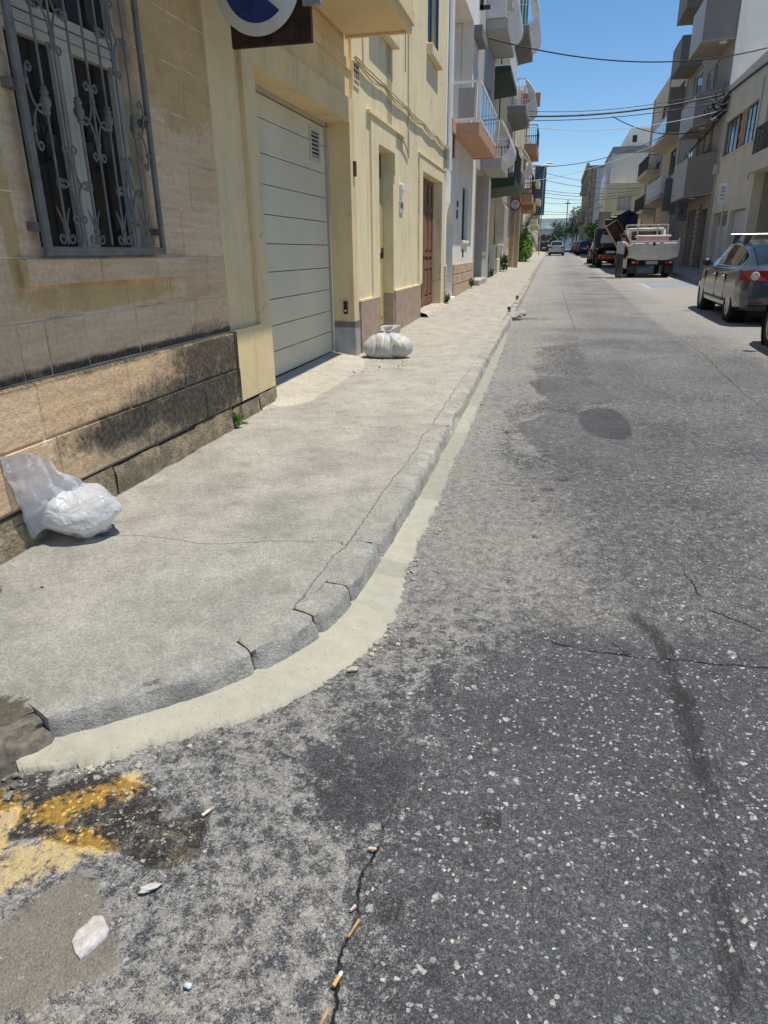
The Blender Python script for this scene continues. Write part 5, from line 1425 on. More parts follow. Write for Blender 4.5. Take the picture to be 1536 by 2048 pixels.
for (y0, y1, z) in ((49.2, 56, 7.85), (47.0 + 1.4, 55.5, 4.45), (57, 63.5, 4.0), (57, 63.5, 6.6)):
    b = MB(); b.add([(XR, y0, z - .25), (5.9, y0, z), (5.9, y1, z), (XR, y1, z - .25), (XR, y0, z + .25), (5.9, y0, z + .25), (5.9, y1, z + .25), (XR, y1, z + .25)], [(0, 1, 2, 3), (4, 7, 6, 5), (0, 4, 5, 1), (1, 5, 6, 2), (2, 6, 7, 3), (3, 7, 4, 0)])
    b.build('balcony_slab', M_tanpl, tb)
    if z > 7: 
        MB().box(5.93, 5.95, y0 + .1, y1, z + .25, z + 1.15).build('glass_panel', M_skyglass, tb); MB().box(5.92, XR, y0, y0 + .09, z + .25, z + 2.6).build('side_screen', M_brown2, tb)
        MB().box(5.9, 5.97, y0 + .1, y1, z + 1.16, z + 1.21).build('handrail', M_white, tb)
    elif z > 4.2 and y0 < 50: rail(tb, y0 + .1, y1, XR, 5.95, z + .25, .95, M_white, 0, .12, .02, mid=True)
    else: rail(tb, y0 + .1, y1, XR, 5.95, z + .25, .95, M_blackiron, 0, .12, .016)

def ac_unit(root, x, y, z, sgn):
    u = MB().cbox(x, x + sgn * .30, y, y + .80, z, z + .55, .02).build('air_conditioner', M_lgrey, root)
    MB().disc((x + sgn * .302, y + .30, z + .28), .21, 'x', 20, .012).build('fan_grille', M_dgrey, u)
ac_unit(tb, XR - .01, 53.0, 9.4, -1); ac_unit(tb, XR - .01, 60.2, 5.9, -1); ac_unit(ap, XR - .01, 43.1, 7.6, -1); ac_unit(tn, W + .06, 45.6, 5.3, 1); ac_unit(th_, W + .03, 54.6, 5.2, 1)
for yy in (48.6, 56.6, 64.8): MB().tube([(XR - .05, yy, 12.4), (XR - .05, yy, 1.0)], .045, 7).build('drain_pipe', M_greypl, tb, True)
for k, (yy, zz) in enumerate(((50.4, 8.5), (51.6, 8.5), (53.4, 5.0), (54.3, 5.0))): MB().blob((6.1, yy, zz), (.18, .22, .28), 8, k, .4).build('potted_plant', M_green, tb)
b = MB(); b.cbox(XR + 1.0, XR + 2.0, 56, 57.2, 12.6, 13.7, .05); b.build('water_tank', M_lgrey, tb)
b = MB(); b.tube([(XR + .4, 50, 12.5), (XR + .4, 50, 14.6)], .025, 6); b.tube([(XR + .0, 50, 14.4), (XR + .8, 50, 14.4)], .015, 5); b.build('aerial', M_blackiron, tb)
M_paleyel = paint('pale_yellow_plaster', (.72, .65, .42), .85, .08, 1.0, .2, 40, 0, .25, .15)
pyh = thing('pale_yellow_house', 'pale yellow house with curved railed balcony and arched porch facing down the street', 'house', (5.6, 70.5, 1))
# its front faces down the street
b = MB()
b.box(4.0, 4.2, 70, 78, .6, 7.0); b.box(4.2001, 5.05, 70, 70.3, 3.25, 7.0); b.box(5.05, 6.3, 70, 70.3, 3.25, 4.8); b.box(5.05, 6.3, 70, 70.3, 6.0, 7.0); b.box(6.3, 12, 70, 70.3, .6, 7.0)
b.build('wall', M_paleyel, pyh)
MB().box(4.21, 12, 71.4, 78, .5, 7.0).build('side_wall', M_paleyel, pyh)
b = MB()
for x0, x1 in ((4.2002, 4.4), (5.1, 5.26), (6.1, 6.2999)): b.box(x0, x1, 70.01, 70.29, .6, 3.249)
b.box(4.4, 6.1, 70.02, 70.28, 2.95, 3.248); b.build('porch_pillars', M_paleyel, pyh)
MB().box(4.21, 6.3, 71.3, 71.39, .6, 3.2).build('porch_back', M_dgrey, pyh)
wn_ = MB(); wn_.box(5.05, 6.3, 70.2, 70.25, 4.8, 6.0); w0 = wn_.build('window', M_lgrey, pyh)
for k in range(4): MB().box(5.05 + k * .40, 5.095 + k * .40, 70.14, 70.199, 4.8, 6.0).build('mullion', M_white, w0)
b = MB()
arc = [(3.55 + 1.0 - 1.0 * math.cos(a), 69.9 - .9 * math.sin(a)) for a in [math.pi / 2 * i / 8 for i in range(9)]] + [(7.0, 69.0)]
b.prism([(7.0, 70.0), (3.55, 70.0)] + arc[0:1] + arc[1:], 3.25, 3.45); b.build('balcony_slab', M_paleyel, pyh)
b = MB()
dense = []
for i in range(len(arc) - 1):
    n = 5 if i < 8 else 14
    for k in range(n): dense.append((arc[i][0] + (arc[i + 1][0] - arc[i][0]) * k / n, arc[i][1] + (arc[i + 1][1] - arc[i][1]) * k / n))
for p in dense: b.tube([(p[0], p[1], 3.45), (p[0], p[1], 4.7)], .014, 4, False)
b.tube([(p[0], p[1], 4.7) for p in dense], .025, 5)
b.build('railing', paint('grey_rail', (.16, .16, .15), .6), pyh)

bl = thing('blank_grey_wall_block', 'tall block with blank grey cement side wall and rooftop room', 'building', (6, 82, 1))
MB().box(4.7, 14, 78.05, 92, .6, 10.3).build('side_wall', paint('cement_render', (.46, .46, .45), .9, .1, .6, .2, 30), bl)
b = MB(); b.box(4.75, 14, 78.2, 91, 10.3, 10.95); b.build('roof_parapet', M_dgrey, bl)
b = MB(); b.box(6.25, 14, 78.5, 90, 10.95, 12.5); b.build('rooftop_room', M_wpl, bl)
MB().box(4.4, 4.69, 80, 88, 6.5, 8.8).build('enclosed_balcony', M_white, bl)
MB().box(6.5, 6.9, 78.45, 78.49, 11.3, 11.9).build('dish_bracket', M_blackiron, bl)

od = thing('weathered_stone_house', 'weathered brown stone house with carved balconies at the street bend', 'house', (4.5, 100, 1))
M_old = paint('weathered_stone', (.30, .235, .17), .95, .35, 2.2, .8, 14, 0, .2, .5)
facade(3.6, 106, 130, .6, 12.2, [(108, 110, 2, 4.4), (114, 116, 2, 4.4), (108, 110, 5.8, 7.8), (114, 116, 5.8, 7.8), (120, 122, 5.8, 7.8), (108, 110, 9.3, 11.2), (114, 116, 9.3, 11.2)], .4, -1).build('wall', M_old, od)
body(od, M_old, 4.05, 13, 106, 130, .6, 12.2)
for (y0, z0, h) in ((108, 2, 2.4), (114, 2, 2.4), (108, 5.8, 2.0), (114, 5.8, 2.0), (120, 5.8, 2.0), (108, 9.3, 1.9), (114, 9.3, 1.9)): glazed(od, 3.6, y0, y0 + 2, z0, z0 + h, M_dwood, -1, 1)
for (y0, z) in ((107, 5.2), (113, 5.2), (107, 8.8), (119, 5.2)):
    b = MB(); b.box(2.75, 3.6, y0, y0 + 4, z, z + .4); b.box(2.85, 3.0, y0 + .1, y0 + 3.9, z + .4, z + 1.4); b.box(3.01, 3.59, y0 + .1, y0 + .25, z + .4, z + 1.4); b.build('stone_balcony', M_old, od)
MB().box(3.25, 3.59, 105.9, 130, 11.9, 12.5).build('cornice', M_old, od)
MB().box(4.6, 13, 105.8, 105.95, .6, 11.8).build('blank_gable', paint('cement_render', (0, 0, 0)), od)
gw = thing('garden_wall', 'low cream garden wall beside the far parked cars', 'wall', (4.4, 60, .8))
MB().cbox(4.42, 4.62, 92.2, 105, 1.0, 3.0, .02).build('wall_run', M_creampl, gw)

# building closing the view
eb = thing('end_building', 'low white building with blue-grey ground floor closing the far end of the street', 'building', (0, 160, 1.6))
b = MB(); b.box(-6.0, 14, 160, 168, 1.2, 5.8); b.build('ground_floor', paint('pale_blue_grey', (.48, .54, .58), .85, .06, .4), eb)
b = MB(); b.box(-5.0, 3.6, 161, 168, 5.8, 7.9); b.box(3.7, 14, 161.5, 168, 5.8, 6.9); b.build('upper_floor', M_wpl, eb)
for (x, z, w_, h, y) in ((-2.6, 3.5, 1.3, 1.2, 159.95), (-1.0, 6.1, .5, 1.1, 160.95), (4.2, 6.0, 1.6, .6, 161.45), (-4.5, 3.5, 1.2, 1.2, 159.95)):
    w0 = MB().box(x, x + w_, y, y + .04, z, z + h).build('window', M_white, eb); MB().box(x + .1, x + w_ - .1, y - .02, y - .001, z + .1, z + h - .1).build('pane', M_darkglass, w0)
MB().box(-6.1, 14.1, 159.8, 159.99, 5.5, 5.9).build('cornice', M_greypl, eb)
# ------------------------------------------------------------------ vehicles
M_tyre = paint('tyre_rubber', (.018, .018, .019), .85, .2, 20, .3, 90, 0, .3, .2, (.1, .09, .08), True)
M_rim = paint('alloy_rim', (.50, .49, .46), .35, .1, 12, .05, 60, .6, .5, .2, (.1, .08, .06), True)
M_under = paint('underbody_black', (.012, .012, .012), .8, .2, 8, .1, 40, 0, .3, 0, (0, 0, 0), True)
M_blackpl = paint('black_trim', (.018, .018, .02), .45, .15, 20, .05, 60, 0, .5, 0, (0, 0, 0), True)
M_carglass = glass('car_glass', (.020, .024, .024), .03)
M_chrome = paint('chrome_trim', (.62, .62, .62), .18, .05, 20, 0, 60, 1.0, .5, 0, (0, 0, 0), True)
M_redlens = paint('red_lens', (.26, .012, .012), .15, .15, 14, .05, 50, 0, .6, 0, (0, 0, 0), True)
M_clearlens = paint('clear_lens', (.62, .56, .46), .2, .15, 25, .05, 60, 0, .6, 0, (0, 0, 0), True)
M_plate = paint('number_plate', (.6, .6, .58), .4, .06, 20, 0, 60, 0, .4, .1, (.2, .2, .2), True)
def carpaint(name, c, metal=.35):
    if name in _pc: return _pc[name]
    m = NT(name)
    n = m.noise(2.5, 4, vec=m.O); dust_ = m.math('MULTIPLY', m.step(m.noise(7, 5, .6, m.O), .45, .75), .10)
    cc = m.mix(dust_, m.scale_col(c, m.lin(n, .3, .7, .92, 1.08)), (.35, .31, .25))
    mm = m.out(cc, .28, None, metal, .5)
    m.b.inputs['Coat Weight'].default_value = .8; m.b.inputs['Coat Roughness'].default_value = .04
    _pc[name] = mm
    return mm

def make_wheel(parent, x, y, r, w, rim=M_rim, spokes=10):
    """tyre with rim and spokes, outer face towards sign(x)"""
    sg = 1 if x > 0 else -1
    t = MB(); hw = w / 2
    t.lathe([(r * .66, -hw), (r * .90, -hw), (r * .985, -hw * .8), (r, -hw * .4), (r, hw * .4), (r * .985, hw * .8), (r * .90, hw), (r * .66, hw)], 28, (x, y, r), 'x', True)
    ty = t.build('wheel', M_tyre, parent, True)
    b = MB(); xo = x + sg * hw * .92
    b.lathe([(r * .67, -sg * hw * 1.8 + 0), (r * .67, 0), (r * .60, -sg * .012), (r * .57, -sg * .05)], 28, (xo, y, r), 'x')
    for k in range(spokes):
        a = 2 * math.pi * k / spokes
        u = Vector((0, math.cos(a), math.sin(a))); v = Vector((0, -math.sin(a), math.cos(a)))
        c0 = Vector((xo - sg * .02, y, r)) + u * r * .12; c1 = Vector((xo - sg * .012, y, r)) + u * r * .61
        hw0, hw1 = r * .055, r * .085
        d = Vector((-sg * .02, 0, 0))
        b.add([c0 - v * hw0, c0 + v * hw0, c1 + v * hw1, c1 - v * hw1, c0 - v * hw0 + d, c0 + v * hw0 + d, c1 + v * hw1 + d, c1 - v * hw1 + d], [(0, 1, 2, 3), (0, 4, 5, 1), (3, 2, 6, 7), (1, 5, 6, 2), (0, 3, 7, 4)])
    b.lathe([(r * .17, -sg * .05), (r * .17, -sg * .01), (r * .1, 0), (.001, 0)], 16, (xo, y, r), 'x')
    b.build('rim', rim, ty, True)
    MB().disc((xo - sg * .06, y, r), r * .64, 'x', 24, .01).build('brake_shadow', M_under, ty)
    return ty

def make_car(name, label, loc, paintmat, kind='saloon', group=None, rim=M_rim, S=1.0, rot=0.0, wheel_detail=True, roofbars=False, parts=True):
    root = thing(name, label, 'car', loc, group, True)
    root.rotation_euler = (math.atan(SL), 0, rot)
    if kind == 'saloon':
        st = [(-2.27, .60, .42, .78, .84), (-2.23, .76, .33, .91, .98), (-2.10, .85, .27, .965, 1.045), (-1.75, .885, .24, .975, 1.06), (-1.0, .89, .22, .965, 1.03), (0, .89, .21, .945, 1.0), (.9, .89, .21, .93, .99), (1.4, .885, .22, .90, .97), (1.85, .845, .24, .83, .90), (2.12, .75, .28, .72, .78), (2.26, .56, .36, .58, .62)]
        cb = [(-1.86, .985, .60, .73), (-1.5, 1.21, .60, .775), (-1.10, 1.375, .585, .79), (-.5, 1.445, .575, .795), (.1, 1.455, .575, .795), (.5, 1.42, .585, .79), (.95, 1.21, .64, .775), (1.38, .97, .70, .74)]
        wy_ = (-1.34, 1.31); side = [(-1.42, -.93 + .02, 'q'), (-.88, -.10), (-.04, .98)]; rg = (-1.80, -1.13)
    else:
        st = [(-1.98, .62, .42, .80, .86), (-1.95, .76, .32, .95, 1.0), (-1.86, .83, .26, .98, 1.03), (-1.5, .86, .24, .98, 1.03), (-.8, .865, .22, .97, 1.02), (0, .865, .21, .955, 1.0), (.8, .865, .21, .94, .99), (1.2, .86, .22, .92, .98), (1.6, .82, .24, .86, .92), (1.85, .74, .28, .74, .80), (1.97, .56, .36, .60, .64)]
        cb = [(-1.93, 1.0, .64, .72), (-1.78, 1.28, .60, .76), (-1.58, 1.44, .58, .77), (-1.0, 1.50, .575, .775), (-.2, 1.51, .575, .775), (.35, 1.46, .585, .77), (.85, 1.23, .64, .76), (1.30, .98, .69, .73)]
        wy_ = (-1.22, 1.22); side = [(-1.55, -1.0, 'q'), (-.94, -.16), (-.10, .88)]; rg = (-1.90, -1.60)
    def sec(s):
        y, w_, zl, zs, zt = s
        h = [(0, zl), (w_ - .10, zl), (w_ - .025, zl + .07), (w_ + .002, zl + (zs - zl) * .42), (w_ - .004, zl + (zs - zl) * .62), (w_ - .02, zs - .09), (w_ - .055, zs - .01), (w_ - .15, zs + .035), (w_ * .5, zt - .005), (0, zt)]
        return [(x, y, z) for x, z in h] + [(-x, y, z) for x, z in h[-2:0:-1]]
    # resample stations smoothly
    ys0 = np.array([s[0] for s in st]); arr = np.array(st)
    ysn = np.unique(np.concatenate([ys0, np.linspace(ys0[0], ys0[-1], 40)]))
    rows = [sec((y, *[np.interp(y, ys0, arr[:, k]) for k in range(1, 5)])) for y in ysn]
    m = len(rows[0]); b = MB()
    b.add([p for r_ in rows for p in r_], [(i * m + j, i * m + (j + 1) % m, (i + 1) * m + (j + 1) % m, (i + 1) * m + j) for i in range(len(rows) - 1) for j in range(m)] + [tuple(range(m)), tuple(range((len(rows) - 1) * m, len(rows) * m))])
    bo = b.build('body', paintmat, root, True)
    R_w = .325 if kind == 'saloon' else .305
    # wheel arches cut out of the shell
    cut = MB()
    for wy in wy_:
        for sg in (-1, 1): cut.lathe([(R_w + .085, sg * .62), (R_w + .085, sg * 1.2)], 28, (0, wy, R_w + .02), 'x')
    cu = cut.build('cutter', M_under)
    md = bo.modifiers.new('cut', 'BOOLEAN'); md.object = cu; md.operation = 'DIFFERENCE'; md.solver = 'EXACT'
    dg = bpy.context.evaluated_depsgraph_get()
    me2 = bpy.data.meshes.new_from_object(bo.evaluated_get(dg))
    bo.modifiers.clear()
    bo.data = me2
    me2.materials.clear(); me2.materials.append(paintmat)
    me2.polygons.foreach_set('material_index', [0] * len(me2.polygons))
    bpy.data.objects.remove(cu)
    MB().box(-.63, .63, ys0[0] + .2, ys0[-1] - .2, .16, .60).build('chassis', M_under, root)
    # cabin shell
    cy = np.array([c[0] for c in cb]); ca = np.array(cb)
    zb0 = .93
    def cabx(y, z):
        zr = np.interp(y, cy, ca[:, 1]); wr = np.interp(y, cy, ca[:, 2]); wb = np.interp(y, cy, ca[:, 3])
        t = np.clip((z - zb0) / max(.05, zr - .05 - zb0), 0, 1.2)
        return wb + (wr - wb) * t
    rows = []
    ysn = np.unique(np.concatenate([cy, np.linspace(cy[0], cy[-1], 26)]))
    for y in ysn:
        zr = float(np.interp(y, cy, ca[:, 1])); wr = float(np.interp(y, cy, ca[:, 2])); wb = float(np.interp(y, cy, ca[:, 3]))
        h = [(wb, zb0), (wb + (wr - wb) * .5, (zb0 + zr - .05) / 2), (wr, zr - .05), (wr - .06, zr - .01), (wr * .5, zr + .012), (0, zr + .018)]
        rows.append([(x, y, z) for x, z in h] + [(-x, y, z) for x, z in h[-2::-1]])
    m = len(rows[0]); b = MB()
    b.add([p for r_ in rows for p in r_], [(i * m + j, i * m + j + 1, (i + 1) * m + j + 1, (i + 1) * m + j) for i in range(len(rows) - 1) for j in range(m - 1)])
    b.build('cabin', paintmat, root, True)
    # side glass
    for sg in (-1, 1):
        for s_ in side:
            y0, y1 = s_[0], s_[1]
            n = 12; vs = []; fs = []
            for i in range(n + 1):
                y = y0 + (y1 - y0) * i / n
                zr = float(np.interp(y, cy, ca[:, 1])) - .075; zlo = 1.0
                if len(s_) == 3: zlo = 1.0 + .10 * (1 - i / n)
                zr = max(zr, zlo + .002)
                for k in range(4):
                    z = zlo + (zr - zlo) * k / 3
                    vs.append((sg * (cabx(y, z) + .006), y, z))
            fs = [(i * 4 + k, (i + 1) * 4 + k, (i + 1) * 4 + k + 1, i * 4 + k + 1) for i in range(n) for k in range(3)]
            MB().add(vs, fs).build('side_window', M_carglass, root, True)
        if parts:
            yy = np.linspace(side[0][0], side[-1][1], 24)
            top = [(sg * (cabx(y, max(1.0, np.interp(y, cy, ca[:, 1]) - .07)) + .010), y, max(1.0, float(np.interp(y, cy, ca[:, 1])) - .07)) for y in yy]
            bot = [(sg * (cabx(y, .99) + .012), y, .99) for y in yy[::-1]]
            MB().tube(top + bot + [top[0]], .009, 5).build('window_trim', M_chrome, root, True)
            mx = sg * .93; my = side[-1][1] - .10
            b = MB(); b.blob((mx, my, 1.03), (.10, .07, .085), 12, 3, .1); b.box(sg * .79, mx, my - .02, my + .03, .97, 1.0); b.build('wing_mirror', paintmat if kind != 'saloon' else M_blackpl, root, True)
            for y in (side[1][0] + .12, side[2][0] + .10): MB().cbox(sg * .875, sg * .905, y, y + .17, .80, .825, .006).build('door_handle', paintmat, root)
            for y in (side[1][0] - .02, side[1][1] + .03, side[2][1] + .06): MB().box(sg * .868, sg * .8912, y - .0025, y + .0025, .36, .86).build('door_gap', M_under, root)
            MB().box(sg * .872, sg * .899, wy_[0] + .42, wy_[1] - .42, .36, .40).build('rubbing_strip', M_blackpl, root)
    def across(y0, y1, inset, name):
        n = 8; vs = []
        for i in range(n + 1):
            y = y0 + (y1 - y0) * i / n
            zr = float(np.interp(y, cy, ca[:, 1])); wr = float(np.interp(y, cy, ca[:, 2])) - inset
            for k in range(7):
                t = -1 + 2 * k / 6
                vs.append((wr * t, y, zr + .026 - .012 * t * t))
        MB().add(vs, [(i * 7 + k, i * 7 + k + 1, (i + 1) * 7 + k + 1, (i + 1) * 7 + k) for i in range(n) for k in range(6)]).build(name, M_carglass, root, True)
    across(rg[0], rg[1], .05, 'rear_window'); across(cb[-3][0] + .02, cb[-1][0] - .06, .05, 'windscreen')
    for wy in wy_:
        for sg in (-1, 1):
            make_wheel(root, sg * (.775 if kind == 'saloon' else .755), wy, R_w, .21, rim)
            if parts: MB().lathe([(R_w + .084, sg * .60), (R_w + .084, sg * .862), (R_w + .074, sg * .862), (R_w + .074, sg * .60)], 28, (0, wy, R_w + .02), 'x', True).build('wheel_arch_liner', M_under, root, True)
    yb = ys0[0]
    for sg in (-1, 1):
        b = MB()
        q = [(sg * .47, yb + .02, .79), (sg * .47, yb + .03, .955), (sg * .72, yb + .055, .965), (sg * .862, yb + .30, .955), (sg * .892, yb + .32, .80), (sg * .76, yb + .02, .785)]
        b.add([(p[0], p[1] - .028, p[2]) for p in q] + [(p[0] * .96, p[1] + .1, p[2]) for p in q], [(0, 1, 2, 5), (5, 2, 3, 4), (0, 6, 7, 1), (1, 7, 8, 2), (2, 8, 9, 3), (3, 9, 10, 4), (4, 10, 11, 5), (5, 11, 6, 0)])
        tl = b.build('tail_light', M_redlens, root)
        if parts and kind == 'saloon':
            MB().lathe([(.066, -.02), (.072, -.035), (.060, -.042), (.056, -.03), (.03, -.032), (.028, -.04), (.001, -.042)], 22, (sg * .69, yb + .025, .872), 'y').build('round_lens', M_clearlens, tl, True)
        MB().cbox(sg * .5, sg * .72, yb - .006, yb + .10, .40, .425, .004).build('reflector', M_redlens, root)
    b = MB(); b.box(-.26, .26, yb - .012, yb + .02, .62 if kind == 'saloon' else .60, .73); b.build('number_plate', M_plate, root)
    MB().cbox(-.74, .74, yb - .01, yb + .12, .27, .38, .02).build('rear_valance', M_blackpl, root)
    for sg in (-1, 1): MB().cbox(sg * .42, sg * .70, ys0[-1] - .16, ys0[-1] - .06, .60, .72, .02).build('headlight', M_clearlens, root)
    if roofbars:
        for y in (-.62, .28):
            zt = float(np.interp(y, cy, ca[:, 1])) + .115
            b = MB(); b.cbox(-.66, .66, y - .028, y + .028, zt, zt + .03, .008); rb = b.build('roof_bar', paint('bar_alloy', (.42, .42, .42), .42, .05, 8, 0, 50, .6, .5, 0, (0, 0, 0), True), root)
            for sg in (-1, 1): MB().add([(sg * .60, y - .05, zt - .16), (sg * .50, y - .05, zt - .11), (sg * .50, y + .05, zt - .11), (sg * .60, y + .05, zt - .16), (sg * .57, y - .035, zt), (sg * .46, y - .035, zt), (sg * .46, y + .035, zt), (sg * .57, y + .035, zt)], [(0, 1, 2, 3), (7, 6, 5, 4), (0, 4, 5, 1), (1, 5, 6, 2), (2, 6, 7, 3), (3, 7, 4, 0)]).build('bar_foot', M_blackpl, rb)
    return root
CP_dk = carpaint('dark_grey_car_paint', (.062, .074, .082))
saloon = make_car('saloon_car', 'dark grey saloon with silver roof bars parked nearest on the right', (4.15, 16.17, R(16.17)), CP_dk, 'saloon', None, M_rim, 1, 0, True, True)
make_car('parked_car', 'dark car cut off by the right edge, parked behind the grey saloon', (3.97, 10.05, R(10.05)), carpaint('charcoal_car_paint', (.03, .03, .032)), 'hatch')
make_car('silver_hatchback', 'silver hatchback driving away in the middle of the road', (.05, 84.5, R(84.5)), carpaint('silver_car_paint', (.42, .44, .47), .5), 'hatch', None, paint('dark_rim', (.1, .1, .1), .5))
make_car('dark_hatchback', 'black hatchback, nearest of the far parked cars on the right', (3.15, 86.2, R(86.2)), carpaint('black_car_paint', (.012, .013, .016)), 'hatch')
make_car('parked_estate', 'dark green car second in the far parked row', (3.0, 93.5, R(93.5)), carpaint('dark_green_car_paint', (.02, .028, .026)), 'hatch')
make_car('parked_estate', 'brownish dark car furthest in the far parked row', (2.75, 101.5, R(101.5)), carpaint('brown_car_paint', (.05, .04, .035)), 'saloon')
make_car('maroon_car', 'maroon car parked beyond the crane lorry', (3.10, 53.5, R(53.5)), carpaint('maroon_car_paint', (.09, .02, .018)), 'hatch')
make_car('shaded_car', 'black car parked under the far left shrubs', (-2.0 + .35, 106, R(106)), carpaint('black_car_paint', (0, 0, 0)), 'hatch')

# flatbed truck, seen from behind
M_twhite = paint('chalky_truck_white', (.62, .60, .54), .65, .12, 4, .15, 40, 0, .35, .45, (.28, .22, .15), True)
tk = thing('flatbed_truck', 'battered white drop-side flatbed truck loaded with furniture', 'truck', (3.93, 32.0, R(32.0)), None, True)
tk.rotation_euler = (math.atan(SL), 0, 0)
b = MB(); b.cbox(-.96, .96, .06, 3.1, .82, .90, .01); b.build('bed', M_twhite, tk)
b = MB(); b.cbox(-.94, .94, 0, .035, .90, 1.44, .006)
tg_ = b.build('tailgate', M_twhite, tk)
for x0, x1 in ((-.90, -.36), (-.22, .22), (.36, .90)): MB().add([(x0, -.001, .96), (x1, -.001, .96), (x1, -.001, 1.38), (x0, -.001, 1.38), (x0 + .03, -.02, .99), (x1 - .03, -.02, .99), (x1 - .03, -.02, 1.35), (x0 + .03, -.02, 1.35)], [(4, 5, 6, 7), (0, 4, 7, 3), (0, 1, 5, 4), (1, 2, 6, 5), (3, 7, 6, 2)]).build('pressed_panel', M_twhite, tg_)
b = MB(); b.cbox(-.05, .05, -.03, -.001, 1.26, 1.40, .01); b.build('latch', M_rust, tg_)
b = MB(); b.add([(-.97, .02, .90), (.97, .02, .90), (.97, .06, .82), (.55, .06, .70), (-.55, .06, .70), (-.97, .06, .82), (-.97, .10, .90), (.97, .10, .90)], [(0, 5, 4, 3, 2, 1), (0, 1, 7, 6)]); b.build('rear_skirt', M_twhite, tk)
for sg in (-1, 1):
    b = MB(); b.cbox(sg * .94, sg * .985, -.01, .06, .86, 1.52, .008); b.build('corner_post', M_twhite, tk)
    for y in (1.5, 3.05): MB().cbox(sg * .93, sg * .975, y, y + .06, .9, 1.46, .008).build('side_post', M_twhite, tk)
b = MB(); b.cbox(.94, .975, .07, 3.04, .92, 1.42, .008); b.build('side_panel', M_twhite, tk)
b = MB(); b.cbox(-1.02, -.985, .08, 1.5, .36, .86, .008); b.build('lowered_side_panel', M_twhite, tk)
b = MB()
for x in (-.92, -.42, .42, .86): b.cbox(x, x + .06, 3.02, 3.08, .9, 2.12, .006)
for z in (1.42, 1.9, 2.08): b.cbox(-.86, .86, 3.03, 3.07, z, z + .06, .006)
b.build('headboard_frame', M_twhite, tk)
b = MB(); b.cbox(-.84, .84, 3.22, 4.75, .70, 2.0, .10); cab_ = b.build('cab', M_twhite, tk, True)
MB().box(-.62, .62, 3.212, 3.222, 1.38, 1.85).build('rear_window', M_carglass, cab_)
MB().box(-.70, .70, 4.745, 4.755, 1.3, 1.85).build('windscreen', M_carglass, cab_)
b = MB(); b.box(-.40, .40, .2, 4.5, .50, .80); b.box(-.85, .85, .10, .22, .48, .62); b.build('chassis', M_under, tk)
for sg in (-1, 1):
    for y in (.95, 3.95): make_wheel(tk, sg * .70, y, .34, .30 if y < 2 else .18, paint('steel_wheel', (.3, .3, .29), .6), 6)
    lc = MB().cbox(sg * .52, sg * .82, .06, .10, .56, .68, .008).build('tail_light', M_redlens, tk)
    MB().disc((sg * .74, .05, .62), .045, 'y', 16, .02).build('amber_lens', paint('amber_lens', (.75, .30, .08), .25, .1, 9, 0, 50, 0, .6, 0, (0, 0, 0), True), lc)
    MB().cbox(sg * .55, sg * .88, .18, .20, .18, .50, .01).build('mud_flap', M_blackpl, tk)
b = MB(); b.cbox(-.24, .24, .03, .05, .54, .67, .004); b.build('number_plate', paint('grubby_plate', (.36, .35, .31), .6, .2, 9), tk)

# load on the truck
m = NT('varnished_brown_wood'); nz = m.noise(1.0, 4, .6, m.vscale(m.O, (3, 30, 30)))
M_cab = m.out(m.mix(nz, (.085, .035, .018), (.20, .085, .04)), .4, m.bump(nz, .15, .003), 0, .4)
zb = R(33) + .90
cb_ = thing('wooden_cabinet', 'brown wooden cabinet tilted over the side of the truck bed', 'cabinet', (3.08, 32.5, zb), None, True)
cb_.rotation_euler = (0, rad(-34), rad(4))
b = MB()
b.cbox(-.30, -.27, -.25, .25, .0, 1.55, .004); b.cbox(.17, .20, -.25, .25, .0, 1.55, .004); b.cbox(-.269, .169, -.25, .25, 1.52, 1.55, .004); b.cbox(-.269, .169, -.25, .25, 0, .03, .004); b.cbox(-.269, .169, .22, .25, .031, 1.519, .004); b.build('carcass', M_cab, cb_)
for z in (.5, 1.0): MB().cbox(-.268, .168, -.24, .219, z, z + .025, .003).build('shelf', M_cab, cb_)
MB().cbox(-.02, .12, -.26, -.235, .05, .95, .004).build('loose_plank', paint('bare_plank', (.42, .26, .14), .6, .2, 6, .2, 40, 0, .3, .1, (.1, .1, .1), True), cb_)
tbk = thing('pink_tub', 'pink tub with white rim and cloth upturned in the truck bed', 'tub', (4.05, 33.6, zb + .10), None, True)
pk_ = paint('pink_plastic', (.52, .30, .36), .45, .1, 5, .05, 40, 0, .4, .15, (.3, .2, .2), True)
b = MB()
oq = [(-.62, -.35), (.62, -.35), (.66, .35), (-.66, .35)]; iq = [(-.52, -.28), (.52, -.28), (.52, .28), (-.52, .28)]
b.add([(x, y, .10) for x, y in iq] + [(x, y, .58) for x, y in oq] + [(x * .9, y * .85, .585) for x, y in oq] + [(x * .95, y * .9, .15) for x, y in iq], [(0, 3, 2, 1)] + [(i, (i + 1) % 4, 4 + (i + 1) % 4, 4 + i) for i in range(4)] + [(8 + i, 8 + (i + 1) % 4, 12 + (i + 1) % 4, 12 + i) for i in range(4)] + [(12, 13, 14, 15)]); b.build('basin', pk_, tbk)
b = MB(); b.cbox(-.70, .68, -.42, .40, .60, .68, .02); b.build('rim', paint('rim_white', (.68, .64, .64), .5, .15, 6, .1, 30, 0, .4, .2, (.3, .3, .3), True), tbk)
b = MB()
for sx in (-.48, .40): b.cbox(sx, sx + .08, -.25, -.17, -.10, .10, .01); b.cbox(sx, sx + .08, .17, .25, -.10, .10, .01)
b.build('foot', pk_, tbk)

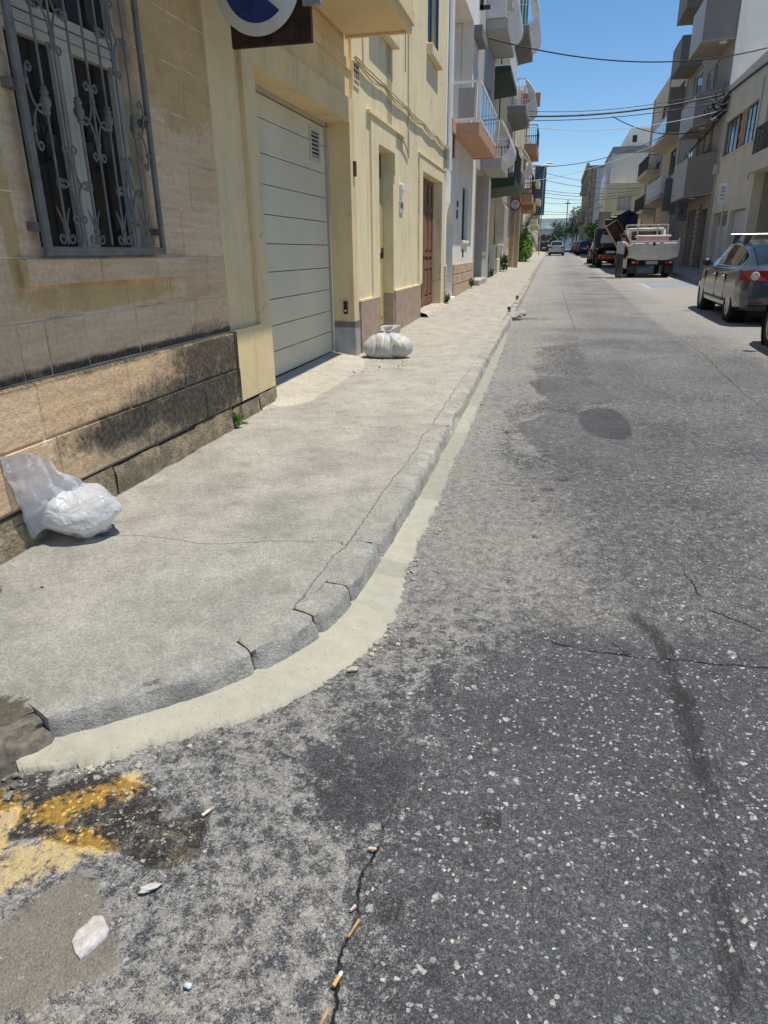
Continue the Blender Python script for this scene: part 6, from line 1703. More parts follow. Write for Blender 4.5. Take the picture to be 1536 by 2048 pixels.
# crane lorry further up
cl = thing('crane_lorry', 'small lorry with folded black loading crane and striped rear bar', 'truck', (3.35, 43.6, R(43.6)), None, True)
cl.rotation_euler = (math.atan(SL), 0, 0)
b = MB(); b.cbox(-.95, .95, .4, 5.2, .95, 1.1, .02); b.box(-.4, .4, .2, 6.5, .6, .94); b.build('chassis', M_under, cl)
for sg in (-1, 1):
    make_wheel(cl, sg * .85, 1.0, .48, .36, paint('steel_wheel', (0, 0, 0)), 6); make_wheel(cl, sg * .85, 5.6, .48, .28, paint('steel_wheel', (0, 0, 0)), 6)
    b = MB(); b.cbox(sg * .70, sg * 1.05, .45, 1.55, 1.0, 1.06, .02); b.build('mudguard', M_blackpl, cl)
b = MB(); b.cbox(-.95, .6, 0, .08, .50, .72, .006); bar_ = b.build('underrun_bar', paint('signal_orange', (.42, .14, .03), .5), cl)
for k in range(5): MB().add([(-.93 + k * .3, -.004, .51), (-.80 + k * .3, -.004, .51), (-.68 + k * .3, -.004, .71), (-.81 + k * .3, -.004, .71)], [(0, 1, 2, 3)]).build('chevron', paint('signal_red', (.32, .03, .02), .5), bar_)
MB().box(-.55, -.05, -.01, .02, .80, .93).build('number_plate', M_plate, cl)
b = MB(); b.cbox(-.75, -.05, .15, .8, 1.1, 2.0, .04); b.cbox(-.5, .35, .2, .7, 2.0, 2.75, .05); b.cbox(-.75, .05, .1, .25, 2.3, 2.6, .02); b.build('crane_column', M_blackpl, cl)
b = MB(); b.add([(-.9, .1, 1.35), (-.25, .1, 1.35), (-.2, .1, 1.75), (-.85, .1, 1.8), (-.9, .3, 1.35), (-.25, .3, 1.35), (-.2, .3, 1.75), (-.85, .3, 1.8)], [(0, 1, 2, 3), (4, 7, 6, 5), (0, 4, 5, 1), (1, 5, 6, 2), (2, 6, 7, 3), (3, 7, 4, 0)]); b.build('stabiliser_box', paint('stabiliser_grey', (.45, .46, .48), .5), cl)
b = MB(); b.tube([(-.45, .4, 2.4), (.5, .6, 2.95), (1.0, 2.4, 2.9)], [.16, .14, .11], 8); b.tube([(-.6, .3, 1.3), (-.7, .25, 2.0), (-.35, .4, 2.6)], [.05, .05, .05], 6); b.tube([(-.3, .1, 2.80), (.45, .1, 2.80)], .03, 6); b.tube([(-.3, .1, 2.62), (.45, .1, 2.62)], .03, 6); b.build('crane_arm', M_blackpl, cl, True)
b = MB(); b.cbox(.35, 1.15, 1.6, 4.2, 1.1, 2.9, .03); b.build('blue_container', paint('dark_blue_steel', (.02, .035, .09), .5, .15, 3), cl)
b = MB(); b.cbox(-.98, .98, 5.3, 6.9, .7, 2.3, .12); b.build('cab', paint('dark_cab_paint', (.05, .05, .06), .4, .1, 3), cl, True)

# ------------------------------------------------------------------ person at the truck
def person():
    root = thing('person', 'person in pale shirt, grey trousers and cap reaching up to the tilted cabinet', 'person', (2.60, 31.62, R(31.62)), None, True)
    root.rotation_euler = (0, 0, rad(-52))   # facing the load
    J = {}
    J['pel'] = (0, 0, .92); J['spi'] = (0, .01, 1.10); J['che'] = (0, .02, 1.28); J['nek'] = (0, .03, 1.44); J['hd0'] = (0, .06, 1.53); J['hd1'] = (0, .08, 1.64)
    for s, n in ((-1, 'L'), (1, 'R')):
        J['hip' + n] = (s * .10, 0, .88); J['kne' + n] = (s * .11, .03 if s < 0 else -.01, .48); J['ank' + n] = (s * .11, -.02 if s < 0 else -.06, .09); J['toe' + n] = (s * .13, .13 if s < 0 else .09, .035)
        J['sho' + n] = (s * .18, .02, 1.38)
        J['elb' + n] = (s * .26, .20, 1.22); J['wri' + n] = (s * .17, .42, 1.32); J['pal' + n] = (s * .15, .49, 1.35)
        for k in range(4): J[f'f{k}a{n}'] = (s * (.125 + .018 * k), .535, 1.365); J[f'f{k}b{n}'] = (s * (.125 + .018 * k), .565 - .006 * abs(k - 1.5), 1.395)
        J['th' + n] = (s * .105, .50, 1.375)
    E = [('pel', 'spi'), ('spi', 'che'), ('che', 'nek'), ('nek', 'hd0'), ('hd0', 'hd1')]
    for n in 'LR':
        E += [('pel', 'hip' + n), ('hip' + n, 'kne' + n), ('kne' + n, 'ank' + n), ('ank' + n, 'toe' + n), ('che', 'sho' + n), ('sho' + n, 'elb' + n), ('elb' + n, 'wri' + n), ('wri' + n, 'pal' + n), ('wri' + n, 'th' + n)]
        for k in range(4): E += [('pal' + n, f'f{k}a{n}'), (f'f{k}a{n}', f'f{k}b{n}')]
    rad_ = dict(pel=.145, spi=.14, che=.155, nek=.058, hd0=.075, hd1=.088)
    def rr(k):
        if k in rad_: return rad_[k]
        return dict(hip=.095, kne=.065, ank=.05, toe=.038, sho=.07, elb=.045, wri=.032, pal=.030).get(k[:3], .009)
    names = list(J)
    me = bpy.data.meshes.new('figure')
    me.from_pydata([J[k] for k in names], [(names.index(a), names.index(b_)) for a, b_ in E], [])
    o = bpy.data.objects.new('figure', me); col.objects.link(o)
    md = o.modifiers.new('skin', 'SKIN')
    lay = me.skin_vertices[0].data
    for i, k in enumerate(names):
        r_ = rr(k); lay[i].radius = (r_ * (1.15 if k in ('pel', 'spi', 'che') else 1), r_ * (.78 if k in ('pel', 'spi', 'che') else 1))
        lay[i].use_root = (k == 'pel')
    o.modifiers.new('sub', 'SUBSURF').levels = 2
    dg = bpy.context.evaluated_depsgraph_get()
    m2 = bpy.data.meshes.new_from_object(o.evaluated_get(dg))
    bpy.data.objects.remove(o)
    sk = paint('skin', (.36, .20, .13), .6, .1, 9, .05, 60, 0, .3, 0, (0, 0, 0), True); sh = paint('pale_lilac_cotton', (.52, .49, .56), .9, .1, 9, .2, 60, 0, .2, .1, (.3, .3, .3), True); tr = paint('grey_trousers', (.075, .068, .07), .9, .15, 9, .2, 60, 0, .2, .15, (.15, .12, .1), True); bo = paint('dark_shoes', (.02, .018, .016), .6, .1, 9, .1, 60, 0, .3, 0, (0, 0, 0), True)
    for mm in (sk, sh, tr, bo): m2.materials.append(mm)
    for p in m2.polygons:
        c = p.center; p.use_smooth = True
        arm = abs(c.x) > .12 and c.y > .17 and c.z > 1.05
        p.material_index = 3 if c.z < .085 else 2 if c.z < .95 and not arm else 0 if (c.z > 1.455 or arm) else 1
    body_ = bpy.data.objects.new('figure', m2); link(body_, root)
    b = MB(); b.blob((0, .075, 1.66), (.10, .112, .075), 12, 2, .05); b.build('hair', paint('dark_hair', (.02, .016, .014), .8), root, True)
    b = MB(); b.lathe([(.108, 0), (.104, .05), (.075, .085), (.02, .10), (.001, .10)], 18, (0, .075, 1.665)); b.add([(-.08, .16, 1.672), (.08, .16, 1.672), (.05, .25, 1.655), (-.05, .25, 1.655), (-.08, .16, 1.682), (.08, .16, 1.682), (.05, .25, 1.664), (-.05, .25, 1.664)], [(0, 3, 2, 1), (4, 5, 6, 7), (0, 1, 5, 4), (1, 2, 6, 5), (2, 3, 7, 6), (3, 0, 4, 7)]); b.build('cap', paint('navy_cap', (.03, .035, .05), .8), root, True)
    b = MB(); b.add([(0, .195, 1.585), (-.014, .165, 1.555), (.014, .165, 1.555), (0, .16, 1.61)], [(0, 1, 2), (0, 2, 3), (0, 3, 1)]); b.build('nose', sk, root, True)
    for s in (-1, 1):
        MB().blob((s * .033, .158, 1.605), (.011, .008, .007), 8, 1, 0).build('eye', bo, root); MB().blob((s * .088, .07, 1.59), (.012, .022, .032), 8, 1, 0).build('ear', sk, root)
    MB().box(-.02, .02, .150, .157, 1.535, 1.542).build('mouth', paint('lips', (.22, .09, .07), .6), root)
    b = MB(); b.lathe([(.152, -.02), (.156, 0), (.152, .02)], 20, (0, 0, 0)); 
    bb = [(v[0] * 1.02, v[1] * .82 + .0, v[2] + .955) for v in b.v]; b.v = bb; b.build('belt', bo, root, True)
    return root
person()
# ------------------------------------------------------------------ bags on the pavement
def bag_material(name, tpf):
    m = NT(name)
    n = m.noise(9, 3, .5, dist=1.6); n2 = m.noise(60, 3); rg_ = m.math('ABSOLUTE', m.math('SUBTRACT', m.noise(13, 2, .4, dist=.8), .5))
    c = m.scale_col((.80, .81, .83), m.lin(n, .3, .7, .9, 1.05))
    m.out(c, .28, m.bump(m.math('ADD', m.math('MULTIPLY', n, .8), m.math('SUBTRACT', m.math('MULTIPLY', n2, .15), m.math('MULTIPLY', rg_, 2.2))), .7, .014), 0, .5)
    tr = m.n.new('ShaderNodeBsdfTranslucent'); tr.inputs[0].default_value = (.85, .86, .88, 1)
    tp = m.n.new('ShaderNodeBsdfTransparent')
    a = m.n.new('ShaderNodeMixShader'); a.inputs[0].default_value = .42
    b = m.n.new('ShaderNodeMixShader'); b.inputs[0].default_value = tpf
    o = m.n['Material Output']
    m.t.links.new(m.b.outputs[0], a.inputs[1]); m.t.links.new(tr.outputs[0], a.inputs[2])
    m.t.links.new(a.outputs[0], b.inputs[1]); m.t.links.new(tp.outputs[0], b.inputs[2])
    m.t.links.new(b.outputs[0], o.inputs[0])
    return m.m
M_poly = bag_material('translucent_polythene', .14); M_poly2 = bag_material('thin_polythene', .22)
pb = thing('plastic_bag', 'white translucent plastic rubble bag slumped against the blackened plinth', 'bag', (-2.25, 2.86, .15))
b = MB(); nu, nv = 72, 40; vs = []
rb_ = random.Random(12)
planes = []
for k in range(30):
    d = Vector((rb_.gauss(0, 1), rb_.gauss(0, 1), rb_.gauss(0, 1))).normalized(); planes.append((d, rb_.uniform(.84, 1.0)))
for j in range(nv + 1):
    ph = math.pi * j / nv
    for i in range(nu):
        th = 2 * math.pi * i / nu
        d = Vector((math.cos(th) * math.sin(ph), math.sin(th) * math.sin(ph), math.cos(ph)))
        # crumpled film pulled over lumps: facets meeting in creases
        r = min(h_ / max(.05, d.dot(nn_)) for nn_, h_ in planes)
        r = min(r, 1.25) * (1 + .05 * mnoise.noise(d * 3.2) - .035 * abs(mnoise.noise(d * 8.0 + Vector((2, 0, 0)))))
        x = d.x * .205 * r; y = d.y * .15 * r; z = d.z * .135 * r
        z = max(z, -.118 + .008 * mnoise.noise(d * 6))
        if d.x < -.1 and d.z > 0: z += .09 * (-d.x - .1)
        if d.x > .5: z += .03 * (d.x - .5)
        px, py = -2.262 + x * .97 - y * .2, 2.80 + y + x * .18
        vs.append((max(px, W + .05 + .004 * abs(mnoise.noise(d * 7))), py, .285 + z))
b.add(vs, [(j * nu + i, j * nu + (i + 1) % nu, (j + 1) * nu + (i + 1) % nu, (j + 1) * nu + i) for j in range(nv) for i in range(nu)])
sackb = b.build('sack', M_poly, pb, 'all')
# open neck flopped up the wall: flattened tube from the sack to its ragged mouth
lv = [((-2.42, 2.62, .20), (-2.24, 2.83, .40), .07), ((-2.42, 2.60, .26), (-2.255, 2.83, .425), .06), ((-2.425, 2.585, .35), (-2.265, 2.83, .44), .055), ((-2.43, 2.56, .45), (-2.29, 2.79, .475), .07), ((-2.43, 2.535, .55), (-2.315, 2.735, .52), .11), ((-2.43, 2.525, .585), (-2.325, 2.715, .545), .13)]
lv2 = []
for i in range(len(lv) - 1):
    for k in range(4):
        t = k / 4
        lv2.append(tuple(tuple(np.array(lv[i][q]) * (1 - t) + np.array(lv[i + 1][q]) * t) for q in (0, 1)) + (lv[i][2] * (1 - t) + lv[i + 1][2] * t,))
lv2.append(lv[-1])
b = MB(); vs = []; n = 36
for li, (a, c, w_) in enumerate(lv2):
    A = Vector(a); C_ = Vector(c); mid = (A + C_) / 2; u = (C_ - A) / 2
    out = Vector((.85, -.25, .35)).normalized()
    for i in range(n):
        th = 2 * math.pi * i / n
        p = mid + u * math.cos(th) + out * (w_ * .5 * math.sin(th)) * (1 if math.sin(th) > 0 else .25)
        p += Vector((mnoise.noise(p * 12), mnoise.noise(p * 12 + Vector((5, 0, 0))), mnoise.noise(p * 9 + Vector((0, 7, 0))))) * .016
        if li == len(lv2) - 1: p.z += .05 * math.sin(th * .5 + .4) + .012 * mnoise.noise(Vector((th * 6, 0, 3)))
        elif li > len(lv2) - 6: p.z += .05 * math.sin(th * .5 + .4) * (li - len(lv2) + 6) / 5
        p += out * (.024 * math.sin(th * 3 + .8 + li * .05) * li / len(lv2) + .010 * math.sin(th * 9 + li * .12) + .006 * math.sin(th * 17 + 1)) * (1 if math.sin(th) > 0 else .3)
        p.x = max(p.x, W + .052)
        vs.append(p)
b.add(vs, [(j * n + i, j * n + (i + 1) % n, (j + 1) * n + (i + 1) % n, (j + 1) * n + i) for j in range(len(lv2) - 1) for i in range(n)])
b.build('open_neck', M_poly2, pb, 'all')
b = MB()
for k in range(26):
    a = rnd.uniform(0, 6.28); q = rnd.uniform(0, .13)
    b.blob((-2.27 + q * math.cos(a), 2.80 + q * .8 * math.sin(a), .20 + rnd.uniform(0, .10)), (rnd.uniform(.02, .05), rnd.uniform(.02, .05), rnd.uniform(.015, .04)), 8, k, .5)
o = b.build('rubble', paint('rubble', (.42, .36, .28), .9, .3, 20), pb); o['kind'] = 'stuff'

tb_ = thing('tied_sack', 'tied off-white woven sack sitting beside the garage pier', 'sack', (-2.06, 8.78, .2))
b = MB(); nu, nv = 120, 40; vs = []
for j in range(nv + 1):
    t = j / nv
    ph = math.pi * t
    for i in range(nu):
        th = 2 * math.pi * i / nu
        s_, c_ = math.sin(ph), math.cos(ph)
        pl = max(0, 1 - t / .62)
        fold = .10 * pl ** .6 * (s_ + .15) * (abs(math.sin(th * 11 + 1.5 * math.sin(th * 3))) * 1.1 - .6 + math.sin(th * 29 + 4 * t) * .22 + math.sin(th * 7 + 1) * .35) + .05 * mnoise.noise(Vector((math.cos(th) * 2, math.sin(th) * 2, t * 3)))
        bulge = 1 + .10 * math.cos(2 * th + .5) + .07 * math.cos(3 * th + 1)
        # two ties pinch the sack across
        xx = math.cos(th) * s_
        pin = .10 * math.exp(-((xx - .42) / .07) ** 2) + .08 * math.exp(-((xx + .40) / .07) ** 2)
        r = (s_ ** .75) * bulge * (1 + fold - pin * s_)
        z = (.15 * (abs(c_) ** .8) * (1 if c_ > 0 else -1)) * (1 + .1 * fold) * (1 - pin * 1.0)
        z += .055 * max(0, c_) ** 3 + (.10 * fold * s_ if c_ > -.2 else 0)
        q_ = 1 + .12 * mnoise.noise(Vector((math.cos(th) * 1.6, math.sin(th) * 1.6, t * 2.2 + 4)))
        vs.append((-2.05 + r * q_ * .30 * math.cos(th), 8.78 + r * q_ * .22 * math.sin(th), .350 + max(z * .92, -.13) + .012 * mnoise.noise(Vector((math.cos(th) * 5, math.sin(th) * 5, t * 6)))))
b.add(vs, [(j * nu + i, j * nu + (i + 1) % nu, (j + 1) * nu + (i + 1) % nu, (j + 1) * nu + i) for j in range(nv) for i in range(nu)])
m = NT('woven_polypropylene'); nw = m.noise(240, 2); nn = m.noise(9, 4)
M_woven = m.out(m.scale_col(m.mix(m.step(nn, .4, .65), (.50, .475, .37), (.47, .485, .50)), m.lin(nw, .3, .7, .85, 1.08)), .42, m.bump(m.math('ADD', nw, m.math('MULTIPLY', nn, 2)), .3, .006), 0, .5)
b.build('sack_body', M_woven, tb_, 'all')
b = MB()
for k, (dx, dy_, h) in enumerate(((.05, .03, .11), (-.02, .05, .09), (.04, -.03, .06), (-.08, 0, .05))):
    c = Vector((-2.05, 8.78, .515)); e = c + Vector((dx, dy_, h)); w_ = Vector((.045, -.03, .005)) if k % 2 else Vector((.03, .045, 0))
    b.add([c - w_ * .25, c + w_ * .25, e + w_ * .7, e - w_ * .7, c - w_ * .2 + Vector((0, 0, -.008)), c + w_ * .2 + Vector((0, 0, -.008)), e + w_ * .6 + Vector((.006, .004, -.01)), e - w_ * .6 + Vector((.006, .004, -.01))], [(0, 1, 2, 3), (7, 6, 5, 4), (0, 4, 5, 1), (1, 5, 6, 2), (2, 6, 7, 3), (3, 7, 4, 0)])
b.build('knotted_top', M_woven, tb_)
for xo in (-.115, .12):
    pts = []
    for i in range(15):
        a = math.pi * i / 14
        pts.append((-2.06 + xo, 8.78 - .205 * math.cos(a), .30 + .175 * math.sin(a) ** .8))
    MB().tube(pts, .006, 5).build('tie_cord', paint('blue_tint_cord', (.42, .45, .52), .6), tb_, True)

# ------------------------------------------------------------------ small litter and stones on the ground
def gz(x, y):
    return R(y) + .002
def butt(x, y, ang, L, label, filt=(.62, .36, .14), paper=(.66, .62, .55), fl=.5):
    t = thing('cigarette_butt', label, 'cigarette butt', (x, y, gz(x, y)), 'cigarette ends in the road', True)
    t.rotation_euler = (0, 0, ang)
    MB().lathe([(.004, -L / 2), (.0048, -L / 2 + .002), (.0046, -L / 2 + L * fl)], 10, (0, 0, .0055), 'x').build('filter', paint('filter_%d' % int(filt[0] * 100), filt, .8, .15, 200, .1, 90, 0, .3, 0, (0, 0, 0), True), t, True)
    MB().lathe([(.0045, -L / 2 + L * fl), (.0043, L / 2 - .002), (.003, L / 2)], 10, (0, 0, .0055), 'x').build('paper', paint('paper_%d' % int(paper[0] * 100), paper, .9, .15, 150, .1, 90, 0, .3, .2, (.1, .1, .1), True), t, True)
butt(-.85, 1.345, rad(62), .04, 'cigarette end with dark tip beside the damp patch', (.6, .56, .5), (.50, .34, .2), .65)
butt(-.362, 1.322, rad(8), .022, 'short tan cigarette end lying across the seam', (.66, .45, .26), (.60, .44, .28))
butt(-.352, .972, rad(75), .036, 'orange and white cigarette end in the seam near the bottom edge', (.62, .36, .14), (.72, .70, .66), .68)
butt(-.357, .885, rad(80), .045, 'crushed brown cigarette end at the bottom edge of the picture', (.34, .20, .10), (.44, .30, .17))
def sliver(x, y, ang, L, label, c):
    t = MB(); t.add([(-L / 2, -.002, 0), (L / 2, -.0035, 0), (L / 2, .003, 0), (-L / 2, .002, 0), (-L / 2, -.002, .005), (L / 2, -.003, .006), (L / 2, .003, .006), (-L / 2, .002, .005)], [(0, 3, 2, 1), (4, 5, 6, 7), (0, 1, 5, 4), (1, 2, 6, 5), (2, 3, 7, 6), (3, 0, 4, 7)])
    o = t.build('wood_sliver', paint('sliver_%d' % int(c[0] * 100), c, .8, .2, 80, .2, 90)); o.location = (x, y, gz(x, y)); o.rotation_euler = (0, 0, ang); tag(o, label, 'wood sliver')
sliver(-.350, 1.095, rad(74), .05, 'thin tan wood sliver standing along the seam', (.42, .26, .13))
sliver(-.366, 1.145, rad(60), .018, 'tiny pinkish sliver at the head of the tan sliver', (.62, .46, .38))
o = MB().blob((0, 0, .008), (.010, .007, .006), 12, 5, .5).build('glass_chip', paint('pale_blue_chip', (.45, .55, .60), .3, .2, 90)); o.location = (-.665, .885, gz(0, .885)); tag(o, 'pale blue-grey chip lying among the dark asphalt islands', 'chip')
# flat white plaster flake
pts = [(-.98, .92), (-.985, .945), (-.975, .965), (-.97, .99), (-.95, .995), (-.93, .98), (-.912, .965), (-.908, .945), (-.918, .925), (-.925, .905), (-.935, .888), (-.955, .898)]
b = MB(); vs = []
for lev, (sc_, h) in enumerate(((1.0, .001), (.99, .007), (.86, .012), (.45, .014))):
    for k, p in enumerate(pts):
        vs.append((-.946 + (p[0] + .946) * sc_ + .002 * mnoise.noise(Vector((k, lev, 0))), .943 + (p[1] - .943) * sc_, R(.94) + h + .002 * mnoise.noise(Vector((k * 2.2, lev, 3)))))
n = len(pts)
b.add(vs, [(l * n + k, l * n + (k + 1) % n, (l + 1) * n + (k + 1) % n, (l + 1) * n + k) for l in range(3) for k in range(n)] + [tuple(range(3 * n, 4 * n))])
o = b.build('plaster_flake', paint('chalky_plaster', (.50, .475, .45), .9, .25, 45, 1.0, 110, 0, .2, .5, (.33, .28, .22)), None, True); tag(o, 'flat white plaster flake stuck on the muddy asphalt', 'flake')
o = MB().blob((0, 0, .01), (.026, .012, .007), 12, 9, .6).build('plaster_flake', paint('chalky_plaster', (0, 0, 0))); o.location = (-.875, 1.085, gz(0, 1.085)); o.rotation_euler = (0, 0, .7); tag(o, 'small white plaster crumb just below the damp patch', 'flake')
# grit and stones too small to count
def scatter(name, pts, mat, label=None):
    b = MB()
    for k, (x, y, z, r) in enumerate(pts):
        b.blob((x, y, z + r * .35), (r * rnd.uniform(.8, 1.3), r * rnd.uniform(.8, 1.3), r * rnd.uniform(.5, .8)), 8, k, .6)
    o = b.build(name, mat); o['kind'] = 'stuff'
    if label: o['label'] = label
    return o
pts = []
for i in range(0, len(ragged)):
    p, s_ = ragged[i]
    if rnd.random() < (.55 if p[1] < 4 else .35) * max(0, mnoise.noise(Vector((s_ * 3.1, 0, 0))) * 2.2 + .35) and p[1] < 11:
        q = rnd.uniform(-.012, .03) + rnd.random() ** 4 * .08; pts.append((p[0] + q + .005, p[1] + rnd.uniform(-.01, .01), R(p[1]), rnd.choice([.002, .003, .004, .005, .009]) * (1 + p[1] * .05)))
scatter('cement_crumbs', pts, paint('cement_crumb', (.40, .37, .29), .95, .2, 60, .5, 120), 'crumbs of cement along the ragged gutter edge')
pts = []
for i in range(420):
    y = .75 + rnd.random() ** 1.7 * 9; x = rnd.uniform(-1.2, 1.6)
    if x < np.interp(y, [g_[1] for g_ in GOUT], [g_[0] for g_ in GOUT]) + .03: continue
    pts.append((x, y, R(y) - .001, rnd.choice([.003, .003, .004, .005, .007])))
scatter('loose_grit', pts, paint('loose_grit_mat', (.34, .31, .27), .95, .35, 60, .4, 120), 'loose pale grit strewn over the road')
pts = []
for i in range(46):
    y = 1.9 + rnd.random() * 8; x = rnd.uniform(-2.35, -.95)
    pts.append((x, y, 0, rnd.choice([.003, .003, .004, .006])))
pts = [(x, y, R(y) + .118 + (zw(y) - R(y) - .118) * min(1, max(0, (-.9 - x) / 1.7)) + .001, r) for x, y, z, r in pts if y > 2.6 or x < -1.3 and y > 2.2]
pts += [(-2.02 + rnd.uniform(-.3, .5), 8.3 + rnd.uniform(-.8, .3), .225, rnd.choice([.005, .006, .009])) for i in range(22)]
scatter('dark_gravel', pts, paint('dark_gravel_mat', (.07, .06, .05), .9, .4, 60, .4, 120), 'dark specks of gravel on the pavement')
pts = [(-1.5 + rnd.uniform(-.25, .05), 1.34 + rnd.uniform(-.12, .08), R(1.3) + .004, rnd.choice([.005, .007, .01, .014])) for i in range(46)]
scatter('corner_gravel', pts, paint('corner_gravel_mat', (.20, .185, .165), .9, .5, 60, .4, 120), 'gravel heaped at the broken kerb end')
for k, (x, y, r, lab) in enumerate(((-.76, 14.75, .14, 'pale broken lump of kerb standing out into the gutter'), (-.66, 15.5, .11, 'smaller pale lump of kerb stone lying beyond the first'))):
    o = MB().blob((0, 0, r * .5), (r * 1.3, r, r * .7), 12, k + 3, .5).build('kerb_lump', M_kerb, None, True); o.location = (x, y, R(y)); tag(o, lab, 'stone')
o = MB().blob((0, 0, .006), (.022, .013, .008), 12, 4, .4).build('cement_crumb', M_cement); o.location = (-.635, 2.10, gz(0, 2.1)); o.rotation_euler = (0, 0, .4); tag(o, 'lone cement crumb lying in the road off the gutter curve', 'crumb')
o = MB().blob((0, 0, .004), (.02, .006, .003), 8, 4, .4).build('dry_leaf', paint('rust_leaf', (.35, .14, .04), .7, .2, 60)); o.location = (-1.575, 1.40, gz(0, 1.4) + .012); o.rotation_euler = (.3, .2, 1.2); tag(o, 'small rust-coloured dry leaf at the left edge', 'leaf')

# ------------------------------------------------------------------ plants
def leafmat(name, c, c2):
    m = NT(name); r = m.noise(30, 3)
    cc = m.mix(m.step(r, .35, .65), c, c2)
    mm = m.out(cc, .55, None, 0, .4)
    m.b.inputs['Subsurface Weight'].default_value = .0
    return mm
def leaf_cloud(b, c, r, n, size, seed=0, holes=.35):
    rr = random.Random(seed)
    k = 0
    while k < n:
        d = Vector((rr.gauss(0, 1), rr.gauss(0, 1), rr.gauss(0, 1))).normalized() * rr.random() ** .45
        if mnoise.noise(d * 2.2 + Vector((seed, 0, 0))) < -holes + rr.uniform(-.2, .2): k += .3; continue
        p = Vector((c[0] + d.x * r[0], c[1] + d.y * r[1], c[2] + d.z * r[2]))
        a = Vector((rr.gauss(0, 1), rr.gauss(0, 1), rr.gauss(0, .7))).normalized(); q = a.orthogonal().normalized()
        q = (q * math.cos(rr.random() * 6.28) + a.cross(q) * math.sin(rr.random() * 6.28)).normalized()
        s_ = size * rr.uniform(.6, 1.4)
        b.add([p - a * s_, p + q * s_ * .4, p + a * s_, p - q * s_ * .4], [(0, 1, 2, 3)])
        k += 1
L_br = leafmat('bright_leaf', (.07, .20, .015), (.14, .30, .03)); L_dk = leafmat('dark_leaf', (.025, .06, .015), (.05, .11, .025)); L_md = leafmat('mid_leaf', (.04, .11, .02), (.08, .17, .03))
M_bark = paint('bark', (.12, .085, .055), .95, .3, 8, .8, 20)
def weed(x, y, z, h, n, label, mat=L_md):
    t = thing('weed', label, 'weed', (x, y, z)); rr = random.Random(int(x * 100 + y * 77))
    b = MB()
    for k in range(n):
        a = rr.uniform(0, 6.28); l = h * rr.uniform(.5, 1.1); tip = Vector((x + math.cos(a) * l * .4, y + math.sin(a) * l * .4, z + l)); mid = Vector((x + math.cos(a) * l * .15, y + math.sin(a) * l * .15, z + l * .6))
        s_ = Vector((-math.sin(a), math.cos(a), 0)) * .008 * (1 + h * 4)
        b.add([(x, y, z), mid - s_, tip, mid + s_], [(0, 1, 2, 3)])
    leaf_cloud(b, (x, y, z + h * .55), (h * .35, h * .35, h * .5), n * 3, h * .14, int(y * 10), 1)
    b.build('foliage', mat, t)
    MB().tube([(x, y, z - .02), (x + .01, y, z + h * .5)], .004, 5).build('stem', M_bark, t)
weed(W + .075, 4.99, .20, .12, 16, 'bright green weed at the foot of the house joint', L_br)
for (x, y, h, lab, mt) in ((-.88, 15.2, .12, 'dark weed growing by the broken kerb', L_dk), (W + .12, 21.2, .28, 'weed tuft below the rough stone plinth', L_md), (W + .12, 28.3, .30, 'small weed at the white party wall', L_md), (-.88, 18.5, .12, 'low weed on the kerb line past the broken lumps', L_dk), (-2.25, 33.3, .8, 'tall dark weed by the far garden wall', L_dk), (W + .1, 16.45, .22, 'weed in the gap between yellow and white houses', L_dk)):
    weed(x, y, (zw(y) if x < -1.5 else R(y) + .12) - .01, h, 26, lab, mt)
sh = thing('bright_shrub', 'bright green shrub spilling over the pavement below the palm', 'shrub', (-2.2, 52, .9))
b = MB(); leaf_cloud(b, (-2.15, 52, 1.75), (.62, 2.4, .95), 1900, .10, 4, .3); b.build('foliage', L_br, sh); MB().tube([(-2.2, 52, .8), (-2.2, 52, 1.7)], .06, 6).build('stem', M_bark, sh)
pm = thing('palm', 'palm with arching fronds behind the bright shrub on the left', 'palm', (-2.3, 55, .9))
MB().tube([(-2.3, 55, .8), (-2.28, 55, 2.0), (-2.25, 55, 3.0)], [.22, .2, .16], 10).build('trunk', M_bark, pm)
for k in range(26):
    a = k * 2.399; el = rad(75 - (k % 9) * 14); L = 1.9
    b = MB(); pr = None; d0 = Vector((math.cos(a) * math.cos(el), math.sin(a) * math.cos(el), math.sin(el))); p = Vector((-2.25, 55, 3.0)); spine = [p.copy()]
    for i in range(12):
        d0 = (d0 + Vector((0, 0, -.11))).normalized(); p = p + d0 * L / 12; spine.append(p.copy())
    b.tube(spine, .014, 4, False)
    sd_ = d0.cross(Vector((0, 0, 1)))
    for i in range(2, 12):
        t = (spine[i + 1 if i < 12 else i] - spine[i - 1]).normalized(); sv = t.cross(Vector((0, 0, 1))).normalized()
        for sg in (-1, 1):
            l = .34 * math.sin(math.pi * (i + 1) / 14); e = spine[i] + sv * sg * l + t * l * .6 - Vector((0, 0, l * .35)); b.add([spine[i] - t * .02, e, spine[i] + t * .03], [(0, 1, 2)])
    b.build('frond', L_dk if k % 3 else L_md, pm)
def tree(x, y, z, h, r, label, mat, seed, n=1500, ls=.16):
    t = thing('tree', label, 'tree', (x, y, z), 'trees at the end of the street')
    b = MB(); b.tube([(x, y, z - .2), (x + .05, y, z + h * .4), (x, y, z + h * .7)], [.16, .12, .05], 7)
    for k in range(5):
        a = k * 1.3; b.tube([(x, y, z + h * (.35 + .06 * k)), (x + math.cos(a) * r * .6, y + math.sin(a) * r * .6, z + h * (.6 + .06 * k))], [.06, .02], 5)
    b.build('trunk', M_bark, t)
    b = MB(); rr = random.Random(seed)
    for k in range(7):
        a = rr.uniform(0, 6.28); q = rr.uniform(.2, .65) * r
        leaf_cloud(b, (x + math.cos(a) * q, y + math.sin(a) * q, z + h * rr.uniform(.5, .9)), (r * .55, r * .55, h * .22), n // 7, ls, seed * 10 + k, .2)
    b.build('crown', mat, t)
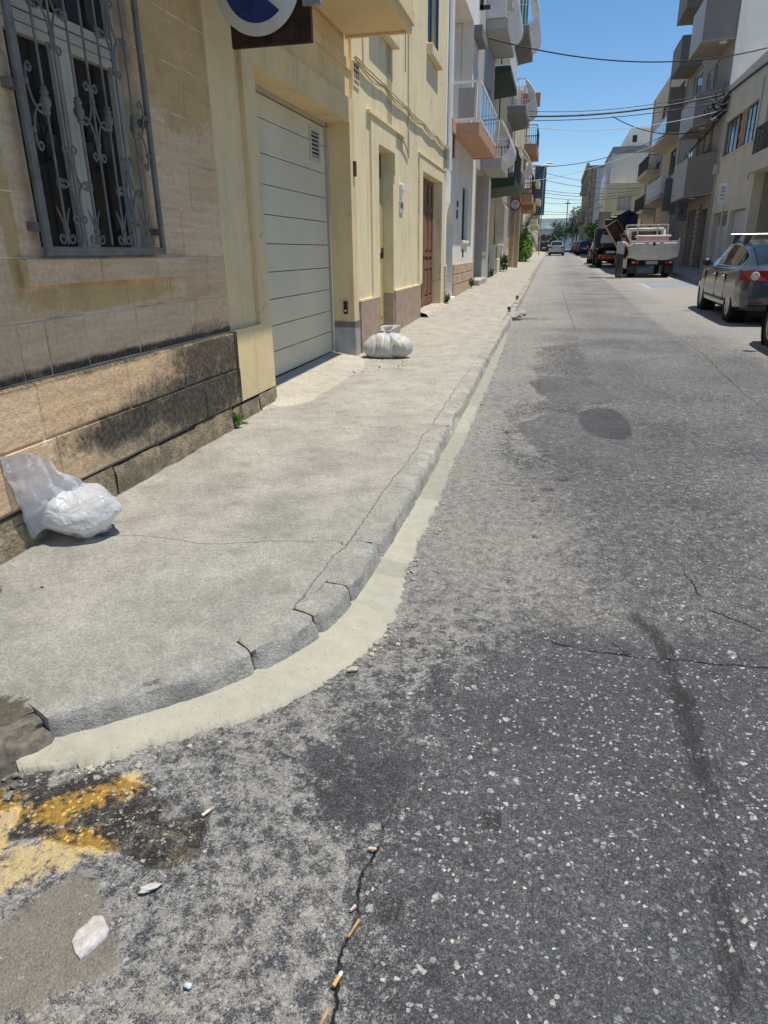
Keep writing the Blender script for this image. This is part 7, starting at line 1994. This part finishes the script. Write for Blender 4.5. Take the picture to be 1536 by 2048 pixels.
tree(4.35, 93.0, 1.2, 3.6, 1.1, 'green roadside tree against the blank grey wall', L_md, 3)
tree(3.3, 133, 1.6, 7.0, 1.9, 'dark tree growing out beside the weathered house', L_dk, 5)
tree(.4, 138, 1.6, 4.6, 1.9, 'bushy dark tree left of the lamp at the street end', L_dk, 7)
tree(2.7, 134, 1.6, 5.0, 2.0, 'broad olive tree right of the lamp at the street end', L_md, 9)
tree(-1.3, 130, 1.6, 2.2, 1.2, 'low green bush left of the silver car', L_md, 11)
tree(-1.9, 112, 1.5, 2.2, 1.3, 'reddish-grey bush over the shaded black car', leafmat('dusty_leaf', (.10, .07, .06), (.13, .10, .08)), 13)
rwl = thing('rubble_wall', 'low rubble wall beyond the bright shrub', 'wall', (-2.3, 62, 1))
rr = random.Random(5)
for i in range(34):
    y = 57.6 + (i % 12) * .36; z = zw(y) - .02 + (i // 12) * .30
    MB().blob((-2.25 + rr.uniform(-.05, .05), y, z + .16), (.14, .2, .17), 8, i, .35).build('rubble_stone', paint('rubble_stone_mat', (.46, .42, .34), .95, .25, 3, .5, 20), rwl)

# ------------------------------------------------------------------ signs, lamps
def text_mesh(s, size, name, mat, parent, loc, depth=.002):
    cu = bpy.data.curves.new(name, 'FONT'); cu.body = s; cu.size = size; cu.align_x = 'CENTER'; cu.align_y = 'CENTER'; cu.extrude = depth
    o = bpy.data.objects.new(name, cu); col.objects.link(o)
    dg = bpy.context.evaluated_depsgraph_get()
    me = bpy.data.meshes.new_from_object(o.evaluated_get(dg)); bpy.data.objects.remove(o)
    for v in me.vertices: v.co = (v.co.x + loc[0], loc[1] - v.co.z, v.co.y + loc[2])
    me.materials.clear(); me.materials.append(mat)
    ob = bpy.data.objects.new(name, me); return link(ob, parent)
M_ink = paint('sign_black', (.015, .015, .015), .5)
sp = thing('speed_sign', 'round red-ringed 30 speed limit sign on a pole', 'sign', (-2.2, 39.2, .8))
cx_, cy_, cz_ = -2.215, 39.1, 3.77; rS = .285
MB().disc((cx_, cy_, cz_), rS, 'y', 40, .02).build('disc', M_white, sp)
b = MB(); b.lathe([(rS, -.016), (rS, -.0105), (rS * .78, -.0105), (rS * .78, -.016)], 40, (cx_, cy_, cz_), 'y', True); b.build('red_ring', paint('sign_red', (.34, .02, .03), .4, .1, 8), sp)
text_mesh('30', .28, 'numerals', M_ink, sp, (cx_, cy_ - .014, cz_ + .055)); text_mesh('km/h', .105, 'unit_text', M_ink, sp, (cx_, cy_ - .014, cz_ - .12))
MB().tube([(cx_ + .0, cy_ + .06, .6), (cx_, cy_ + .06, 4.1)], .03, 8).build('pole', M_greypl, sp, True)
ps = thing('plate_sign', 'narrow white plate sign on a thin pole above the saloon', 'sign', (5.4, 27.2, .5))
MB().tube([(5.42, 27.2, .4), (5.42, 27.2, 3.55)], .028, 8).build('pole', M_greypl, ps, True)
b = MB(); b.cbox(5.20, 5.45, 27.14, 27.165, 2.90, 3.52, .004); b.build('plate', M_white, ps)
for k, z in enumerate((3.38, 3.28, 3.16, 3.05)): MB().box(5.25 + .02 * (k % 2), 5.38, 27.136, 27.139, z, z + .04).build('printed_line', paint('faded_print', (.3, .28, .28), .6), ps)
lm = thing('street_lamp', 'street lamp with white head on a thin bracket high on the left', 'street lamp', (-2.4, 58, 1))
MB().tube([(-2.45, 57, 5.6), (-2.0, 57.0, 5.9), (-1.65, 57.0, 6.8), (-1.35, 57, 7.3)], .035, 7).build('bracket', M_blackiron, lm, True)
b = MB(); b.blob((-1.2, 57, 7.35), (.28, .16, .09), 12, 1, .05); b.build('lamp_head', M_white, lm, True)
lm2 = thing('street_lamp', 'street lamp with flat white head above the blue-edged house', 'street lamp', (-1.6, 73, 1))
MB().tube([(-1.62, 73, 1.1), (-1.6, 73, 8.6), (-1.45, 73, 9.1)], .05, 7).build('pole', M_greypl, lm2, True)
MB().blob((-1.15, 73, 9.2), (.36, .2, .09), 12, 1, .05).build('lamp_head', M_white, lm2, True)
tp = thing('utility_pole', 'thin dark utility pole rising at the end of the street', 'pole', (1.35, 126, 1.5))
MB().tube([(1.35, 126, 1.4), (1.35, 126, 9.3)], .07, 7).build('shaft', M_blackiron, tp, True); MB().box(.9, 1.8, 125.95, 126.05, 8.7, 8.8).build('crossarm', M_blackiron, tp)
lm3 = thing('street_lamp', 'distant street lamp with white head right of the utility pole', 'street lamp', (2.4, 120, 1.5))
MB().tube([(2.5, 120, 1.4), (2.5, 120, 6.9), (2.2, 120, 7.2)], .05, 7).build('pole', M_greypl, lm3, True); MB().blob((2.05, 120, 7.25), (.4, .2, .1), 12, 1, .05).build('lamp_head', M_white, lm3, True)

# ------------------------------------------------------------------ overhead cables
M_cab_ = paint('black_cable', (.016, .016, .018), .6, .1, 4)
M_cabw = paint('white_cable', (.55, .55, .54), .6, .1, 4)
def wire(p0, p1, sag, r, label, mat=M_cab_, group=None, extra=None):
    pts = []
    p0 = Vector(p0); p1 = Vector(p1)
    for i in range(25):
        t = i / 24; p = p0.lerp(p1, t); p.z -= sag * 4 * t * (1 - t); pts.append(p)
    if extra: pts += [Vector(q) for q in extra]
    o = MB().tube(pts, r, 5).build('overhead_cable', mat, None, True)
    tag(o, label, 'cable', group)
XL = -2.3; XRr = 6.75
wire((XL, 22.3, 7.03), (XRr, 30.6, 8.09), .5, .02, 'single black cable crossing highest, from the white house bracket')
wire((-1.55, 34.6, 7.02), (XRr, 36.3, 7.75), .25, .04, 'thick twisted black cable bundle crossing to the right-hand junction', extra=[(XRr - .02, 33, 7.65), (XRr - .02, 29, 7.5), (XRr - .02, 22, 7.5)])
wire((-1.6, 34.8, 7.25), (XRr, 36.4, 7.95), .30, .014, 'thin cable just above the thick bundle')
wire((-1.6, 34.8, 6.9), (XRr, 36.4, 7.5), .22, .018, 'thin cable just below the thick bundle')
wire((-1.6, 34.4, 6.6), (XRr, 36.3, 7.15), .40, .014, 'white cable slung below the thick bundle', M_cabw)
wire((2.0, 35.5, 6.98), (6.0, 37.8, 6.55), .35, .02, 'slack black cable dropping from the bundle to the taupe block')
wire((6.0, 37.8, 6.2), (XRr, 36.4, 7.2), .25, .02, 'short black cable rising from the taupe bay to the junction')
wire((-2.0, 44, 6.0), (6.0, 49.5, 8.0), .5, .02, 'black cable rising to the glass-fronted balcony')
wire((-2.0, 46, 5.4), (6.0, 49, 7.7), .35, .014, 'white cable rising to the glass-fronted balcony', M_cabw)
for k, (ya, za, yb_, zb_) in enumerate(((58, 7.2, 61, 6.3), (58, 6.7, 61.5, 6.0), (60, 6.1, 62, 5.9), (60, 5.9, 62, 5.7), (62, 5.7, 63, 5.6), (66, 5.5, 69, 5.9), (70, 5.0, 72, 5.4), (72, 4.8, 76, 5.6), (90, 4.7, 94, 6.2), (95, 4.5, 96, 6.0))):
    wire((-2.0, ya, za), (6.2 if yb_ < 66 else 4.5, yb_, zb_), .35, .016, 'one of the far thin cables strung across the street', M_cab_, 'far cables across the street')
ct = thing('cable_junction', 'tangle of black and white cables on the cream house corner', 'cable tangle', (XRr, 36.3, 7.3))
rr = random.Random(3)
for k in range(26):
    a = Vector((XRr - .05, 36.2 + rr.uniform(-.5, .5), 7.3 + rr.uniform(-.35, .5))); c = a + Vector((-rr.uniform(.1, .7), rr.uniform(-.6, 1.2), rr.uniform(-.5, .3)))
    MB().tube(bez(a, a + Vector((-.3, .1, -.3)), c + Vector((-.1, .1, -.2)), c, 7), rr.uniform(.012, .022), 4).build('loose_cable', M_cabw if k % 8 == 0 else M_cab_, ct, True)
b = MB(); b.cbox(XRr - .12, XRr - .02, 35.9, 36.6, 7.5, 7.62, .01); b.cbox(XRr - .3, XRr - .02, 36.0, 36.3, 7.15, 7.3, .02); b.build('bracket', M_blackiron, ct)
for k, (y0, z0, y1, z1) in enumerate(((38.6, 5.9, 36.4, 7.2), (39.0, 5.8, 36.4, 7.15), (41.5, 5.7, 38.9, 5.85))):
    MB().tube([(5.88, y0, z0), (6.2, (y0 + y1) / 2, (z0 + z1) / 2 - .25), (XRr - .05, y1, z1)], .02, 5).build('drooping_cable', M_cab_, ct, True)

for o in bpy.data.objects:
    for kx in ('_local', '_loc'):
        if kx in o: del o[kx]
